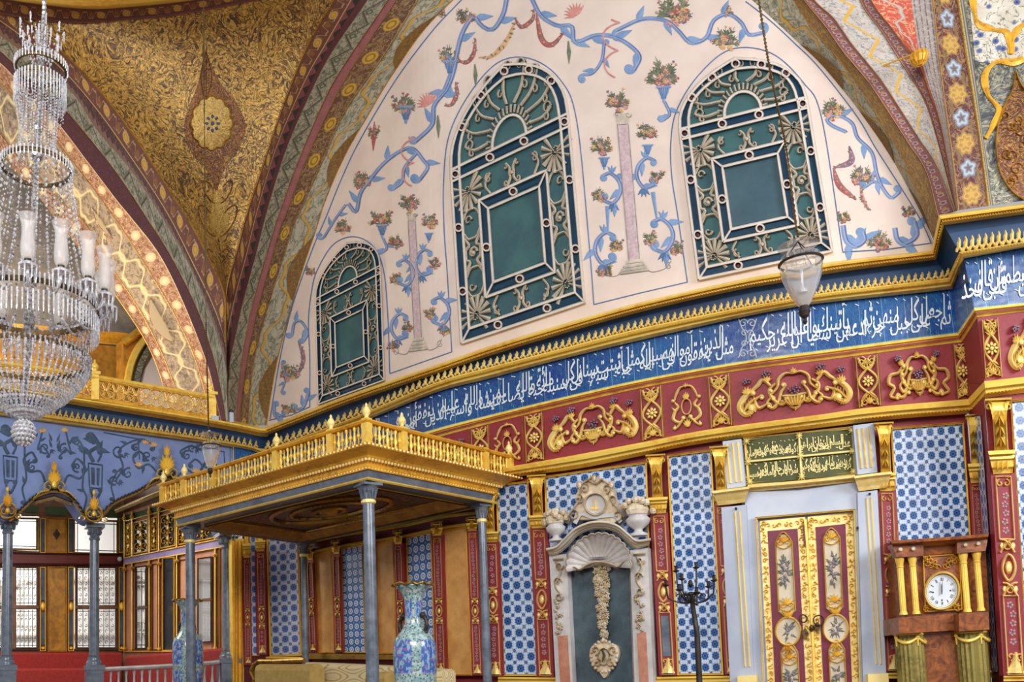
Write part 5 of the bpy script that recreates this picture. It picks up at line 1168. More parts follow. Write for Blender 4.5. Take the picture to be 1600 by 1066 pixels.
_fc = bpy.data.curves.new('writing', 'FONT'); _fc.resolution_u = 3; _fo = bpy.data.objects.new('writing', _fc); COL.objects.link(_fo); _GL = {}
def glyphs(s, off=.008):
    s0 = s; s = (s, off)
    if s not in _GL:
        _fc.body = s0; _fc.offset = off; bpy.context.view_layer.update(); me = bpy.data.meshes.new_from_object(_fo.evaluated_get(bpy.context.evaluated_depsgraph_get()))
        V = np.array([v.co[:2] for v in me.vertices]); _GL[s] = (V, [tuple(p.vertices) for p in me.polygons]); bpy.data.meshes.remove(me)
    return _GL[s]
def write(mb, text, px, d, rows=2, over=.42, W=None, size=1.0, off=.008):
    """px(u, v) -> pixel of the band, u 0..1 from right to left, v 0..1 upwards; two interlaced rows of words"""
    W = W or WM; wds = [glyphs(shape(w_), off) for w_ in text.split()]; wd = [np.ptp(V[:, 0]) for V, _ in wds]
    tot = sum(wd)*(1-over); u = 0.
    for k, (V, Fs) in enumerate(wds):
        w_ = wd[k]/tot*size; x = (V[:, 0].max()-V[:, 0])/tot*size+u; lo = (k % 2 == 0) if rows == 2 else True
        yy = V[:, 1]; yn = np.where(yy > .35, .35+(yy-.35)*1.9, yy); yn = (yn+.3)/1.5
        v = (-.02+yn*.84) if lo else (.18+yn*.82)
        if rows == 1: v = .15+yn*.8
        P = [px(a, min(max(b, .03), .97)) for a, b in zip(x, v)]; mb.add(W.P(P, d+(.001 if lo else .002)), Fs)
        for m in range(2):                              # vowel strokes
            a, b = u+w_*(.25+.4*m), (.86 if lo else .1)+.04*((k+m) % 2); q = [px(a, b), px(a+w_*.12, b+.05)]
            mb.ribbon(W, q, 1.5, d, d+.002)
        u += w_*(1-over)*1.0
def bandpx(x0, x1, a=L3, b=L4, pad=.02):
    def f(u, v):
        x = x1+(x0-x1)*u; t = 1-(pad+v*(1-2*pad-.08)+.08); x2 = x-lean(x, 500)*(1-t)*0
        return (x2, float(a(x2))*(1-t)+float(b(x2))*t)
    return f
M['ink'] = plain('pale_turquoise_white_glaze', 'dfe8ee', .2, sc=6, amt=.06)
mb = MB()
write(mb, 'مثل الذين ينفقون أموالهم في سبيل الله كمثل حبة أنبتت سبع سنابل في كل سنبلة مائة حبة والله يضاعف لمن يشاء والله واسع عليم', bandpx(700, 1146), .006)
write(mb, 'ثم اجعل على كل جبل منهن جزءا ثم ادعهن يأتينك سعيا واعلم أن الله عزيز حكيم', bandpx(1188, 1486), .006)
write(mb, 'الذين ينفقون أموالهم في سبيل الله ثم لا يتبعون ما أنفقوا منا ولا أذى لهم أجرهم عند ربهم', bandpx(420, 697), .006)
PL3, PL4 = line([(1500, 407), (1506, 405), (1600, 387), (1700, 369)]), line([(1500, 487), (1522, 482), (1600, 474), (1700, 464)])
write(mb, 'قال بلى ولكن ليطمئن قلبي قال فخذ', bandpx(1516, 1662, PL3, PL4), DP+.006)
mb.build('inscription', M['ink'], cw)
mb = MB()                                               # cypress-shaped divider with silver interlace
for s in (-1, 1):
    for k, (y, r) in enumerate([(.16, 9), (.38, 7), (.62, 7), (.84, 9)]):
        x = 1168; yy = float(L3(x))*(1-y)+float(L4(x))*y; mb.ribbon(WM, spiral((x+s*r*.75, yy), r*.8, PI if s > 0 else 0, 1.3, s, 22), 1.8, .005, .009)
    mb.ribbon(WM, smooth([(1168+s*14, float(L3(1168))+4), (1168+s*10, 510), (1168+s*2, 528), (1168+s*10, 546), (1168+s*14, float(L4(1168))-5)], 24), 2, .005, .01)
mb.build('cypress_divider', M['greymarble'], cw)
# ---------------------------------------------------------------- frieze ornaments (carved and gilded)
def O(q):
    q = np.asarray(q, float); H = (np.linalg.norm(q[3]-q[0])+np.linalg.norm(q[2]-q[1]))/2; Wd = (np.linalg.norm(q[1]-q[0])+np.linalg.norm(q[2]-q[3]))/2; A = Wd/H
    return (lambda x, y: bil(q, .5+x/A, y)), H, A       # x from the centre, y up, unit = panel height
def stk(mb, T, H, pts, w, d0, d1, n=22, taper=True, ends=(0, 0), sg=(1, 1)):
    P = smooth(pts, n); w = w*1.4; ww = w*H*(np.sin(np.linspace(.25, PI-.25, n))*.6+.5) if taper else w*H; mb.ribbon(WM, [T(*p) for p in P], ww, d0, d1)
    for e, r, s in ((0, ends[0], sg[0]), (-1, ends[1], sg[1])):
        if not r: continue
        t = (P[0]-P[2]) if e == 0 else (P[-1]-P[-3]); a = math.atan2(t[1], t[0]); c = (P[e][0]-s*r*math.sin(a), P[e][1]+s*r*math.cos(a))
        mb.ribbon(WM, [T(*p) for p in spiral(c, r, a-s*PI/2, 1.0, s, 18)], np.linspace(w*.9, w*.5, 18)*H, d0, d1); mb.blob(WM, T(*c), w*H*.7, w*H*.7, d0, d1+.01, 0, 6)
def lf(mb, T, H, x, y, a, L, w, d0, d1):
    P = [T(x+math.cos(a)*L*t, y+math.sin(a)*L*t) for t in np.linspace(0, 1, 5)]; mb.ribbon(WM, P, [w*H*k for k in (.3, 1, .9, .5, .05)], d0, d1)
def fan(mb, T, H, x, y, a, L, w, n, sp, d0, d1):
    for k in range(n): lf(mb, T, H, x, y, a+(k-(n-1)/2)*sp, L*(1-.12*abs(k-(n-1)/2)), w, d0, d1)
def lattice(q, d, par, nm='gilded_lattice_panel'):
    T, H, A = O(q); mb = MB(); a = A/2*.92; e0, e1 = d+.01, d+.045
    for s in (-1, 1):
        pts = [(s*a*math.cos(PI*t*2)*(.92 if .1 < t < .9 else .8), .02+.96*t) for t in np.linspace(0, 1, 30)]
        mb.ribbon(WM, [T(*p) for p in pts], .05*H, e0, e1)
        mb.ribbon(WM, [T(s*a*1.03, y) for y in (0, .5, 1)], .02*H, e0, e1)
        for y, r in ((.1, .085), (.9, .085)): mb.ribbon(WM, [T(*p) for p in spiral((s*a*.45, y), r, PI/2, 1.2, -s*(1 if y < .5 else -1), 18)], .03*H, e0, e1)
        for y in (.28, .72): lf(mb, T, H, s*a*.1, y, (0 if s > 0 else PI)+(.7 if y > .5 else -.7)*s, a*.9, .05, e0, e1)
    for k in range(8): mb.blob(WM, T(.075*math.cos(k*PI/4), .5+.075*math.sin(k*PI/4)), .045*H, .03*H, e0, e1+.01, -k*PI/4, 7)
    mb.blob(WM, T(0, .5), .045*H, .045*H, e0, e1+.03, 0, 8)
    for y, t in ((.06, PI/2), (.94, -PI/2)): fan(mb, T, H, 0, y, t, .2, .055, 5, .4, e0, e1)
    return mb.build(nm, M['gold_pale'], par)
def oval_orn(q, d, par):
    T, H, A = O(q); mb = MB(); e0, e1 = d+.01, d+.045; f = lambda pts, w=.035, **k: stk(mb, T, H, pts, w, e0, e1, **k)
    mb.ribbon(WM, [T(.1*math.cos(t), .5+.16*math.sin(t)) for t in np.linspace(0, 2*PI+.2, 26)], .03*H, e0, e1)
    for s in (-1, 1):
        f([(0, .93), (s*.12, .9), (s*.2, .78), (s*.24, .66)], ends=(0, .035), sg=(1, s)); f([(s*.24, .62), (s*.17, .52), (s*.25, .42), (s*.28, .28), (s*.15, .2), (s*.06, .26)], .045, ends=(0, .03), sg=(1, -s))
        f([(s*.04, .32), (s*.16, .16), (s*.25, .08)], ends=(0, .03), sg=(1, s)); mb.blob(WM, T(s*.26, .12), .02*H, .05*H, e0, e1, 0, 6)
        lf(mb, T, H, s*.24, .45, (0.9 if s > 0 else PI-.9), .12, .05, e0, e1)
    fan(mb, T, H, 0, .66, PI/2, .16, .05, 7, .32, e0, e1); fan(mb, T, H, 0, .9, PI/2, .1, .04, 3, .6, e0, e1); fan(mb, T, H, 0, .08, PI/2, .2, .06, 5, .35, e0, e1)
    return mb.build('gilded_scroll_oval', M['gold_pale'], par)
def flowers(mb, T, H, x, y, r, n=9):
    for k in range(n): a = k*2.4; q = r*math.sqrt(k/n); mb.blob(WM, T(x+q*math.cos(a), y+q*math.sin(a)*.7), .028*H, .028*H, FDZ+.02, FDZ+.06, a, 6)
FDZ = 0.
def big_orn(q, d, par, wide=True):
    global FDZ; FDZ = d
    T, H, A = O(q); mb = MB(); e0, e1 = d+.01, d+.055; k = (A/2)/1.1 if wide else (A/2)/.92; X = lambda x, y: T(x*k, y)
    f = lambda pts, w=.04, **z: stk(mb, X, H, pts, w, e0, e1, **z); fl = MB()
    fan(mb, X, H, 0, .88, PI/2, .12, .05, 5, .5, e0, e1)
    for s in (-1, 1):
        f([(0, .86), (s*.14, .88), (s*.27, .78), (s*.3, .62), (s*.38, .52)], .045, ends=(0, .05), sg=(1, s))
        f([(s*.33, .7), (s*.45, .58), (s*.4, .4), (s*.25, .25), (s*.1, .32)], .05, ends=(0, .05), sg=(1, -s))
        f([(s*.16, .62), (s*.24, .5), (s*.3, .3), (s*.42, .2), (s*.5, .32), (s*.42, .42)], .05, ends=(.04, .04), sg=(-s, s))
        if wide:
            f([(s*.42, .66), (s*.55, .8), (s*.66, .7), (s*.78, .6)], .06, ends=(0, .05), sg=(1, -s)); f([(s*.5, .3), (s*.66, .24), (s*.72, .4), (s*.62, .48)], .05, ends=(.05, .04), sg=(s, s))
            f([(s*.72, .62), (s*.9, .5), (s*1.0, .3), (s*.9, .14), (s*.76, .2)], .09, ends=(0, .07), sg=(1, -s)); f([(s*.7, .45), (s*.82, .36), (s*.94, .2)], .05)
            fan(mb, X, H, s*.5, .76, PI/2+s*.2, .16, .06, 5, .45, e0, e1); fan(mb, X, H, s*.86, .55, PI/2, .18, .07, 6, .4, e0, e1); fan(mb, X, H, s*.88, .2, -PI/2-s*.5, .14, .06, 5, .4, e0, e1)
            for m in range(5): mb.ribbon(WM, [X(s*(.74+.05*m), .5-.03*m), X(s*(.74+.05*m), .38-.03*m)], .018*H, e0, e1)
            flowers(fl, X, H, s*.5, .93, .09); flowers(fl, X, H, s*.86, .82, .08)
        else:
            f([(s*.4, .74), (s*.52, .6), (s*.74, .56), (s*.8, .4), (s*.66, .3), (s*.78, .14), (s*.6, .08)], .05, ends=(.04, .06), sg=(s, -s)); fan(mb, X, H, s*.44, .74, PI/2, .15, .06, 5, .4, e0, e1); flowers(fl, X, H, s*.52, .9, .08)
            f([(s*.3, .2), (s*.45, .1), (s*.6, .12)], .045, ends=(.03, .03), sg=(s, -s))
    for m in range(7): x = (m-3)*.06; stk(mb, X, H, [(x, .4), (x*.8, .28), (x*.3, .2)], .05, e0, e1+.015, 8)
    f([(-.22, .42), (0, .4), (.22, .42)], .05); f([(-.1, .2), (0, .15), (.1, .2)], .05); lf(mb, X, H, 0, .18, -PI/2, .1, .06, e0, e1)
    fan(mb, X, H, -.2, .3, PI, .1, .05, 3, .5, e0, e1); fan(mb, X, H, .2, .3, 0, .1, .05, 3, .5, e0, e1)
    flowers(fl, X, H, 0, .52, .13, 12); o = mb.build('gilded_scrollwork', M['gold_pale'], par); fl.build('carved_flowers', M['ppurple'], par)
T5 = lerp_lines(L5, L6, .02); T6 = lerp_lines(L5, L6, .98)
for a, b in ((738, 765), (822, 850), (1004, 1037), (1111, 1144), (1342, 1377), (1497, 1521)): lattice(vq(a, b, T5, T6), .01, fr)
T5b = lerp_lines(L5, L6, .05); T6b = lerp_lines(L5, L6, .95)
oval_orn(vq(769, 818, T5b, T6b), .01, fr); oval_orn(vq(1043, 1106, T5b, T6b), .01, fr)
big_orn(vq(854, 1001, T5b, T6b), .01, fr); big_orn(vq(1149, 1338, T5b, T6b), .01, fr); big_orn(vq(1384, 1492, T5b, T6b), .01, fr, False); big_orn(vq(600, 735, T5b, T6b), .01, fr)
lattice([(1534, 500), (1559, 497), (1566, 589), (1540, 592)], DP, fr); big_orn([(1570, 500), (1716, 474), (1722, 568), (1576, 588)], DP, fr)
mb = MB()
for x in (736, 767, 820, 852, 1002, 1039, 1109, 1146, 1340, 1379, 1495):
    q = vq(x-1, x+1, T5, T6); mb.ribbon(WM, [q[0], q[3]], 1.6, .008, .02)
mb.build('panel_joints', M['gold_dark'], fr)
_fo.hide_render = False
# ---------------------------------------------------------------- lower wall: tile panels
def tiles(q, nx, ny, mat='tileA', W=WM, d=.01, w=3., name='wall_tiles', fr_=True, y0=0):
    o = MB().panel(W, q, d, 8, 12, nx, ny).build(name, M[mat], kind='structure')
    if fr_: MB().frame(W, [np.array(q[0])+(-w, -w), np.array(q[1])+(w, -w), np.array(q[2])+(w, w), np.array(q[3])+(-w, w)], w+.6, d-.01, d+.035).build('gilt_frame', M['gold'], o)
    return o
T7 = lambda x: L7(x)+7
TL7 = lerp_lines(L7, LB, .0)
tiles([(777, 760), (823, 754), (840, 1054), (788, 1054)], 3, 16)
tiles([(853, 747), (1008, 724), (1028, 1290), (872, 1290)], 9, 31)
tiles([(1045, 714), (1109, 705), (1128, 1052), (1061, 1053)], 4, 19)
tiles([(1394, 671), (1503, 662), (1528, 1050), (1417, 1052)], 6.5, 21)
tiles([(1581, 628), (1690, 618), (1700, 1050), (1608, 1052)], 5, 21, d=DP+.01)
tiles([(417, 770), (462, 764), (469, 1022), (424, 1024)], 3, 16, 'tileP'); tiles([(389, 770), (399, 771), (404, 1024), (394, 1024)], 1, 16, 'tileP', W=WL, d=.02, w=1.5)
def sill(x0, x1, y0, y1, nm, W=WM, d=0.):
    return MB().sweep(W, [(x0, y0), ((x0+x1)/2, (y0+y1)/2), (x1, y1)], [(x0, y0+9), ((x0+x1)/2, (y0+y1)/2+9), (x1, y1+9)], [(0, .0), (0, .04), (.3, .06), (.6, .03), (1, .03)], d).build(nm, M['gold'], kind='structure')
sill(400, 480, 1026, 1027, 'trim_110'); sill(778, 870, 1058, 1059, 'trim_111'); sill(1026, 1165, 1058, 1056, 'trim_112'); sill(1352, 1555, 1052, 1050, 'trim_113'); sill(1568, 1680, 1056, 1054, 'trim_114', d=DP)
# pier return: narrow faded strip
mb = MB(); ys = np.linspace(650, 1050, 10)
G = []
for y in ys:
    a = WM.P([(RX(y), y)], 0)[0]; b = WM.P([(float(PE(y)), y)], DP)[0]; n = np.cross(b-a, (0, 0, 1)); n /= np.linalg.norm(n); n *= -np.sign(np.dot(n, a-[0, 0, a[2]])); G.append([a*(1-s)+b*s+n*.012 for s in (.25, .75)])
mb.grid(G, [[(0, 20-20*k/9), (2, 20-20*k/9)] for k in range(10)]); mb.build('wall_tiles', M['tileP'], kind='structure')
# ---------------------------------------------------------------- pilasters
def pilaster(xt, xb, yt, yb, ycap0, ycap1, ymed, w, lab, d=0., W=WM, grp='crimson and gold pilasters of the tiled wall', ystone=None, bracket=True, nbr=None):
    cx = lambda y: xt+(xb-xt)*(y-yt)/(yb-yt)
    base = W.P([(xb, yb)], d)[0]; o = thing('pilaster', (base[0], base[1], 0), lab, 'pilaster', grp, 'thing')
    R_ = lambda y0, y1, hw0, hw1=None: [(cx(y0)-hw0, y0), (cx(y0)+hw0, y0), (cx(y1)+(hw1 or hw0), y1), (cx(y1)-(hw1 or hw0), y1)]
    h = w/2; k = w/26.
    mb = MB(); mb.slab(W, R_(ycap1-2, yb, h), d-.02, d+.05); mb.build('shaft', M['crimson'], o)
    if bracket:
        mb = MB(); P = [(cx(y), y) for y in np.linspace(yt+3, ycap0, 12)]
        prof = [.17, .2, .2, .18, .15, .12, .1, .09, .085, .09, .1, .09]; L_ = []
        for p, e, ww in zip(P, prof, [.75, .62, .55, .5, .47, .45, .43, .42, .42, .43, .47, .5]):
            hw = w*.62*ww; L_.append([*W.P([(p[0]-hw, p[1])], d-.0), *W.P([(p[0]-hw, p[1])], round(d+e, 3)), *W.P([(p[0]-hw*.6, p[1])], round(d+e-.012, 3)), *W.P([(p[0]+hw*.6, p[1])], round(d+e-.012, 3)), *W.P([(p[0]+hw, p[1])], round(d+e, 3)), *W.P([(p[0]+hw, p[1])], d)])
        mb.grid(L_)
        for s in (-1, 1):
            mb.ribbon(W, spiral((cx(yt)+s*h*.82, yt+7*k), 5*k, -PI/2, 1., -s, 16), 3*k, d+.13, d+.2); mb.ribbon(W, [(cx(y)+s*h*.5, y) for y in np.linspace(yt+8, ycap0-2, 8)], 2*k, d+.1, d+.15)
        mb.ribbon(W, [(cx(yt)-h*1.1, yt+2), (cx(yt)+h*1.1, yt)], 4*k, d+.1, d+.2)
        for m in range(4): y = yt+10+m*(ycap0-yt-16)/4; [leaf(mb, W, (cx(y), y), PI/2+s*.5, 11*k, 5*k, d+.12, d+.19) for s in (-1, 0, 1)]
        mb.build('scroll_bracket', M['gold'], o)
    mb = MB(); H = ycap1-ycap0
    A_ = [(cx(ycap0)-h*1.12, ycap0), (cx(ycap0)+h*1.12, ycap0-w*.06)]; B_ = [(cx(ycap1)-h*.8, ycap1), (cx(ycap1)+h*.8, ycap1-w*.04)]
    Aa = np.array([A_[0], np.add(A_[0], A_[1])/2, A_[1]]); Bb = np.array([B_[0], np.add(B_[0], B_[1])/2, B_[1]])
    mb.sweep(W, Aa, Bb, [(0, 0), (0, .17), (.16, .18), (.2, .14), (.36, .14), (.4, .11), (.72, .1), (.8, .07), (1, .06), (1, 0)], d)
    for x_ in (0, 2): mb.add([*W.P([Aa[x_]], d), *W.P([Aa[x_]], round(d+.16, 3)), *W.P([Bb[x_]], round(d+.07, 3)), *W.P([Bb[x_]], d)], [(0, 1, 2, 3)])
    for m in (-1, 0, 1): leaf(mb, W, (cx(ycap0+H*.5)+m*h*.4, ycap0+H*.42), PI/2, H*.4, H*.2, d+.1, d+.13)
    mb.build('capital', M['gold'], o)
    mb = MB(); e0, e1 = d+.05, d+.07; ht = h*.62; z0, z1 = ycap1+4, yb-2; kn = 16*k
    def outline(a, b): mb.ribbon(W, closed(np.array(R_(a, b, ht))), 1.9*k, e0, e1)
    outline(z0, ymed-kn*1.9); outline(ymed+kn*1.9, z1)
    for y in (ymed-kn*1.45, ymed+kn*1.45):              # interlaced knots
        for s in (-1, 1): mb.ribbon(W, smooth([(cx(y)-s*ht, y-kn*.42), (cx(y)-s*ht*.3, y-kn*.35), (cx(y)+s*ht*.5, y+kn*.1), (cx(y)+s*ht*.95, y+kn*.45)], 12), 2.6*k, e0, e1+.01); mb.blob(W, (cx(y)+s*ht*.75, y), 2.6*k, 4*k, e0, e1, 0, 6)
        mb.ribbon(W, [(cx(y)+4*k*math.cos(t), y+4*k*math.sin(t)) for t in np.linspace(0, 6.6, 12)], 1.8*k, e0, e1+.01)
    mb.ribbon(W, [(cx(ymed)+ht*.85*math.cos(t), ymed+kn*.88*math.sin(t)*(1-.15*abs(math.cos(t)))) for t in np.linspace(0, 2*PI+.2, 22)], 3.2*k, e0, e1+.02)
    mb.blob(W, (cx(ymed), ymed), ht*.5, kn*.45, e0, e1+.03, 0, 10)
    for s in (-1, 1): mb.ribbon(W, spiral((cx(z0)+s*ht*.42, z0+7*k), 4.2*k, -PI/2, 1, s, 12), 1.8*k, e0, e1)
    mb.ribbon(W, [(cx(z1), z1-24*k), (cx(z1), z1-14*k), (cx(z1), z1-2)], [3*k, 8*k, 20*k], e0, e1+.02); 
    for s in (-1, 1): mb.ribbon(W, spiral((cx(z1)+s*5*k, z1-19*k), 4.5*k, PI/2, 1, s, 12), 2*k, e0, e1)
    mb.build('gilt_shaft_ornament', M['gold_pale'], o)
    mb = MB(); gb_ = MB(); rr = random.Random(int(xt))
    for a, b in ((z0+16*k, ymed-kn*2.2), (ymed+kn*2.2, z1-30*k)):
        if ystone and a > ymed: MB().slab(W, R_(a, b+4, ht*.7), d+.04, d+.056).build('grey_insert', M['shaft'], o); continue
        n = max(3, int((b-a)/(8.5*k)))
        for m in range(n):
            y = a+(b-a)*(m+.5)/n; x = cx(y)+rr.uniform(-1.5, 1.5)*k
            for q in range(5): t = q*1.257+m; mb.blob(W, (x+2.5*k*math.cos(t), y+2.7*k*math.sin(t)), 1.7*k, 1.7*k, e0, e0+.006, 0, 5)
            for s in (-1, 1): leaf(gb_, W, (x, y), s*.8+PI/2*(m % 2), 5*k, 2.2*k, e0, e0+.004)
    mb.build('flower_pattern', M['pm_flower'], o); gb_.build('leaf_pattern', M['pgreen'], o); return o
M['pm_flower'] = plain('faded_pink_flower_paint', 'c98f92', .7, sc=40, c2='a7798f')
pilaster(764, 774, 770, 1058, 832, 848, 946, 24, 'crimson and gold pilaster just right of the canopy, partly behind its rear column')
pilaster(838, 852, 743, 1058, 806, 826, 937, 27, 'crimson and gold pilaster between the narrow tile panel and the marble fountain')
pilaster(1024, 1044, 711, 1056, 778, 803, 925, 28, 'crimson and gold pilaster between marble fountain and candelabrum, with grey inset', ystone=True)
pilaster(1123, 1146, 698, 1054, 767, 790, 916, 27, 'crimson and gold pilaster at the left side of the marble door surround')
pilaster(1381, 1398, 661, 1050, 740, 768, 899, 28, 'crimson and gold pilaster between door surround and longcase clock')
pilaster(1519, 1541, 648, 1048, 725, 755, 905, 20, 'crimson and gold pilaster squeezed behind the clock into the pier corner')
pilaster(1560, 1587, 624, 1056, 705, 741, 887, 38, 'wide crimson and gold pilaster on the projecting pier at the right edge', d=DP)
pilaster(405, 410, 768, 1024, 845, 862, 965, 15, 'slim crimson and gold pilaster between faded tiles, seen left under the canopy', W=WL)
pilaster(384, 388, 768, 1040, 850, 872, 965, 12, 'slim crimson and gold pilaster next to the gilded jamb of the bay', W=WL)
# ---------------------------------------------------------------- alcove wall under the canopy
def plain_panel(q, mat, U=1, V=1, name='wall_panel'):
    o = MB().panel(WM, q, .01, 4, 6, U, V).build(name, M[mat], kind='structure'); MB().frame(WM, q, 2.4, .0, .045).build('gilt_frame', M['gold'], o); return o
UT = line([(480, 868), (530, 857), (630, 841), (690, 828), (735, 822)])
def under(xt0, xt1, xb0, xb1, yb, mat, U=1, V=1): return plain_panel([(xt0, float(UT(xt0))), (xt1, float(UT(xt1))), (xb1, yb), (xb0, yb)], mat, U, V)
under(491, 518, 496, 524, 1021, 'ochre'); under(532, 567, 536, 572, 1021, 'tileB', 4, 14); under(584, 615, 590, 620, 1022, 'ochre'); under(634, 674, 639, 680, 1024, 'tileB', 4, 13); under(690, 729, 698, 738, 1056, 'ochre')
def uppil(xt, xb, w, yt, ym, yb, lab):
    pilaster(xt, xb, yt, yb, yt+10, yt+22, ym, w, lab, grp='crimson and gold pilasters of the alcove', bracket=True)
for xt, xb, w, yb, nm in ((483, 489, 12, 1020, 'slim crimson pilaster at the alcove corner beside the thin rear column'), (524, 529, 13, 1020, 'slim crimson alcove pilaster left of the first ring-patterned tile panel'), (575, 581, 14, 1020, 'slim crimson alcove pilaster hidden partly by the front canopy column'), (621, 627, 14, 1022, 'slim crimson alcove pilaster left of the second ring-patterned tile panel'), (682, 689, 17, 1054, 'slim crimson alcove pilaster behind the large vase'), (737, 746, 17, 1056, 'slim crimson alcove pilaster left of the rear right canopy column')):
    uppil(xt, xb, w, float(UT(xt))-14, 955 if xt > 600 else 948, yb, nm)
q = lp(lambda x: UT(x)-18, 480, 750, 30); q2 = lp(lambda x: UT(x)-5, 480, 750, 30)
MB().sweep(WM, q, q2, [(0, .012), (1, .012)]).build('trim_120', M['darkred'], kind='structure')
for nm, dy in (('trim_121', -22), ('trim_122', -5)): MB().sweep(WM, q+[0, dy+18], q+[0, dy+23], [(0, .0), (0, .04), (.5, .06), (1, .02)]).build(nm, M['gold'], kind='structure')
MB().sweep(WM, [(474, 1021), (620, 1023), (752, 1058)][:2], [(474, 1030), (620, 1031)], [(0, .0), (0, .05), (1, .05), (1, 0)]).build('trim_123', M['brass'], kind='structure')
# ---------------------------------------------------------------- marble door surround, inscription panel and door
DS = thing('trim_130', (*WM.P([(1270, 1060)], 0)[0][:2], 0), kind='structure')
def sl(q, d0, d1, name, mat, par=DS, W=WM): return MB().slab(W, q, d0, d1).build(name, M[mat], par)
sl([(1159, 766), (1340, 749), (1349, 1290), (1178, 1290)], .0, .03, 'inner_reveal', 'greymarble')
sl([(1127, 793), (1166, 789), (1188, 1290), (1152, 1290)], .0, .1, 'left_jamb', 'greymarble')
sl([(1340, 770), (1371, 766), (1396, 1290), (1355, 1290)], .0, .1, 'right_jamb', 'greymarble')
sl([(1163, 768), (1352, 752), (1354, 796), (1166, 812)], .0, .06, 'lintel', 'greymarble')
sl([(1166, 812), (1184, 810), (1206, 1290), (1188, 1290)], .0, .07, 'left_inner_jamb', 'greymarble'); sl([(1334, 797), (1342, 796), (1358, 1290), (1350, 1290)], .0, .07, 'right_inner_jamb', 'greymarble')
sl([(1129, 690), (1158, 686), (1165, 760), (1136, 764)], .0, .1, 'left_upper_pilaster', 'greymarble'); sl([(1333, 665), (1365, 661), (1371, 738), (1340, 742)], .0, .1, 'right_upper_pilaster', 'greymarble')
mb = MB()
for x0, x1 in (((1135, 694), (1141, 755)), ((1144, 692), (1150, 754)), ((1152, 691), (1158, 753)), ((1340, 670), (1346, 732)), ((1348, 669), (1354, 731)), ((1356, 668), (1362, 730))): mb.ribbon(WM, [x0, x1], 4, .1, .118)
for x0, x1 in (((1148, 800), (1164, 1042)), ((1155, 799), (1171, 1042)), ((1354, 778), (1370, 1038)), ((1361, 777), (1377, 1038))): mb.ribbon(WM, [x0, x1], 3.2, .1, .115)
mb.build('gilt_flutes', M['gold_pale'], DS)
for nm, A_, B_ in (('left_capital', [(1112, 768), (1140, 764), (1172, 760)], [(1122, 790), (1142, 788), (1164, 785)]), ('right_capital', [(1334, 744), (1364, 740), (1394, 737)], [(1342, 768), (1364, 765), (1386, 762)])):
    MB().sweep(WM, A_, B_, [(0, 0), (0, .2), (.15, .21), (.3, .17), (.5, .15), (.75, .12), (1, .1), (1, 0)]).build(nm, M['gold_pale'], DS)
MB().sweep(WM, [(1168, 758), (1250, 751), (1336, 742)], [(1168, 769), (1250, 762), (1336, 753)], [(0, 0), (0, .1), (.4, .13), (.6, .08), (1, .06)]).build('gilt_cornice', M['gold_pale'], DS)
mb = MB()
for s in ((1187, 812), (1341, 798)): pass
mb.frame(WM, [(1180, 808), (1336, 795), (1353, 1290), (1201, 1290)], 3, .06, .1); mb.build('gilt_architrave', M['gold_pale'], DS)
for x, y in ((1150, 795), (1359, 772), (1340, 825)): mb = MB().blob(WM, (x, y), 2.3, 2.3, .1, .13, 0, 8); mb.build('iron_stud', M['iron'], DS)
for nm, q in (('left_pedestal', [(1152, 1057), (1182, 1055), (1200, 1290), (1160, 1290)]), ('right_pedestal', [(1356, 1054), (1388, 1052), (1404, 1290), (1366, 1290)])): sl(q, .0, .16, nm, 'gold_pale')
M['inkgold'] = plain('gilt_lettering', 'f2e08e', .4, sc=20, amt=.1); M['olive'] = plain('olive_green_inscription_ground', '4c5220', .6, sc=12, amt=.2)
IP = MB().panel(WM, [(1163, 686), (1333, 669), (1337, 741), (1169, 757)], .02, 8, 4).build('wall_door_inscription', M['olive'], kind='structure')
MB().frame(WM, [(1161, 684), (1334, 666), (1339, 742), (1168, 759)], 5, .0, .05).build('gilt_frame', M['gold_pale'], IP)
iq = [(1166, 690), (1331, 673), (1334, 737), (1171, 753)]
mb = MB(); mb.ribbon(WM, [bil(iq, .5, 0), bil(iq, .5, 1)], 5, .02, .05, .5); mb.ribbon(WM, [bil(iq, 0, .5), bil(iq, 1, .5)], 4, .02, .05, .5)
for u in (0, .5, 1):
    for v in (0, .5, 1):
        c = bil(iq, u, v); leafcluster(mb, WM, c, 8, .03, .055, 8); mb.blob(WM, c, 3.5, 3.5, .03, .06, 0, 7)
mb.build('gilt_cross_bars', M['inkgold'], IP)
mb = MB()
def qpx(u0, u1, v0, v1): return lambda u, v: bil(iq, u1+(u0-u1)*u, v0+(v1-v0)*v)
for txt, a in (('عدل السلطان احمد خان بن ابراهيم', (.54, .98, .56, .96)), ('كونه در عهد بنده كه فيض كونه دور زمان', (.03, .47, .56, .96)), ('كرم بدرت همت شاهي كردون شأن كه كوكبي', (.54, .98, .05, .46)), ('شرع داد باب حاله واماده كون وسبب', (.03, .47, .05, .46))): write(mb, txt, qpx(*a), .025, over=.42, off=.03)
mb.build('inscription', M['inkgold'], IP)
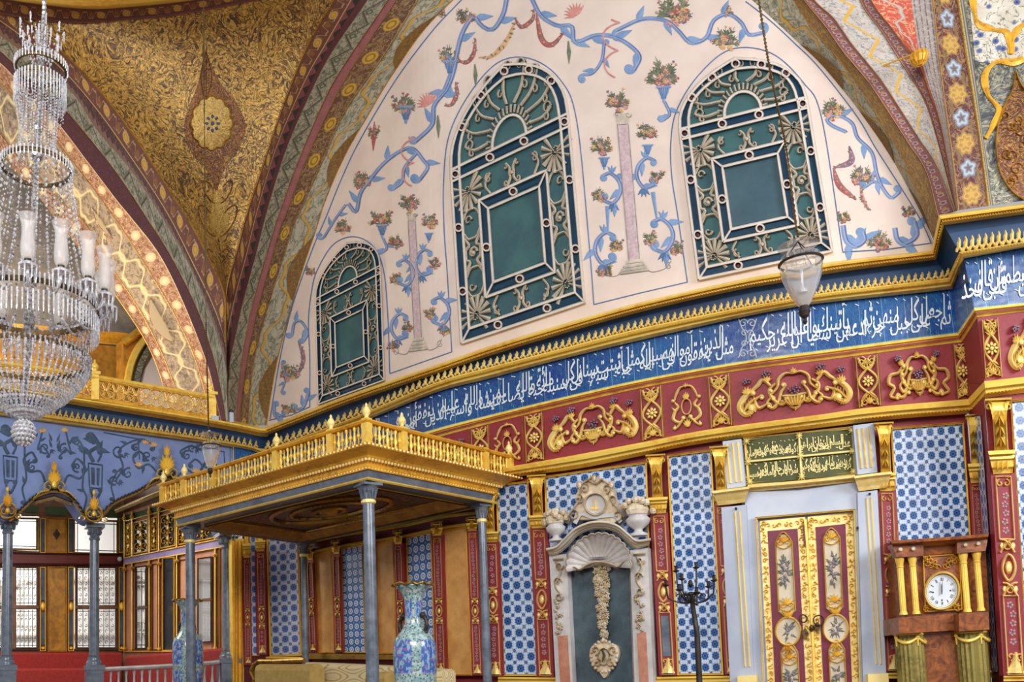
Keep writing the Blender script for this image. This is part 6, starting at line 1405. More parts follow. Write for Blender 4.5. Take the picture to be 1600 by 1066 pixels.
# the door itself
D1 = thing('door_1', (*WM.P([(1268, 1060)], .02)[0][:2], 0), kind='structure')
LQ = [[(1187, 814), (1258, 808), (1284, 1290), (1210, 1290)], [(1262, 808), (1333, 800), (1352, 1290), (1288, 1290)]]
M['doorred'] = plain('wine_red_door_paint', '7a1638', .5, sc=20, amt=.15); M['doorcream'] = plain('cream_door_panel', 'd8ccb4', .55, sc=10, c2='c6b79c')
def dorn(mb, W, c, r, d0, d1):
    for s in (-1, 1): mb.ribbon(W, spiral((c[0]+s*r*.5, c[1]), r*.5, PI/2*s, 1.1, -s, 16), r*.2, d0, d1); mb.ribbon(W, smooth([(c[0], c[1]+r*.8), (c[0]+s*r*.8, c[1]+r*.5), (c[0]+s*r*.9, c[1]-r*.2)], 10), r*.18, d0, d1)
    for k in range(5): leaf(mb, W, c, -PI/2+(k-2)*.45, r*1.1, r*.35, d0, d1)
for k, q in enumerate(LQ):
    q = np.array(q, float); B = lambda u, v: bil(q, u, 1-v*(490/ (1290-811.)))  if False else bil(q, u, 1-v)
    yy = lambda y: (y-811)/479.
    lf_ = MB().slab(WM, q, .0, .03).build('door_leaf', M['gold_pale'], D1)
    def Q(u0, u1, y0, y1): return [B(u0, yy(y0)), B(u1, yy(y0)), B(u1, yy(y1)), B(u0, yy(y1))]
    MB().slab(WM, Q(.16, .82, 828, 1280), .028, .036).build('red_field', M['doorred'], lf_)
    mb = MB()
    for y0, y1 in ((848, 955), (1020, 1140)):
        P = smooth([B(.34, yy(y0)), B(.42, yy(y0-9)), B(.5, yy(y0-13)), B(.58, yy(y0-9)), B(.66, yy(y0))], 12); P = list(P)+[B(.66, yy(y1)), B(.5, yy(y1+10)), B(.34, yy(y1))]
        mb.slab(WM, P, .03, .042)
    a = [(B(.5, yy(987))[0]+19*math.cos(t), B(.5, yy(987))[1]+22*math.sin(t)) for t in np.linspace(0, 2*PI, 28, endpoint=False)]; mb.slab(WM, a, .03, .046); mb.build('cream_panels', M['doorcream'], lf_)
    mb = MB()
    for y0, y1 in ((848, 955), (1020, 1140)):
        P = list(smooth([B(.32, yy(y0)), B(.4, yy(y0-10)), B(.5, yy(y0-16)), B(.6, yy(y0-10)), B(.68, yy(y0))], 12)); mb.ribbon(WM, np.array(P+[B(.68, yy(y1)), B(.5, yy(y1+12)), B(.32, yy(y1)), P[0]]), 2.4, .036, .06)
    mb.ribbon(WM, closed(np.array(a)), 4, .04, .07)
    c0 = B(.5, yy(987))
    for m in range(5): leaf(mb, WM, (c0[0], c0[1]-22), -PI/2+(m-2)*.4, 14, 5, .04, .07); leaf(mb, WM, (c0[0], c0[1]+22), PI/2+(m-2)*.4, 14, 5, .04, .07)
    for y in (848, 946): dorn(mb, WM, B(.5, yy(y)), 12, .042, .065)
    dorn(mb, WM, B(.5, yy(1030)), 12, .042, .065)
    for v in np.linspace(.01, .52, 26):                # carved running foliage on the stiles
        for u in (.075, .91): c = B(u, v); mb.ribbon(WM, spiral(c, 4.2, v*40, .8, 1 if int(v*50) % 2 else -1, 9), 2, .03, .048); leaf(mb, WM, c, v*90, 6, 3, .03, .048)
    for u in np.linspace(.05, .95, 8): c = B(u, .018); mb.ribbon(WM, spiral(c, 4, u*20, .8, 1, 9), 2, .03, .048)
    mb.build('gilt_carving', M['gold'], lf_)
    mb = MB(); g2 = MB(); rr = random.Random(k+3)
    for cx, cy, rx, ry, n in ((*B(.5, yy(896)), 9, 24, 26), (*c0, 11, 12, 14), (*B(.5, yy(1058)), 9, 12, 14)):
        for m in range(n):
            t, s = rr.uniform(0, 6.28), math.sqrt(rr.random()); p = (cx+rx*s*math.cos(t)*.8, cy+ry*s*math.sin(t)); mb.blob(WM, p, 2.6, 2.6, .046, .056, 0, 6); leaf(g2, WM, p, t, 8, 3, .045, .05)
    mb.build('flower_pattern', M['doorflower'], lf_); g2.build('leaf_pattern', M['pgreen'], lf_)
mb = MB(); mb.ribbon(WM, [(1258, 812), (1262, 860), (1268, 960), (1285, 1290)], 6, .03, .06, .6); mb.build('centre_bead', M['gold'], D1)
mb = MB(); mb.slab(WM, [(1254, 820), (1257, 820), (1259, 853), (1256, 853)], .05, .068); mb.build('keyhole_slot', M['doorred'], D1)
for x, y, r in ((1254, 967, 6), (1278, 970, 8)):
    mb = MB(); p = WM.P([(x, y)], .08)[0]; s = p[1]/F; mb.tube([(p[0]+r*s*math.cos(t), p[1]-.01, p[2]+r*s*math.sin(t)) for t in np.linspace(0, 2*PI, 18)], 1.0*s, 6, False); mb.build('ring_handle', M['iron'], D1)
mb = MB()
for x, y in ((1258, 990), (1277, 980)): mb.slab(WM, scallop(x, y, 4, 7, 4, .15, 20), .05, .075)
mb.blob(WM, (1268, 982), 4, 6, .06, .1); mb.build('lock_plate', M['bronze'], D1)
bpy.data.objects.remove(_fo); bpy.data.curves.remove(_fc)
# ---------------------------------------------------------------- throne canopy
def outset(C, o):
    C = [np.array(c[:2], float) for c in C]; m = sum(C)/len(C); out = []
    for i in range(len(C)):
        a, b, e = C[i-1], C[i], C[(i+1) % len(C)]; e1 = (b-a)/np.linalg.norm(b-a); e2 = (e-b)/np.linalg.norm(e-b)
        cr = e1[0]*e2[1]-e1[1]*e2[0]; v = (e1-e2)/cr; 
        if np.dot(v, b-m) < 0: v = -v
        out.append(b+v*o)
    return out
def loft(mb, C, prof, close=False):
    G = []
    for o, z in prof: G.append([(*p, z) for p in outset(C, o)])
    G = np.array(G); n = len(C); Fs = []
    for j in range(len(prof)-1): Fs += [(j*n+i, j*n+(i+1) % n, (j+1)*n+(i+1) % n, (j+1)*n+i) for i in range(n)]
    return mb.add(G.reshape(-1, 3), Fs, [(i, j/len(prof)) for j in range(len(prof)) for i in range(n)])
_cr = WM.P([(752, 787)], .22)[0]; ZB = _cr[2]
cA_ = at_z(575, 754, ZB); cL_ = at_z(297, 822, ZB); cD_ = WM.P([(474, 838)], .22)[0]; cD_[2] = ZB
CN = [cA_, _cr, cD_, cL_]; su = cA_[1]/F
cp = thing('throne_canopy', (*(sum(np.array(c) for c in CN)/4)[:2], 0), 'large gilded throne canopy on four grey marble columns with a balustraded roof edge', 'canopy')
r0 = .11; mb = MB(); loft(mb, CN, [(-r0, ZB), (r0, ZB), (r0, ZB+.03), (r0+.01, ZB+14*su), (-r0, ZB+14*su), (-r0, ZB)]); mb.build('marble_beam', M['beam'], cp)
mb = MB(); loft(mb, CN, [(r0+.005, ZB-.012), (r0+.02, ZB-.0), (r0+.005, ZB+.015)]); loft(mb, CN, [(-r0-.005, ZB-.012), (-r0-.02, ZB-.0), (-r0-.005, ZB+.015)]); mb.build('gilt_beam_edge', M['gold'], cp)
z1 = ZB+14*su; z2 = ZB+46*su; z3 = ZB+86*su
mb = MB(); loft(mb, CN, [(r0-.02, z1), (r0+.03, z1), (r0+.035, z1+4*su), (r0+.015, z1+6*su), (r0+.02, z1+13*su), (r0+.07, z1+17*su), (r0+.08, z1+20*su), (r0+.12, z1+24*su), (r0+.2, z1+27*su), (r0+.215, z2-1*su), (r0+.2, z2), (-.05, z2)]); mb.build('gilt_cornice', M['gold_deep'], cp)
def edge_pts(o, z, step):
    C = outset(CN, o); out = []
    for a, b in ((C[3], C[0]), (C[0], C[1])):
        L = np.linalg.norm(b-a); n = int(L/step); t = math.atan2(*(b-a)[::-1]); out += [((*(a+(b-a)*(k+.5)/n), z), t) for k in range(n)]
    return out
mb = MB()
for p, t in edge_pts(r0+.055, z1+15*su, .042): mb.ball(p, .017, 6, 4, (1, 1, 1.1))
for p, t in edge_pts(r0+.215, z2-3*su, .05): mb.ball(p, .014, 5, 3)
for p, t in edge_pts(r0+.03, z1+2.5*su, .04): mb.ball(p, .01, 5, 3)
mb.build('bead_trim', M['gold_pale'], cp)
ro = r0+.12; mb = MB(); loft(mb, CN, [(ro-.05, z2), (ro+.03, z2), (ro+.03, z2+3*su), (ro-.05, z2+3*su)]); loft(mb, CN, [(ro-.04, z3-6*su), (ro+.03, z3-6*su), (ro+.045, z3-3*su), (ro+.03, z3), (ro-.04, z3), (ro-.04, z3-6*su)]); mb.build('balustrade_rails', M['gold_deep'], cp)
hb = (z3-z2-9*su)
for k, (p, t) in enumerate(edge_pts(ro-.005, z2+3*su, .105)):
    mb = MB(); x, y, z = p
    if k % 1 == 0: mb.lathe((x, y, z), [(.017, 0), (.017, hb*.12), (.009, hb*.2), (.021, hb*.38), (.012, hb*.6), (.009, hb*.75), (.018, hb*.88), (.018, hb)], 7, cap=False)
    dx, dy = math.cos(t)*.052, math.sin(t)*.052
    mb.box((x+dx, y+dy, z+hb*.5), (.006, .008, hb*.5), t); mb.ball((x+dx, y+dy, z+hb*.5), .02, 6, 4, (1, 1, 1.3))
    mb.build('baluster', M['gold'], cp, smoothed=True)
C = outset(CN, ro-.005); posts = [C[3], C[0], C[1]]+[C[3]+(C[0]-C[3])*f for f in (.13, .30, .62, .86)]+[C[0]+(C[1]-C[0])*f for f in (.22, .8)]
for k, q in enumerate(posts):
    t = math.atan2(*(C[0]-C[3])[::-1]) if k not in (2, 7, 8) else math.atan2(*(C[1]-C[0])[::-1])
    po = MB().box((q[0], q[1], (z2+z3)/2), (.035, .035, (z3-z2)/2+.01), t).build('post', M['gold'], cp)
    if k not in (8,): MB().lathe((q[0], q[1], z3+.01), [(.03, 0), (.016, .02), (.036, .045), (.04, .07), (.024, .1), (.01, .115), (.014, .13), (.0001, .15)], 10).build('finial', M['gold_pale'], po, smoothed=True)
# painted ceiling of the canopy
tc = Mat('dark_painted_canopy_ceiling', .5); pp = tc.pos(); nz = tc.noise(pp, 5, 4, .6, 2); cc = tc.mix((nz-.5).abs().lt(.03, .02), '4a2a22', '9a6c34'); cc = tc.mix(tc.noise(pp, 9, 3).gt(.56, .04), cc, '5e4a44'); tc.col(cc)
zc = z1-.01; cc4 = outset(CN, -r0+.02); mb = MB(); mb.add([(*c, zc) for c in cc4]+[(*c, zc+.05) for c in cc4], [(0, 1, 2, 3), (4, 5, 6, 7)]); mb.build('ceiling', tc(), cp)
mb = MB(); i_ = [outset(CN, -k) for k in (r0-.01, r0+.1, r0+.16)]
loft(mb, CN, [(-r0+.01, zc-.1), (-r0-.04, zc-.08), (-r0-.09, zc-.03), (-r0-.14, zc-.005)]); mb.build('ceiling_cornice', M['ochre_dark'], cp)
cm = sum(cc4)/4; e1 = (cc4[1]-cc4[0]+cc4[2]-cc4[3])/4; e2 = (cc4[3]-cc4[0]+cc4[2]-cc4[1])/4
mb = MB()
for rr_, w_ in ((.62, .03), (.4, .025), (.16, .03)): mb.tube([(*(cm+e1*rr_*math.cos(t)+e2*rr_*math.sin(t)), zc-.015) for t in np.linspace(0, 2*PI, 40)], w_, 6, False)
mb.tube([(*(cm+e1*a+e2*b), zc-.015) for a, b in ((-.85, -.85), (.85, -.85), (.85, .85), (-.85, .85), (-.85, -.85))], .02, 6, False)
mb.ball((*cm, zc-.02), .12, 10, 6, (1, 1, .5)); mb.build('ceiling_medallion', M['brass'], cp)
def canopy_col(p, w, nm='column'):
    s = p[1]/F; r = w/2*s; x, y = p[0], p[1]; c = (x, y, 0); hc = 30*su
    sh = MB().lathe(c, [(r*1.08, .35), (r*1.04, 1.2), (r*.95, ZB-hc)], 22, cap=False).build(nm, M['shaft'], cp, smoothed=True)
    mb = MB(); mb.lathe(c, [(r*.98, ZB-hc-.03), (r*1.2, ZB-hc-.02), (r*1.2, ZB-hc), (r*1.05, ZB-hc+.01)], 20); mb.build('neck_ring', M['gold_pale'], sh)
    mb = MB(); mb.lathe(c, [(r*1.0, ZB-hc), (r*1.05, ZB-hc*.6), (r*1.5, ZB-hc*.3), (r*1.75, ZB-.04)], 16)
    for k in range(12): a = k*PI/6; mb.tube([(x+r*1.02*math.cos(a), y+r*1.02*math.sin(a), ZB-hc*.9), (x+r*1.3*math.cos(a), y+r*1.3*math.sin(a), ZB-hc*(.5 if k % 2 else .35)), (x+r*1.65*math.cos(a), y+r*1.65*math.sin(a), ZB-hc*(.5 if k % 2 else .3))], [r*.16, r*.22, r*.1], 5)
    mb.box((x, y, ZB-.02), (r*1.7, r*1.7, .02), .5); mb.build('capital', M['beam'], sh)
    MB().lathe(c, [(r*1.7, 0), (r*1.7, .12), (r*1.5, .16), (r*1.6, .22), (r*1.2, .28), (r*1.3, .33), (r*1.08, .36)], 20).build('base', M['beam'], sh, smoothed=True)
canopy_col(cA_, 20); canopy_col(cL_, 15.5); canopy_col(_cr, 13.5); canopy_col(cD_, 11)
# ---------------------------------------------------------------- sofa in the alcove
sf = thing('throne_sofa', (*WM.P([(560, 1060)], .6)[0][:2], 0), 'cream damask throne sofa with gilt rail along the alcove wall under the canopy', 'sofa')
def wbox(W, x0, x1, ytop, d0, d1, name, mat, par, zb=.4, rnd=.05, n=10, yt1=None):
    P = W.P([(x, 1060) for x in np.linspace(x0, x1, n)], d1); N = W.PN([((x0+x1)/2, 1060)])[1][0]; zt0 = W.P([(x0, ytop)], d1)[0][2]; zt1 = W.P([(x1, yt1 or ytop)], d1)[0][2]; G = []
    for p, z in zip(P, np.linspace(zt0, zt1, n)):
        b = p-N*(d1-d0); G.append([(*b[:2], zb), (*b[:2], z-rnd), (*(b+N*rnd*.3)[:2], z-rnd*.3), (*(b+N*rnd)[:2], z), (*(p-N*rnd)[:2], z), (*(p-N*rnd*.3)[:2], z-rnd*.3), (*p[:2], z-rnd), (*p[:2], zb), (*b[:2], zb)])
    mb = MB(); mb.grid(G); k = 9
    for r_ in (0, n-1): mb.f.append(tuple(r_*k+i for i in range(8))); mb.mi.append(0)
    return mb.build(name, M[mat] if isinstance(mat, str) else mat, par)
M['sofaolive'] = cloth('olive_gold_damask', 'cdb06a', '9c7c3c', 14)
wbox(WM, 476, 690, 1035, .3, .5, 'backrest', 'damask', sf, yt1=1046); wbox(WM, 474, 692, 1092, .5, 1.3, 'seat', 'damask', sf, zb=.12)
wbox(WM, 398, 484, 1038, .62, .85, 'side_backrest', 'sofaolive', sf, rnd=.08, yt1=1038)
mb = MB(); P = WM.P([(x, y) for x, y in ((396, 1040), (405, 1034), (430, 1034), (476, 1032))], .75); mb.tube(P, .03, 8)
P = WM.P([(396, 1040), (393, 1050), (398, 1062), (394, 1075)], .78); mb.tube(P, [.03, .035, .03, .02], 8); mb.build('carved_gilt_rail', M['brass'], sf)
wbox(WM, 570, 600, 1050, 1.0, 1.2, 'bolster', 'sofaolive', sf, rnd=.07)
# ---------------------------------------------------------------- porcelain vases
def vase_(xc, yr, Yd, k, lab):
    s = Yd/F; c = at_y(xc, yr, Yd); zr = c[2]; r = lambda px: px*s*k; cx, cy = c[0], c[1]; Z = lambda dy: zr-dy*s*k; zf = .55
    o = thing('porcelain_vase', (cx, cy, 0), lab, 'vase', 'tall painted porcelain vases', 'thing'); zz = lambda z: z
    prof = [(r(17), zf), (r(18), zf+.05), (r(19), zf+.25), (r(27), (zf+Z(150))/2+.1), (r(33), Z(140)), (r(33.5), Z(105)), (r(31), Z(88)), (r(26), Z(80)), (r(17), Z(68)), (r(14), Z(55)), (r(14), Z(30)), (r(17), Z(16)), (r(26), Z(5)), (r(29), Z(2)), (r(26), Z(1)), (r(15), Z(12)), (r(11), Z(30))]
    prof2 = smooth([(a, b) for a, b in prof], 60); n = 36
    G = [[(cx+a*math.cos(2*PI*j/n), cy+a*math.sin(2*PI*j/n), b) for j in range(n+1)] for a, b in prof2]
    H = prof2[:, 1]; V = np.clip(1-(zr-H)/(200*s*k), 0, 1); mb = MB(); mb.grid(G, [[(j/n, v) for j in range(n+1)] for v in V]); mb.build('body', M['porcelain'], o, smoothed=True)
    mb = MB(); P = [(cx+(r(31)+r(1.5)*math.cos(t*10))*math.cos(t), cy+(r(31)+r(1.5)*math.cos(t*10))*math.sin(t), Z(1)+.008*math.sin(t*10)) for t in np.linspace(0, 2*PI, 60)]; mb.tube(P, r(2.0), 6, False); mb.build('gilt_scalloped_rim', M['brass'], o)
    for sx in (-1, 1):
        mb = MB(); a0 = -.75 if sx > 0 else PI-.55; dx, dy = math.cos(a0), math.sin(a0)
        mb.tube([(cx+dx*(r(16)+r(9)*math.sin(t)), cy+dy*(r(16)+r(9)*math.sin(t)), Z(64)+r(13)*math.cos(t)) for t in np.linspace(.1, PI-.1, 14)], [r(3), r(3.5), r(3), r(4), r(3), r(3.5), r(3), r(4), r(3), r(3.5), r(3), r(4), r(3.5), r(3)], 7)
        mb.ball((cx+dx*r(18), cy+dy*r(18), Z(50)), r(5), 8, 6); mb.ball((cx+dx*r(21), cy+dy*r(21), Z(77)), r(5), 8, 6); mb.build('lion_handle', M['iron'], o, smoothed=True)
    mb = MB(); mb.lathe((cx, cy, 0), [(r(26), 0), (r(28), .05), (r(22), .12), (r(18), .3), (r(24), zf-.06), (r(26), zf-.02), (r(24), zf)], 20); mb.build('wooden_stand', M['wood'], o)
vase_(645, 913, 7.3, 1.0, 'large turquoise porcelain vase with gilt rim in front of the alcove panels')
vase_(293, 938, 11.6, .72, 'smaller porcelain vase half hidden by the left front canopy column')
# ---------------------------------------------------------------- marble wall fountain
fo = thing('marble_fountain', (*WM.P([(938, 1060)], .05)[0][:2], 0), 'baroque white marble wall fountain with shell hood and dark green marble back', 'fountain')
FS = lambda q, d0, d1, nm, mt, par=fo: MB().slab(WM, q, d0, d1).build(nm, M[mt], par)
FS([(882, 876), (986, 868), (994, 1290), (898, 1290)], .01, .05, 'dark_back_panel', 'greenmarble')
for nm, q in (('left_jamb', [(858, 868), (885, 866), (906, 1290), (880, 1290)]), ('right_jamb', [(984, 860), (1012, 856), (1030, 1290), (1000, 1290)])): FS(q, .01, .14, nm, 'whitemarble')
FS([(871, 994), (886, 993), (904, 1290), (888, 1290)], .14, .155, 'left_salmon_inlay', 'pinkmarble'); FS([(995, 990), (1009, 988), (1024, 1290), (1010, 1290)], .14, .155, 'right_salmon_inlay', 'pinkmarble')
mb = MB(); mb.frame(WM, [(884, 874), (986, 866), (1000, 1290), (902, 1290)], 4, .04, .12); mb.build('inner_moulding', M['whitemarble'], fo)
ARC = [(853, 857), (868, 853), (880, 842), (898, 825), (922, 815), (945, 814), (965, 820), (980, 832), (995, 843), (1017, 841)]
a = smooth(ARC, 50); LOW = smooth([(858, 868), (872, 866), (886, 856), (903, 838), (924, 829), (944, 828), (962, 833), (976, 845), (992, 857), (1014, 853)], 50)
MB().sweep(WM, a, LOW, [(0, .0), (0, .26), (.15, .27), (.3, .23), (.5, .22), (.7, .18), (1, .15), (1, .02)]).build('arched_cornice', M['whitemarble'], fo)
mb = MB(); mb.ribbon(WM, a+[0, 3], 1.6, .265, .28); mb.ribbon(WM, a*.25+LOW*.75, 1.4, .2, .215); mb.build('gilt_cornice_line', M['gold_pale'], fo)
mb = MB(); c = np.array([935, 885.]); n = 15; G = []   # scallop shell
for k in range(n*4+1):
    t = -.12+(PI+.24)*k/(n*4); rad = 1+.045*abs(math.sin(k*PI/4)); rdg = abs(math.sin(k*PI/4))
    G.append([WM.P([(c[0]-49*rad*s*math.cos(t), c[1]-(50*s*rad*math.sin(t)) - s*3*0 + (-.06*49*s*math.cos(t)*-1))], round(.05+.2*s**1.5+.03*rdg*s, 3))[0] for s in np.linspace(.05, 1, 9)])
mb.grid(G); sh = mb.build('shell_hood', M['whitemarble'], fo)
mb = MB()
E_ = [(c[0]-49*(1+.045*abs(math.sin(k*PI/4)))*math.cos(-.12+(PI+.24)*k/60), c[1]-50*(1+.045*abs(math.sin(k*PI/4)))*math.sin(-.12+(PI+.24)*k/60)+.06*49*math.cos(-.12+(PI+.24)*k/60)) for k in range(61)]
mb.ribbon(WM, E_, 3.2, .24, .29); low = smooth([(886, 890), (897, 886), (905, 890), (915, 884), (928, 879), (942, 879), (955, 882), (965, 886), (974, 878), (984, 876)], 40); mb.ribbon(WM, low, 5, .14, .22); mb.build('shell_rim', M['creamgild'], sh)
FS([(896, 812), (902, 790), (899, 775), (906, 762), (920, 750), (930, 745), (944, 750), (956, 762), (958, 776), (962, 788), (974, 806), (960, 817), (930, 812)], .02, .14, 'crest_cartouche', 'creamgild')
mb = MB()
for s in (-1, 1):
    for y, r in ((805, 9), (780, 8), (763, 8)): mb.ribbon(WM, spiral((930+s*(34 if y == 805 else 26 if y == 780 else 17), y), r, PI/2*s, 1.1, -s, 18), 3.2, .13, .19)
    mb.ribbon(WM, smooth([(930+s*8, 748), (930+s*24, 760), (930+s*22, 776), (930+s*32, 792), (930+s*44, 808)], 24), 4, .13, .19); mb.blob(WM, (930+s*25, 758), 5, 7, .13, .2)
mb.ribbon(WM, [(930+17*math.cos(t), 788+17*math.sin(t)) for t in np.linspace(0, 6.5, 30)], 3.5, .13, .2)
for k in range(5): leaf(mb, WM, (929, 756), -PI/2+(k-2)*.5, 16, 6, .14, .2)
mb.blob(WM, (928, 748), 4, 6, .14, .22); mb.build('gilt_scrolls', M['creamgild'], fo)
mb = MB().slab(WM, scallop(930, 788, 15, 15, 1, 0, 28), .13, .15); od = mb.build('round_mirror_plaque', M['whitemarble'], fo)
mb = MB(); mb.blob(WM, (929, 795), 8, 3, .15, .165); mb.ribbon(WM, [(930, 795), (929, 780)], [5, 2], .15, .17); mb.build('gilt_emblem', M['gold_pale'], od)
MB().ribbon(WM, smooth([(898, 818), (908, 803), (925, 808), (945, 806), (960, 806), (970, 816)], 24), 10, .02, .16, .6).build('crest_base', M['whitemarble'], fo)
rr = random.Random(5)
def blossoms(mb, x0, x1, y0, y1, n, r, d0, d1, prof=lambda v: 1):
    for k in range(n):
        v = rr.random(); w_ = prof(v); x = (x0[0]+x1[0])/2*(1-v)+(x0[1]+x1[1])/2*v+((x1[0]-x0[0])*(1-v)+(x1[1]-x0[1])*v)/2*rr.uniform(-1, 1)*w_; y = y0+(y1-y0)*v
        dd = round(d0+(d1-d0)*rr.uniform(0, .6), 3)
        for q in range(4): t = q*1.57+k; mb.blob(WM, (x+r*.5*math.cos(t), y+r*.5*math.sin(t)), r*.55, r*.45, dd, dd+.03, t, 5)
        mb.blob(WM, (x, y), r*.35, r*.35, dd+.02, dd+.045, 0, 5)
mb = MB(); mb.slab(WM, [(930, 882), (948, 880), (945, 995), (940, 996)], .05, .08); blossoms(mb, (926, 938), (952, 948), 884, 996, 190, 3.8, .05, .12)
mb.build('carved_flower_garland', M['creamgild'], fo)
mb = MB(); mb.slab(WM, smooth([(942, 996), (950, 1004), (962, 1008), (967, 1020), (963, 1034), (955, 1044), (949, 1054), (944, 1060), (939, 1054), (932, 1044), (924, 1036), (921, 1022), (925, 1010), (936, 1005), (942, 996)], 60)[:-1], .05, .1)
for k in range(22): a_ = k*2*PI/22; mb.blob(WM, (943.5+20*math.cos(a_), 1026+24*math.sin(a_)), 3.6, 3.2, .08, .13, a_, 7)
for s in (-1, 1): mb.ribbon(WM, spiral((943.5+s*14, 1016), 8, PI/2, 1.1, s, 16), 3, .1, .15); mb.ribbon(WM, spiral((943.5+s*11, 1036), 7, -PI/2, 1.1, -s, 16), 3, .1, .15)
mb.ribbon(WM, [(943+9*math.cos(t), 1026+13*math.sin(t)) for t in np.linspace(0, 6.5, 22)], 2.5, .1, .14); cw_ = mb.build('tap_cartouche', M['creamgild'], fo)
MB().ribbon(WM, [(941, 1016), (944, 1024), (941, 1034)], [3, 5, 2], .1, .2).build('bronze_tap', M['bronze'], cw_)
for x0, y0, x1, y1, nm in ((864, 874, 880, 990, 'left_carved_volute'), (989, 866, 1008, 986, 'right_carved_volute')):
    mb = MB(); xm = (x0+x1)/2; mb.ribbon(WM, smooth([(xm-4, y0+4), (xm+4, y0+20), (xm-4, y0+40), (xm+4, y0+55)], 24), 5, .14, .19)
    for yy, s in ((y0+10, 1), (y0+35, -1), (y0+58, 1)): mb.ribbon(WM, spiral((xm+s*1.5, yy), 7, 0, 1.2, s, 16), 2.6, .14, .19)
    blossoms(mb, (x0+2, x0+6), (x1-2, x1-4), y0+62, y1, 22, 3.4, .14, .17); mb.ribbon(WM, [(x0, y0), (x1, y0-1)], 4, .14, .2); mb.build(nm, M['creamgild'], fo)
def urn(x, yb, yt, r, lab):
    b = WM.P([(x, yb)], .16)[0]; s = b[1]/F; h = (yb-yt)*s; q = r*s
    o = thing('flower_urn', b, lab, 'urn', 'carved flower urns on the fountain cornice', 'thing')
    MB().lathe(b, [(q*.8, 0), (q*.8, h*.06), (q*.45, h*.1), (q*.35, h*.16), (q*.5, h*.2), (q*1.0, h*.32), (q*1.1, h*.44), (q*.8, h*.52), (q*.95, h*.56)], 16).build('cup', M['whitemarble'], o, smoothed=True)
    mb = MB()
    for k in range(34):
        t, f = rr.uniform(0, 6.28), rr.uniform(-.3, PI/2); R2 = q*1.7; p = (b[0]+R2*math.cos(t)*math.cos(f)*.85, b[1]+R2*math.sin(t)*math.cos(f)*.6, b[2]+h*.68+R2*.6*math.sin(f)); mb.ball(p, q*.33, 6, 4); mb.ball((p[0], p[1]-q*.2, p[2]), q*.18, 5, 3)
    mb.ball((b[0], b[1], b[2]+h*.68), q*1.1, 10, 6, (1, .7, .7)); mb.build('carved_flowers', M['creamgild'], o)
urn(869, 846, 796, 14, 'marble urn heaped with carved flowers on the left shoulder of the fountain'); urn(998, 838, 777, 17, 'marble urn heaped with carved flowers on the right shoulder of the fountain')
# ---------------------------------------------------------------- candelabrum
b = WM.P([(1092, 1060)], .8)[0]; s = b[1]/F; cx, cy = b[0], b[1]; Zp = lambda y: b[2]+(1060-y)*s
cb = thing('candelabrum', (cx, cy, 0), 'tall black iron candelabrum standing before the tile panel left of the door', 'candelabrum')
mb = MB(); mb.tube([(cx, cy, .1), (cx, cy, 1.), (cx+1*s, cy, Zp(990)), (cx-5*s, cy, Zp(930))], [5.2*s, 4.8*s, 4.2*s, 3.2*s], 12); mb.ball((cx-5*s, cy, Zp(928)), 6*s, 10, 6, (1, 1, .6)); mb.ball((cx-5*s, cy, Zp(912)), 4*s, 8, 6, (1, 1, 1.6)); mb.build('stem', M['iron'], cb, smoothed=True)
MB().lathe((cx, cy, 0), [(34*s, 0), (34*s, .03), (18*s, .07), (8*s, .16), (6*s, .2)], 16).build('foot', M['iron'], cb)
tips = [(-38, 916, .1), (38, 910, .1), (-18, 893, .5), (14, 888, .5), (-24, 925, -.8), (22, 921, -.8), (2, 930, -1), (-6, 905, 1)]
for dx, y, dpt in tips:
    ex, ey, ez = cx-5*s+dx*s, cy+dpt*18*s, Zp(y); mb = MB(); x0 = cx-5*s
    P = smooth([(x0, cy, Zp(930)), (x0+(ex-x0)*.35, cy+(ey-cy)*.4, Zp(942)), (ex-(ex-x0)*.02, ey, ez-16*s), (ex, ey, ez)], 16); mb.tube(P, 1.4*s, 6)
    mb.tube([(x0+(ex-x0)*.5+4*s*math.cos(t)*(1 if dx > 0 else -1), cy+(ey-cy)*.5, Zp(932)+4*s*math.sin(t)) for t in np.linspace(0, 5.2, 12)], 1.0*s, 5); ar = mb.build('arm', M['iron'], cb)
    mb = MB(); mb.lathe((ex, ey, ez), [(1.5*s, 0), (5*s, 2*s), (5.5*s, 3*s), (2.2*s, 4*s), (2.6*s, 9*s), (3.2*s, 11*s), (1*s, 11*s)], 10); mb.build('candle_cup', M['iron'], ar)
# ---------------------------------------------------------------- longcase clock
CK = WM.P([(1475, 1060)], .3)[0]; ck = thing('longcase_clock', (CK[0], CK[1], 0), 'tall walnut longcase clock with gilt columns and a round white dial by the pier', 'clock')
CS = lambda q, d0, d1, nm, mt, par=ck: MB().slab(WM, q, d0, d1).build(nm, M[mt], par)
CS([(1403, 868), (1540, 858), (1546, 958), (1408, 966)], .02, .34, 'hood', 'burl')
mb = MB(); mb.sweep(WM, [(1391, 845), (1440, 842), (1497, 838), (1545, 834)], [(1402, 870), (1443, 868), (1497, 864), (1540, 860)], [(0, .02), (0, .5), (.18, .52), (.3, .46), (.45, .42), (.55, .38), (1, .37), (1, .02)])
for q, (x, y) in enumerate(((1391, 845), (1545, 834))): mb.add([*WM.P([(x, y)], .02), *WM.P([(x, y)], .5), *WM.P([((1402, 870), (1540, 860))[q]], .37), *WM.P([((1402, 870), (1540, 860))[q]], .02)], [(0, 1, 2, 3)])
mb.build('cornice', M['burl'], ck)
for q in ([(1394, 851), (1443, 847), (1443, 869), (1401, 871)], [(1495, 843), (1544, 839), (1540, 861), (1496, 865)]): CS(q, .36, .45, 'frieze_block', 'burl')
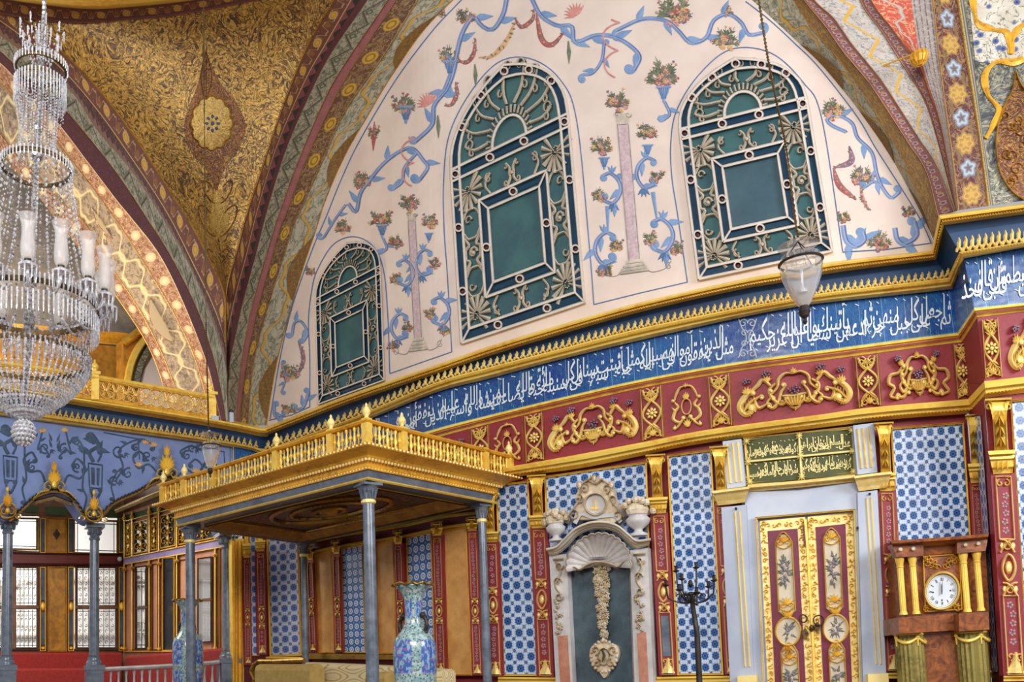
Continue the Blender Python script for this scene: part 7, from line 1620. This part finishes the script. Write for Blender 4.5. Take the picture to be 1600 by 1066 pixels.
for x, y in ((1407, 859), (1427, 858), (1508.5, 852), (1528.5, 850)): mb = MB().blob(WM, (x, y), 4, 4, .45, .475, 0, 10); mb.build('rosette', M['creamgild'], ck)
for (x0, y0), (x1, y1) in (((1409, 872), (1412, 961)), ((1429, 870), (1432, 960)), ((1509, 865), (1512, 957)), ((1529, 863), (1533, 955))):
    a_ = WM.P([(x1, y1)], .4)[0]; t_ = WM.P([(x0, y0)], .4)[0]; s = a_[1]/F; h = t_[2]-a_[2]; r = 4.3*s; c = (a_[0], a_[1], a_[2])
    mb = MB(); G = []; 
    for z in (h*.06, h*.82): G.append([(c[0]+(r*(1-.1*(k % 2)))*math.cos(2*PI*k/24), c[1]+(r*(1-.1*(k % 2)))*math.sin(2*PI*k/24), c[2]+z) for k in range(24)])
    mb.grid(G, closed=True); mb.lathe(c, [(r*1.35, 0), (r*1.3, h*.03), (r*1.05, h*.06)], 14); mb.lathe((c[0], c[1], c[2]+h*.82), [(r*1.05, 0), (r*1.2, h*.02), (r*1.0, h*.04), (r*1.5, h*.15), (r*1.6, h*.18)], 12)
    mb.build('gilt_column', M['gold'], ck)
CS([(1441, 868), (1501, 864), (1505, 954), (1444, 958)], .34, .36, 'gilt_dial_plate', 'burl')
mb = MB()
for u in (-1, 1):
    for v in (-1, 1):
        for k in range(3): mb.ribbon(WM, spiral((1472+u*(24-k*7), 911+v*(40-abs(k)*3)-u*2), 6.5-k, k+u, 1.1, u*v, 16), 2, .36, .385)
        leafcluster(mb, WM, (1472+u*24, 911+v*38-u*2), 7, .36, .39, 5)
for k in range(4):
    for u in (-1, 1): mb.ribbon(WM, spiral((1471+u*(6+k*5), 886-k*2-u), 5, k, 1, u, 12), 1.8, .36, .385)
mb.frame(WM, [(1442, 869), (1500, 865), (1504, 953), (1445, 957)], 2, .36, .38); mb.build('gilt_spandrels', M['gold'], ck)
dc = (1472, 924); dl = MB().slab(WM, [(dc[0]+24*math.cos(t), dc[1]+26*math.sin(t)-2*math.cos(t)) for t in np.linspace(0, 2*PI, 40, endpoint=False)], .36, .385)
M['dial'] = plain('white_enamel_dial', 'dfe6ee', .25, sc=3, amt=.04); dl = dl.build('dial', M['dial'], ck)
mb = MB().ribbon(WM, [(dc[0]+26.5*math.cos(t), dc[1]+28.5*math.sin(t)-2*math.cos(t)) for t in np.linspace(0, 2*PI+.1, 44)], 5, .37, .42); mb.build('gilt_bezel', M['gold'], dl)
mb = MB()
RN = ['XII', 'I', 'II', 'III', 'IIII', 'V', 'VI', 'VII', 'VIII', 'IX', 'X', 'XI']
for k in range(60):
    t = k*PI/30; f = lambda r: (dc[0]+r*math.sin(t), dc[1]-r*1.07*math.cos(t)-2*math.sin(t)*.9); mb.ribbon(WM, [f(22.6), f(21.6 if k % 5 else 20.8)], .5, .386, .388)
for k, rn in enumerate(RN):
    t = k*PI/6; ex, ey = math.sin(t), -math.cos(t)*1.07; c = (dc[0]+17.5*ex, dc[1]+17.5*ey-1.6*math.sin(t)); tx, ty = math.cos(t), math.sin(t); x = -len(rn)*.8+.8
    for ch in rn:
        S2 = {'I': [((0, 2.3), (0, -2.3))], 'V': [((-.8, 2.3), (0, -2.3)), ((.8, 2.3), (0, -2.3))], 'X': [((-.8, 2.3), (.8, -2.3)), ((.8, 2.3), (-.8, -2.3))]}[ch]
        for p, q in S2: mb.ribbon(WM, [(c[0]+tx*(x+a)+ex*b_, c[1]+ty*(x+a)+ey*b_) for a, b_ in (p, q)], .6, .386, .388)
        x += 1.6
mb.build('numerals', M['iron'], dl)
mb = MB(); mb.ribbon(WM, [(dc[0], dc[1]+4), dc, (dc[0]-1, dc[1]-12)], [1, 1.8, .6], .39, .4); mb.ribbon(WM, [(dc[0], dc[1]+5), dc, (dc[0]+.5, dc[1]-17)], [.8, 1.2, .4], .4, .41)
mb.build('hands', M['iron'], dl); mb = MB(); [mb.blob(WM, (x, y), 1.4, 1.4, .386, .392, 0, 8) for x, y in ((1458, 926), (1485, 923), (1472, 938))]; mb.build('winding_holes', M['iron'], dl)
CS([(1404, 965), (1446, 962), (1447, 988), (1405, 991)], .02, .48, 'left_entablature_block', 'burl'); CS([(1498, 959), (1545, 956), (1546, 984), (1499, 987)], .02, .48, 'right_entablature_block', 'burl'); CS([(1446, 963), (1498, 959), (1499, 985), (1447, 988)], .02, .38, 'waist_moulding', 'burl')
CS([(1444, 989), (1500, 986), (1512, 1300), (1458, 1300)], .02, .3, 'trunk_door', 'burl')
M['bronzegreen'] = gold_mat('olive_gilt_fluting', '9a8a48', '5c5228', .4, .45)
for x0, x1, y in ((1404, 1446, 990), (1498, 1545, 987)):
    a_ = WM.P([((x0+x1)/2, 1060)], .3)[0]; s = a_[1]/F; r = (x1-x0)/2*s*.93; zt = WM.P([((x0+x1)/2, y)], .3)[0][2]; mb = MB(); n = 40
    G = [[(a_[0]+(r*(1-.07*(k % 2)))*math.cos(2*PI*k/n), a_[1]+(r*(1-.07*(k % 2)))*math.sin(2*PI*k/n), z) for k in range(n)] for z in (.12, 1.2, zt)]; mb.grid(G, closed=True); co = mb.build('fluted_column', M['bronzegreen'], ck)
    mb = MB(); fr_pt = lambda t, z: (a_[0]+r*1.06*math.cos(t), a_[1]+r*1.06*math.sin(t), z)
    for k in range(2):
        t0 = -PI*.98+k*PI*.48; mb.tube([fr_pt(t0+u*PI*.48, zt-7*s-8*s*math.sin(PI*u)) for u in np.linspace(0, 1, 14)], [1.4*s+1.6*s*math.sin(PI*u) for u in np.linspace(0, 1, 14)], 7)
    for k in range(3): mb.ball(fr_pt(-PI*.98+k*PI*.48, zt-6*s), 3*s, 8, 5); mb.tube([fr_pt(-PI*.98+k*PI*.48, zt-6*s), fr_pt(-PI*.98+k*PI*.48, zt-20*s)], [2*s, 1*s], 6)
    mb.lathe((a_[0], a_[1], zt-3*s), [(r*1.02, 0), (r*1.06, 1.5*s), (r*1.0, 3*s)], 24); mb.build('gilt_swag', M['gold'], co)
MB().slab(WM, [(1402, 1270), (1552, 1262), (1556, 1312), (1406, 1322)], .02, .55).build('plinth', M['burl'], ck)
# ---------------------------------------------------------------- right vault paintings
t = Mat('ivory_ground_with_blue_flowers', .65); p = t.pos(); c = t.mix(t.ss(t.noise(p, 5, 4), .4, .6), 'c3b9a6', 'd6cdbf'); n = t.noise(p, 8, 3, .6, 1.5); c = t.mix((n-.5).abs().lt(.012, .01), c, '5c6048')
v = t.vor(p, 11); c = t.mix(v.lt(.28, .06), c, '4f5f8c'); c = t.mix(v.lt(.1, .04), c, '2c2f4c'); c = t.mix(t.vor(p, 17).lt(.14, .04), c, '6a6f52'); t.col(c); M['ivory'] = t()
bpy.data.objects['trim_43'].data.materials[0] = M['ivory']
dr = smooth([(1587, 110), (1583, 138), (1572, 160), (1560, 195), (1557, 235), (1566, 275), (1594, 308), (1640, 318), (1660, 250), (1650, 180), (1612, 150), (1596, 132), (1587, 110)], 90)
disc(WM, dr, (1606, 225), DP+.005, DP+.012).build('trim_44', M['pend_russet'], kind='structure')
mb = MB(); mb.ribbon(WM, dr, 3, DP+.01, DP+.03); rr = random.Random(9)
for k in range(26): mb.ribbon(WM, spiral((rr.uniform(1570, 1650), rr.uniform(165, 300)), rr.uniform(7, 12), rr.uniform(0, 6), 1.1, rr.choice((-1, 1)), 16), 2, DP+.012, DP+.022)
mb.build('trim_45', M['gold_dark'], kind='structure')
mb = MB()
for P in ([(1519, -10), (1523, 20), (1530, 38), (1553, 46), (1574, 52), (1579, 84)], [(1579, 84), (1583, 60), (1592, 44), (1606, 36), (1630, 40)], [(1600, 92), (1583, 97), (1556, 97), (1539, 118), (1544, 148), (1562, 172), (1552, 195), (1541, 216)]): mb.ribbon(WM, smooth(P, 40), 9+3*np.sin(np.linspace(0, 18, 40)), DP+.008, DP+.02)
mb.build('trim_46', M['gold_deep'], kind='structure')
q = WM.P([(1436, 90)], .5)[0]; s = q[1]/F; mb = MB()
mb.lathe((q[0], q[1], q[2]), [(2*s, -13*s), (8*s, -9*s), (12*s, 0), (10*s, 8*s), (6*s, 12*s)], 16); [mb.tube([(q[0]+math.cos(a)*r_*s, q[1]+math.sin(a)*r_*s, q[2]+z*s) for r_, z in ((3, -13), (9, -9), (12.6, 0), (10.5, 8))], 1.6*s, 5) for a in np.linspace(0, 2*PI, 12, endpoint=False)]
mb.tube([(q[0], q[1], q[2]+10*s), (q[0]-.1, q[1]+.3, q[2]+30*s)], 1.5*s, 6)
mb.build('gilt_boss', M['gold_deep'], label='ribbed gilt boss hanging under the vermilion spandrel at the upper right', cat='ornament')
# ---------------------------------------------------------------- hanging lanterns
def lantern(chain, disc_c, disc_r, rim_c, rim_r, tip, Yd, lab):
    A = at_y(*rim_c, Yd); s = Yd/F; o = thing('hanging_lantern', A, lab, 'lantern', 'bell jar lanterns on long chains', 'thing'); cx, cy, cz = A
    T = at_y(*tip, Yd); H = (tip[1]-rim_c[1])*s; R_ = rim_r*s; dxs = (T[0]-cx)/max(H, .01)
    prof = [(R_*.2, -.72), (R_*.42, -.62), (R_*.72, -.42), (R_*.95, -.22), (R_*1.02, -.08), (R_*.98, .0), (R_*.94, .1)]
    pr = smooth([(a, b*H) for a, b in prof], 22); n = 28; mb = MB()
    mb.grid([[(cx+a*math.cos(2*PI*k/n)-dxs*b, cy+a*math.sin(2*PI*k/n), cz+b) for k in range(n)] for a, b in pr], closed=True); mb.build('glass_bell', M['glass'], o, smoothed=True)
    pr2 = [(a*.97, b) for a, b in pr if b < -H*.18]; mb = MB(); mb.grid([[(cx+a*math.cos(2*PI*k/n)-dxs*b, cy+a*math.sin(2*PI*k/n), cz+b) for k in range(n)] for a, b in pr2], closed=True); mb.build('etched_band', M['frost'], o, smoothed=True)
    mb = MB(); mb.tube([(cx+R_*1.02*math.cos(t), cy+R_*1.02*math.sin(t), cz) for t in np.linspace(0, 2*PI, 32)], R_*.07, 6, False); mb.build('iron_ring', M['iron'], o)
    mb = MB(); mb.lathe((cx+dxs*H*.72, cy, cz-H), [(R_*.04, 0), (R_*.12, H*.04), (R_*.06, H*.09), (R_*.2, H*.13), (R_*.3, H*.2), (R_*.22, H*.3)], 10); mb.build('iron_finial', M['iron'], o)
    D = at_y(*disc_c, Yd); mb = MB(); mb.lathe((D[0], D[1], D[2]), [(disc_r*s, 0), (disc_r*s*.6, disc_r*s*.12), (disc_r*s*.12, disc_r*s*.3), (disc_r*s*.1, disc_r*s*.4)], 28, cap=False); mb.build('smoke_bell', M['frost'], o, smoothed=True)
    mb = MB()
    for k in range(3): t = k*2*PI/3+.5; mb.tube([(D[0], D[1], D[2]+.03), (cx+R_*math.cos(t), cy+R_*math.sin(t), cz)], R_*.03, 5)
    mb.build('suspension_chains', M['iron'], o)
    C = [at_y(x, y, Yd) for x, y in chain]; P = smooth([tuple(c_) for c_ in C], 70); mb = MB()
    for a, b in zip(P[:-1], P[1:]): mb.tube([a, (a+b)/2, b], [.004, .011, .004], 5)
    mb.build('chain', M['bronze'], o)
    mb = MB(); mb.lathe((cx, cy, cz-H*.5), [(R_*.28, 0), (R_*.3, H*.05), (R_*.1, H*.08), (R_*.1, H*.35), (R_*.02, H*.42)], 10); mb.build('candle', M['crystal'], o)
    return o
lantern([(1247, 372), (1242, 340), (1229, 236), (1213, 158), (1199, 87), (1184, -10)], (1247, 384), 31, (1251, 410), 31, (1259, 514), 6.0, 'clear glass bell lantern hanging on a long chain before the right lunette window')
lantern([(326, 670), (322, 500), (320, 250), (318, -10)], (327, 679), 17, (330, 697), 15, (328, 748), 8.8, 'small glass bell lantern hanging in front of the lavender blue wall corner')
# ---------------------------------------------------------------- crystal chandelier
YC = 5.2; sC = YC/F
def ax(y): x = 68+(37-68)*(y-25)/650.; return at_y(x, y, YC)
ch = thing('chandelier', ax(470), 'huge tiered crystal chandelier with glass hurricane shades at the left edge', 'chandelier')
KY = .94                                                # rings seen from below: centre heights come from the px of their middle
def ring(y, r, k, n): c = ax(y); return [(c[0]+r*sC*math.cos(2*PI*(j+k)/n), c[1]+r*sC*math.sin(2*PI*(j+k)/n), c[2]) for j in range(n)]
def strand(mb, a, b, n, w, sag=0., h=None, bulge=0., c=None):
    a, b = np.array(a), np.array(b)
    for i in range(n):
        t = (i+.5)/n; p = a*(1-t)+b*t; p[2] -= sag*4*t*(1-t)
        if bulge: d = p[:2]-c[:2]; p[:2] += d/max(np.linalg.norm(d), 1e-6)*bulge*4*t*(1-t)
        ww = w*(1+.35*math.sin(i*1.7)); mb.octa(p, ww, (h or ww*1.25)*1.1)
    return mb
def prism(mb, p, w, L):
    x, y, z = p; mb.add([(x-w, y, z), (x, y-w, z), (x+w, y, z), (x, y+w, z), (x-w*.8, y, z-L*.8), (x, y-w*.8, z-L*.8), (x+w*.8, y, z-L*.8), (x, y+w*.8, z-L*.8), (x, y, z-L)], [(0, 1, 5, 4), (1, 2, 6, 5), (2, 3, 7, 6), (3, 0, 4, 7), (4, 5, 8), (5, 6, 8), (6, 7, 8), (7, 4, 8), (3, 2, 1, 0)])
def hoop(y, r, w, h, nm, mat='brass'):
    c = ax(y); mb = MB(); mb.lathe(c, [(r*sC-w, -h/2), (r*sC, -h/2), (r*sC+w*.5, 0), (r*sC, h/2), (r*sC-w, h/2), (r*sC-w, -h/2)], 40, cap=False); mb.build(nm, M[mat], ch)
top = ax(30); mb = MB(); mb.tube([tuple(at_y(69, -30, YC)), tuple(ax(20))], .008, 6); 
for k in range(7): p = at_y(69, -28+k*8, YC); mb.ball(p, .016, 6, 4, (1, 1, 1.3))
mb.build('suspension_rod', M['crystal_dim'], ch)
mb = MB(); mb.tube([tuple(ax(25)), tuple(ax(250)), tuple(ax(560)), tuple(ax(650))], [.012, .02, .025, .012], 8); [mb.ball(ax(y), r, 10, 6, (1, 1, 1.4)) for y, r in ((200, .03), (240, .04), (430, .05), (500, .04), (640, .02))]; mb.build('centre_stem', M['crystal_dim'], ch)
for k in range(18):                                     # plume of the top
    a = 2*PI*k/18; c = ax(100); r0_, r1 = 14*sC, (26+8*(k % 2))*sC; hh = (58 if k % 2 else 44)*sC; mb = MB()
    P = [(c[0]+math.cos(a)*(r0_+(r1-r0_)*t+.3*r1*math.sin(PI*t)), c[1]+math.sin(a)*(r0_+(r1-r0_)*t+.3*r1*math.sin(PI*t)), c[2]+hh*math.sin(PI*.62*t)*1.1) for t in np.linspace(0, 1, 14)]
    for p in P: mb.octa(p, .006, .009)
    for p in P[5::3]: prism(mb, p, .004, .05)
    mb.build('plume', M['crystal'], ch)
mb = MB()
for k in range(16): a = 2*PI*k/16; c = ax(95); strand(mb, (c[0]+6*sC*math.cos(a), c[1]+6*sC*math.sin(a), c[2]), (c[0]+10*sC*math.cos(a), c[1]+10*sC*math.sin(a), c[2]+(64-8*(k % 3))*sC), 14, .005)
mb.build('upright_bead_sprays', M['crystal'], ch, kind='stuff')
for (y, r, w, h, nm) in ((108, 40, .008, .022, 'top_hoop'), (132, 40, .005, .012, 'top_lower_hoop'), (262, 55, .008, .024, 'middle_hoop'), (480, 108, .009, .03, 'great_hoop'), (560, 97, .008, .026, 'lower_hoop')): hoop(y, r, w, h, nm, 'bronze')
def row(nm, y, r, n, L, w, mat='crystal'):
    mb = MB(); [prism(mb, p, w, L) for p in ring(y, r, 0, n)]; mb.build(nm, M[mat], ch, kind='stuff')
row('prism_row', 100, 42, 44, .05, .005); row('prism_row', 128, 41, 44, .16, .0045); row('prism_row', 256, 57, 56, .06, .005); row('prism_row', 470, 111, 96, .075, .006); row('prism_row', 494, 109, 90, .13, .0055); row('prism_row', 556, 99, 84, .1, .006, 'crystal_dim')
mb = MB()
for k in range(30): a = 2*PI*k/30; c0, c1 = ax(140), ax(250); strand(mb, (c0[0]+(24+8*(k % 2))*sC*math.cos(a), c0[1]+(24+8*(k % 2))*sC*math.sin(a), c0[2]+.02), (c1[0]+28*sC*math.cos(a), c1[1]+28*sC*math.sin(a), c1[2]), 24, .0055)
for k in range(40): a = 2*PI*k/40; c0 = ax(132); strand(mb, (c0[0]+39*sC*math.cos(a), c0[1]+39*sC*math.sin(a), c0[2]), (c0[0]+36*sC*math.cos(a), c0[1]+36*sC*math.sin(a), c0[2]-(40+12*(k % 3))*sC), 10, .0045)
mb.build('neck_bead_curtain', M['crystal'], ch, kind='stuff')
for k in range(32):                                     # tent of strands to the great hoop
    a = 2*PI*k/32; c0, c1 = ax(264), ax(476); mb = MB(); strand(mb, (c0[0]+54*sC*math.cos(a), c0[1]+54*sC*math.sin(a), c0[2]), (c1[0]+107*sC*math.cos(a), c1[1]+107*sC*math.sin(a), c1[2]), 30, .0075, .10); mb.build('bead_strand', M['crystal'], ch)
for k in range(14):
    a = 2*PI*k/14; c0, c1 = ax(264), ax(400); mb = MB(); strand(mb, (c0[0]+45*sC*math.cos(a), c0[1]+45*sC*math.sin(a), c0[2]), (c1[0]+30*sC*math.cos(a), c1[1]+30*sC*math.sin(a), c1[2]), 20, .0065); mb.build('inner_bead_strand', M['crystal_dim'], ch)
mb = MB()                                               # bowl
for k in range(60):
    a = 2*PI*k/60; c0, c1 = ax(562), ax(655); strand(mb, (c0[0]+98*sC*math.cos(a), c0[1]+98*sC*math.sin(a), c0[2]), (c1[0]+10*sC*math.cos(a), c1[1]+10*sC*math.sin(a), c1[2]+.0), 26, .0085, .0, None, .085, c0)
mb.build('bowl_bead_net', M['crystal'], ch, kind='stuff')
mb = MB()
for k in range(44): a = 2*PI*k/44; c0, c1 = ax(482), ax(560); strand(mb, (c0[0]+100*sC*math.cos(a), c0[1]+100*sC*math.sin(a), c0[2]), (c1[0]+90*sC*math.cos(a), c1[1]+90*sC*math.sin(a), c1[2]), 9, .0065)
mb.build('drum_bead_net', M['crystal_dim'], ch, kind='stuff')
bc = ax(676); mb = MB()
for j in range(9):
    f = -PI/2+PI*(j+.5)/9
    for k in range(max(3, int(18*math.cos(f)))): a = 2*PI*k/max(3, int(18*math.cos(f)))+j*.3; mb.octa((bc[0]+.064*math.cos(f)*math.cos(a), bc[1]+.064*math.cos(f)*math.sin(a), bc[2]+.075*math.sin(f)), .012, .013)
mb.ball(bc, .058, 12, 8); mb.tube([(bc[0], bc[1], bc[2]+.07), tuple(ax(645))], .007, 6); mb.build('faceted_ball', M['crystal'], ch)
sp_ = [(.026, 0), (.036, .02), (.041, .07), (.035, .15), (.036, .2), (.051, .25), (.055, .256)]
for k in range(16):
    a = -PI/2+2*PI*(k+.79)/16; c = ax(478); ex, ey = c[0]+124*sC*math.cos(a), c[1]+124*sC*math.sin(a); z0 = c[2]; mb = MB()
    P = smooth([(c[0]+70*sC*math.cos(a), c[1]+70*sC*math.sin(a), z0+.02), (c[0]+95*sC*math.cos(a), c[1]+95*sC*math.sin(a), z0-.05), (c[0]+118*sC*math.cos(a), c[1]+118*sC*math.sin(a), z0-.03), (ex, ey, z0+.03)], 14); mb.tube(P, .009, 6); ar = mb.build('glass_arm', M['crystal'], ch, smoothed=True)
    mb = MB(); mb.lathe((ex, ey, z0+.03), [(.01, -.01), (.05, .0), (.054, .01), (.02, .012), (.015, .02), (.022, .03)], 16)
    for j in range(8): t = j*PI/4; prism(mb, (ex+.048*math.cos(t), ey+.048*math.sin(t), z0+.03), .005, .08)
    mb.build('drip_pan', M['crystal'], ar)
    MB().lathe((ex, ey, z0+.05), [(.018, 0), (.02, .03), (.012, .035)], 10).build('candle_socket', M['iron'], ar)
    n = 18; mb = MB(); pr = smooth(sp_, 16); mb.grid([[(ex+q_[0]*math.cos(2*PI*j/n), ey+q_[0]*math.sin(2*PI*j/n), z0+.07+q_[1]) for j in range(n)] for q_ in pr], closed=True); mb.build('hurricane_shade', M['frost'], ar, smoothed=True)

# ---------------------------------------------------------------- small fittings
q = WL.P([(335, 656)], .17)[0]; MB().box((q[0], q[1], q[2]), (.05, .04, .045), .4).build('wall_spotlight', M['greymarble'], label='small grey box fitting on the gilt ledge beside the gallery balustrade post', cat='fitting')
q = WL.P([(361, 653)], .17)[0]; sp = MB().box((q[0], q[1], q[2]), (.028, .03, .07), .4).build('ledge_spotlight', M['greymarble'], label='small white spotlight with black cap standing on the gilt ledge at the corner', cat='spotlight')
MB().lathe((q[0], q[1], q[2]+.07), [(.03, 0), (.034, .03), (.02, .045)], 12).build('black_cap', M['iron'], sp)
q = WB.P([(187, 874)], .09)[0]; sc_ = MB().ball(q, .045, 12, 8).build('security_camera', M['greymarble'], smoothed=True, label='small white dome camera in the corner of the window bay', cat='camera')
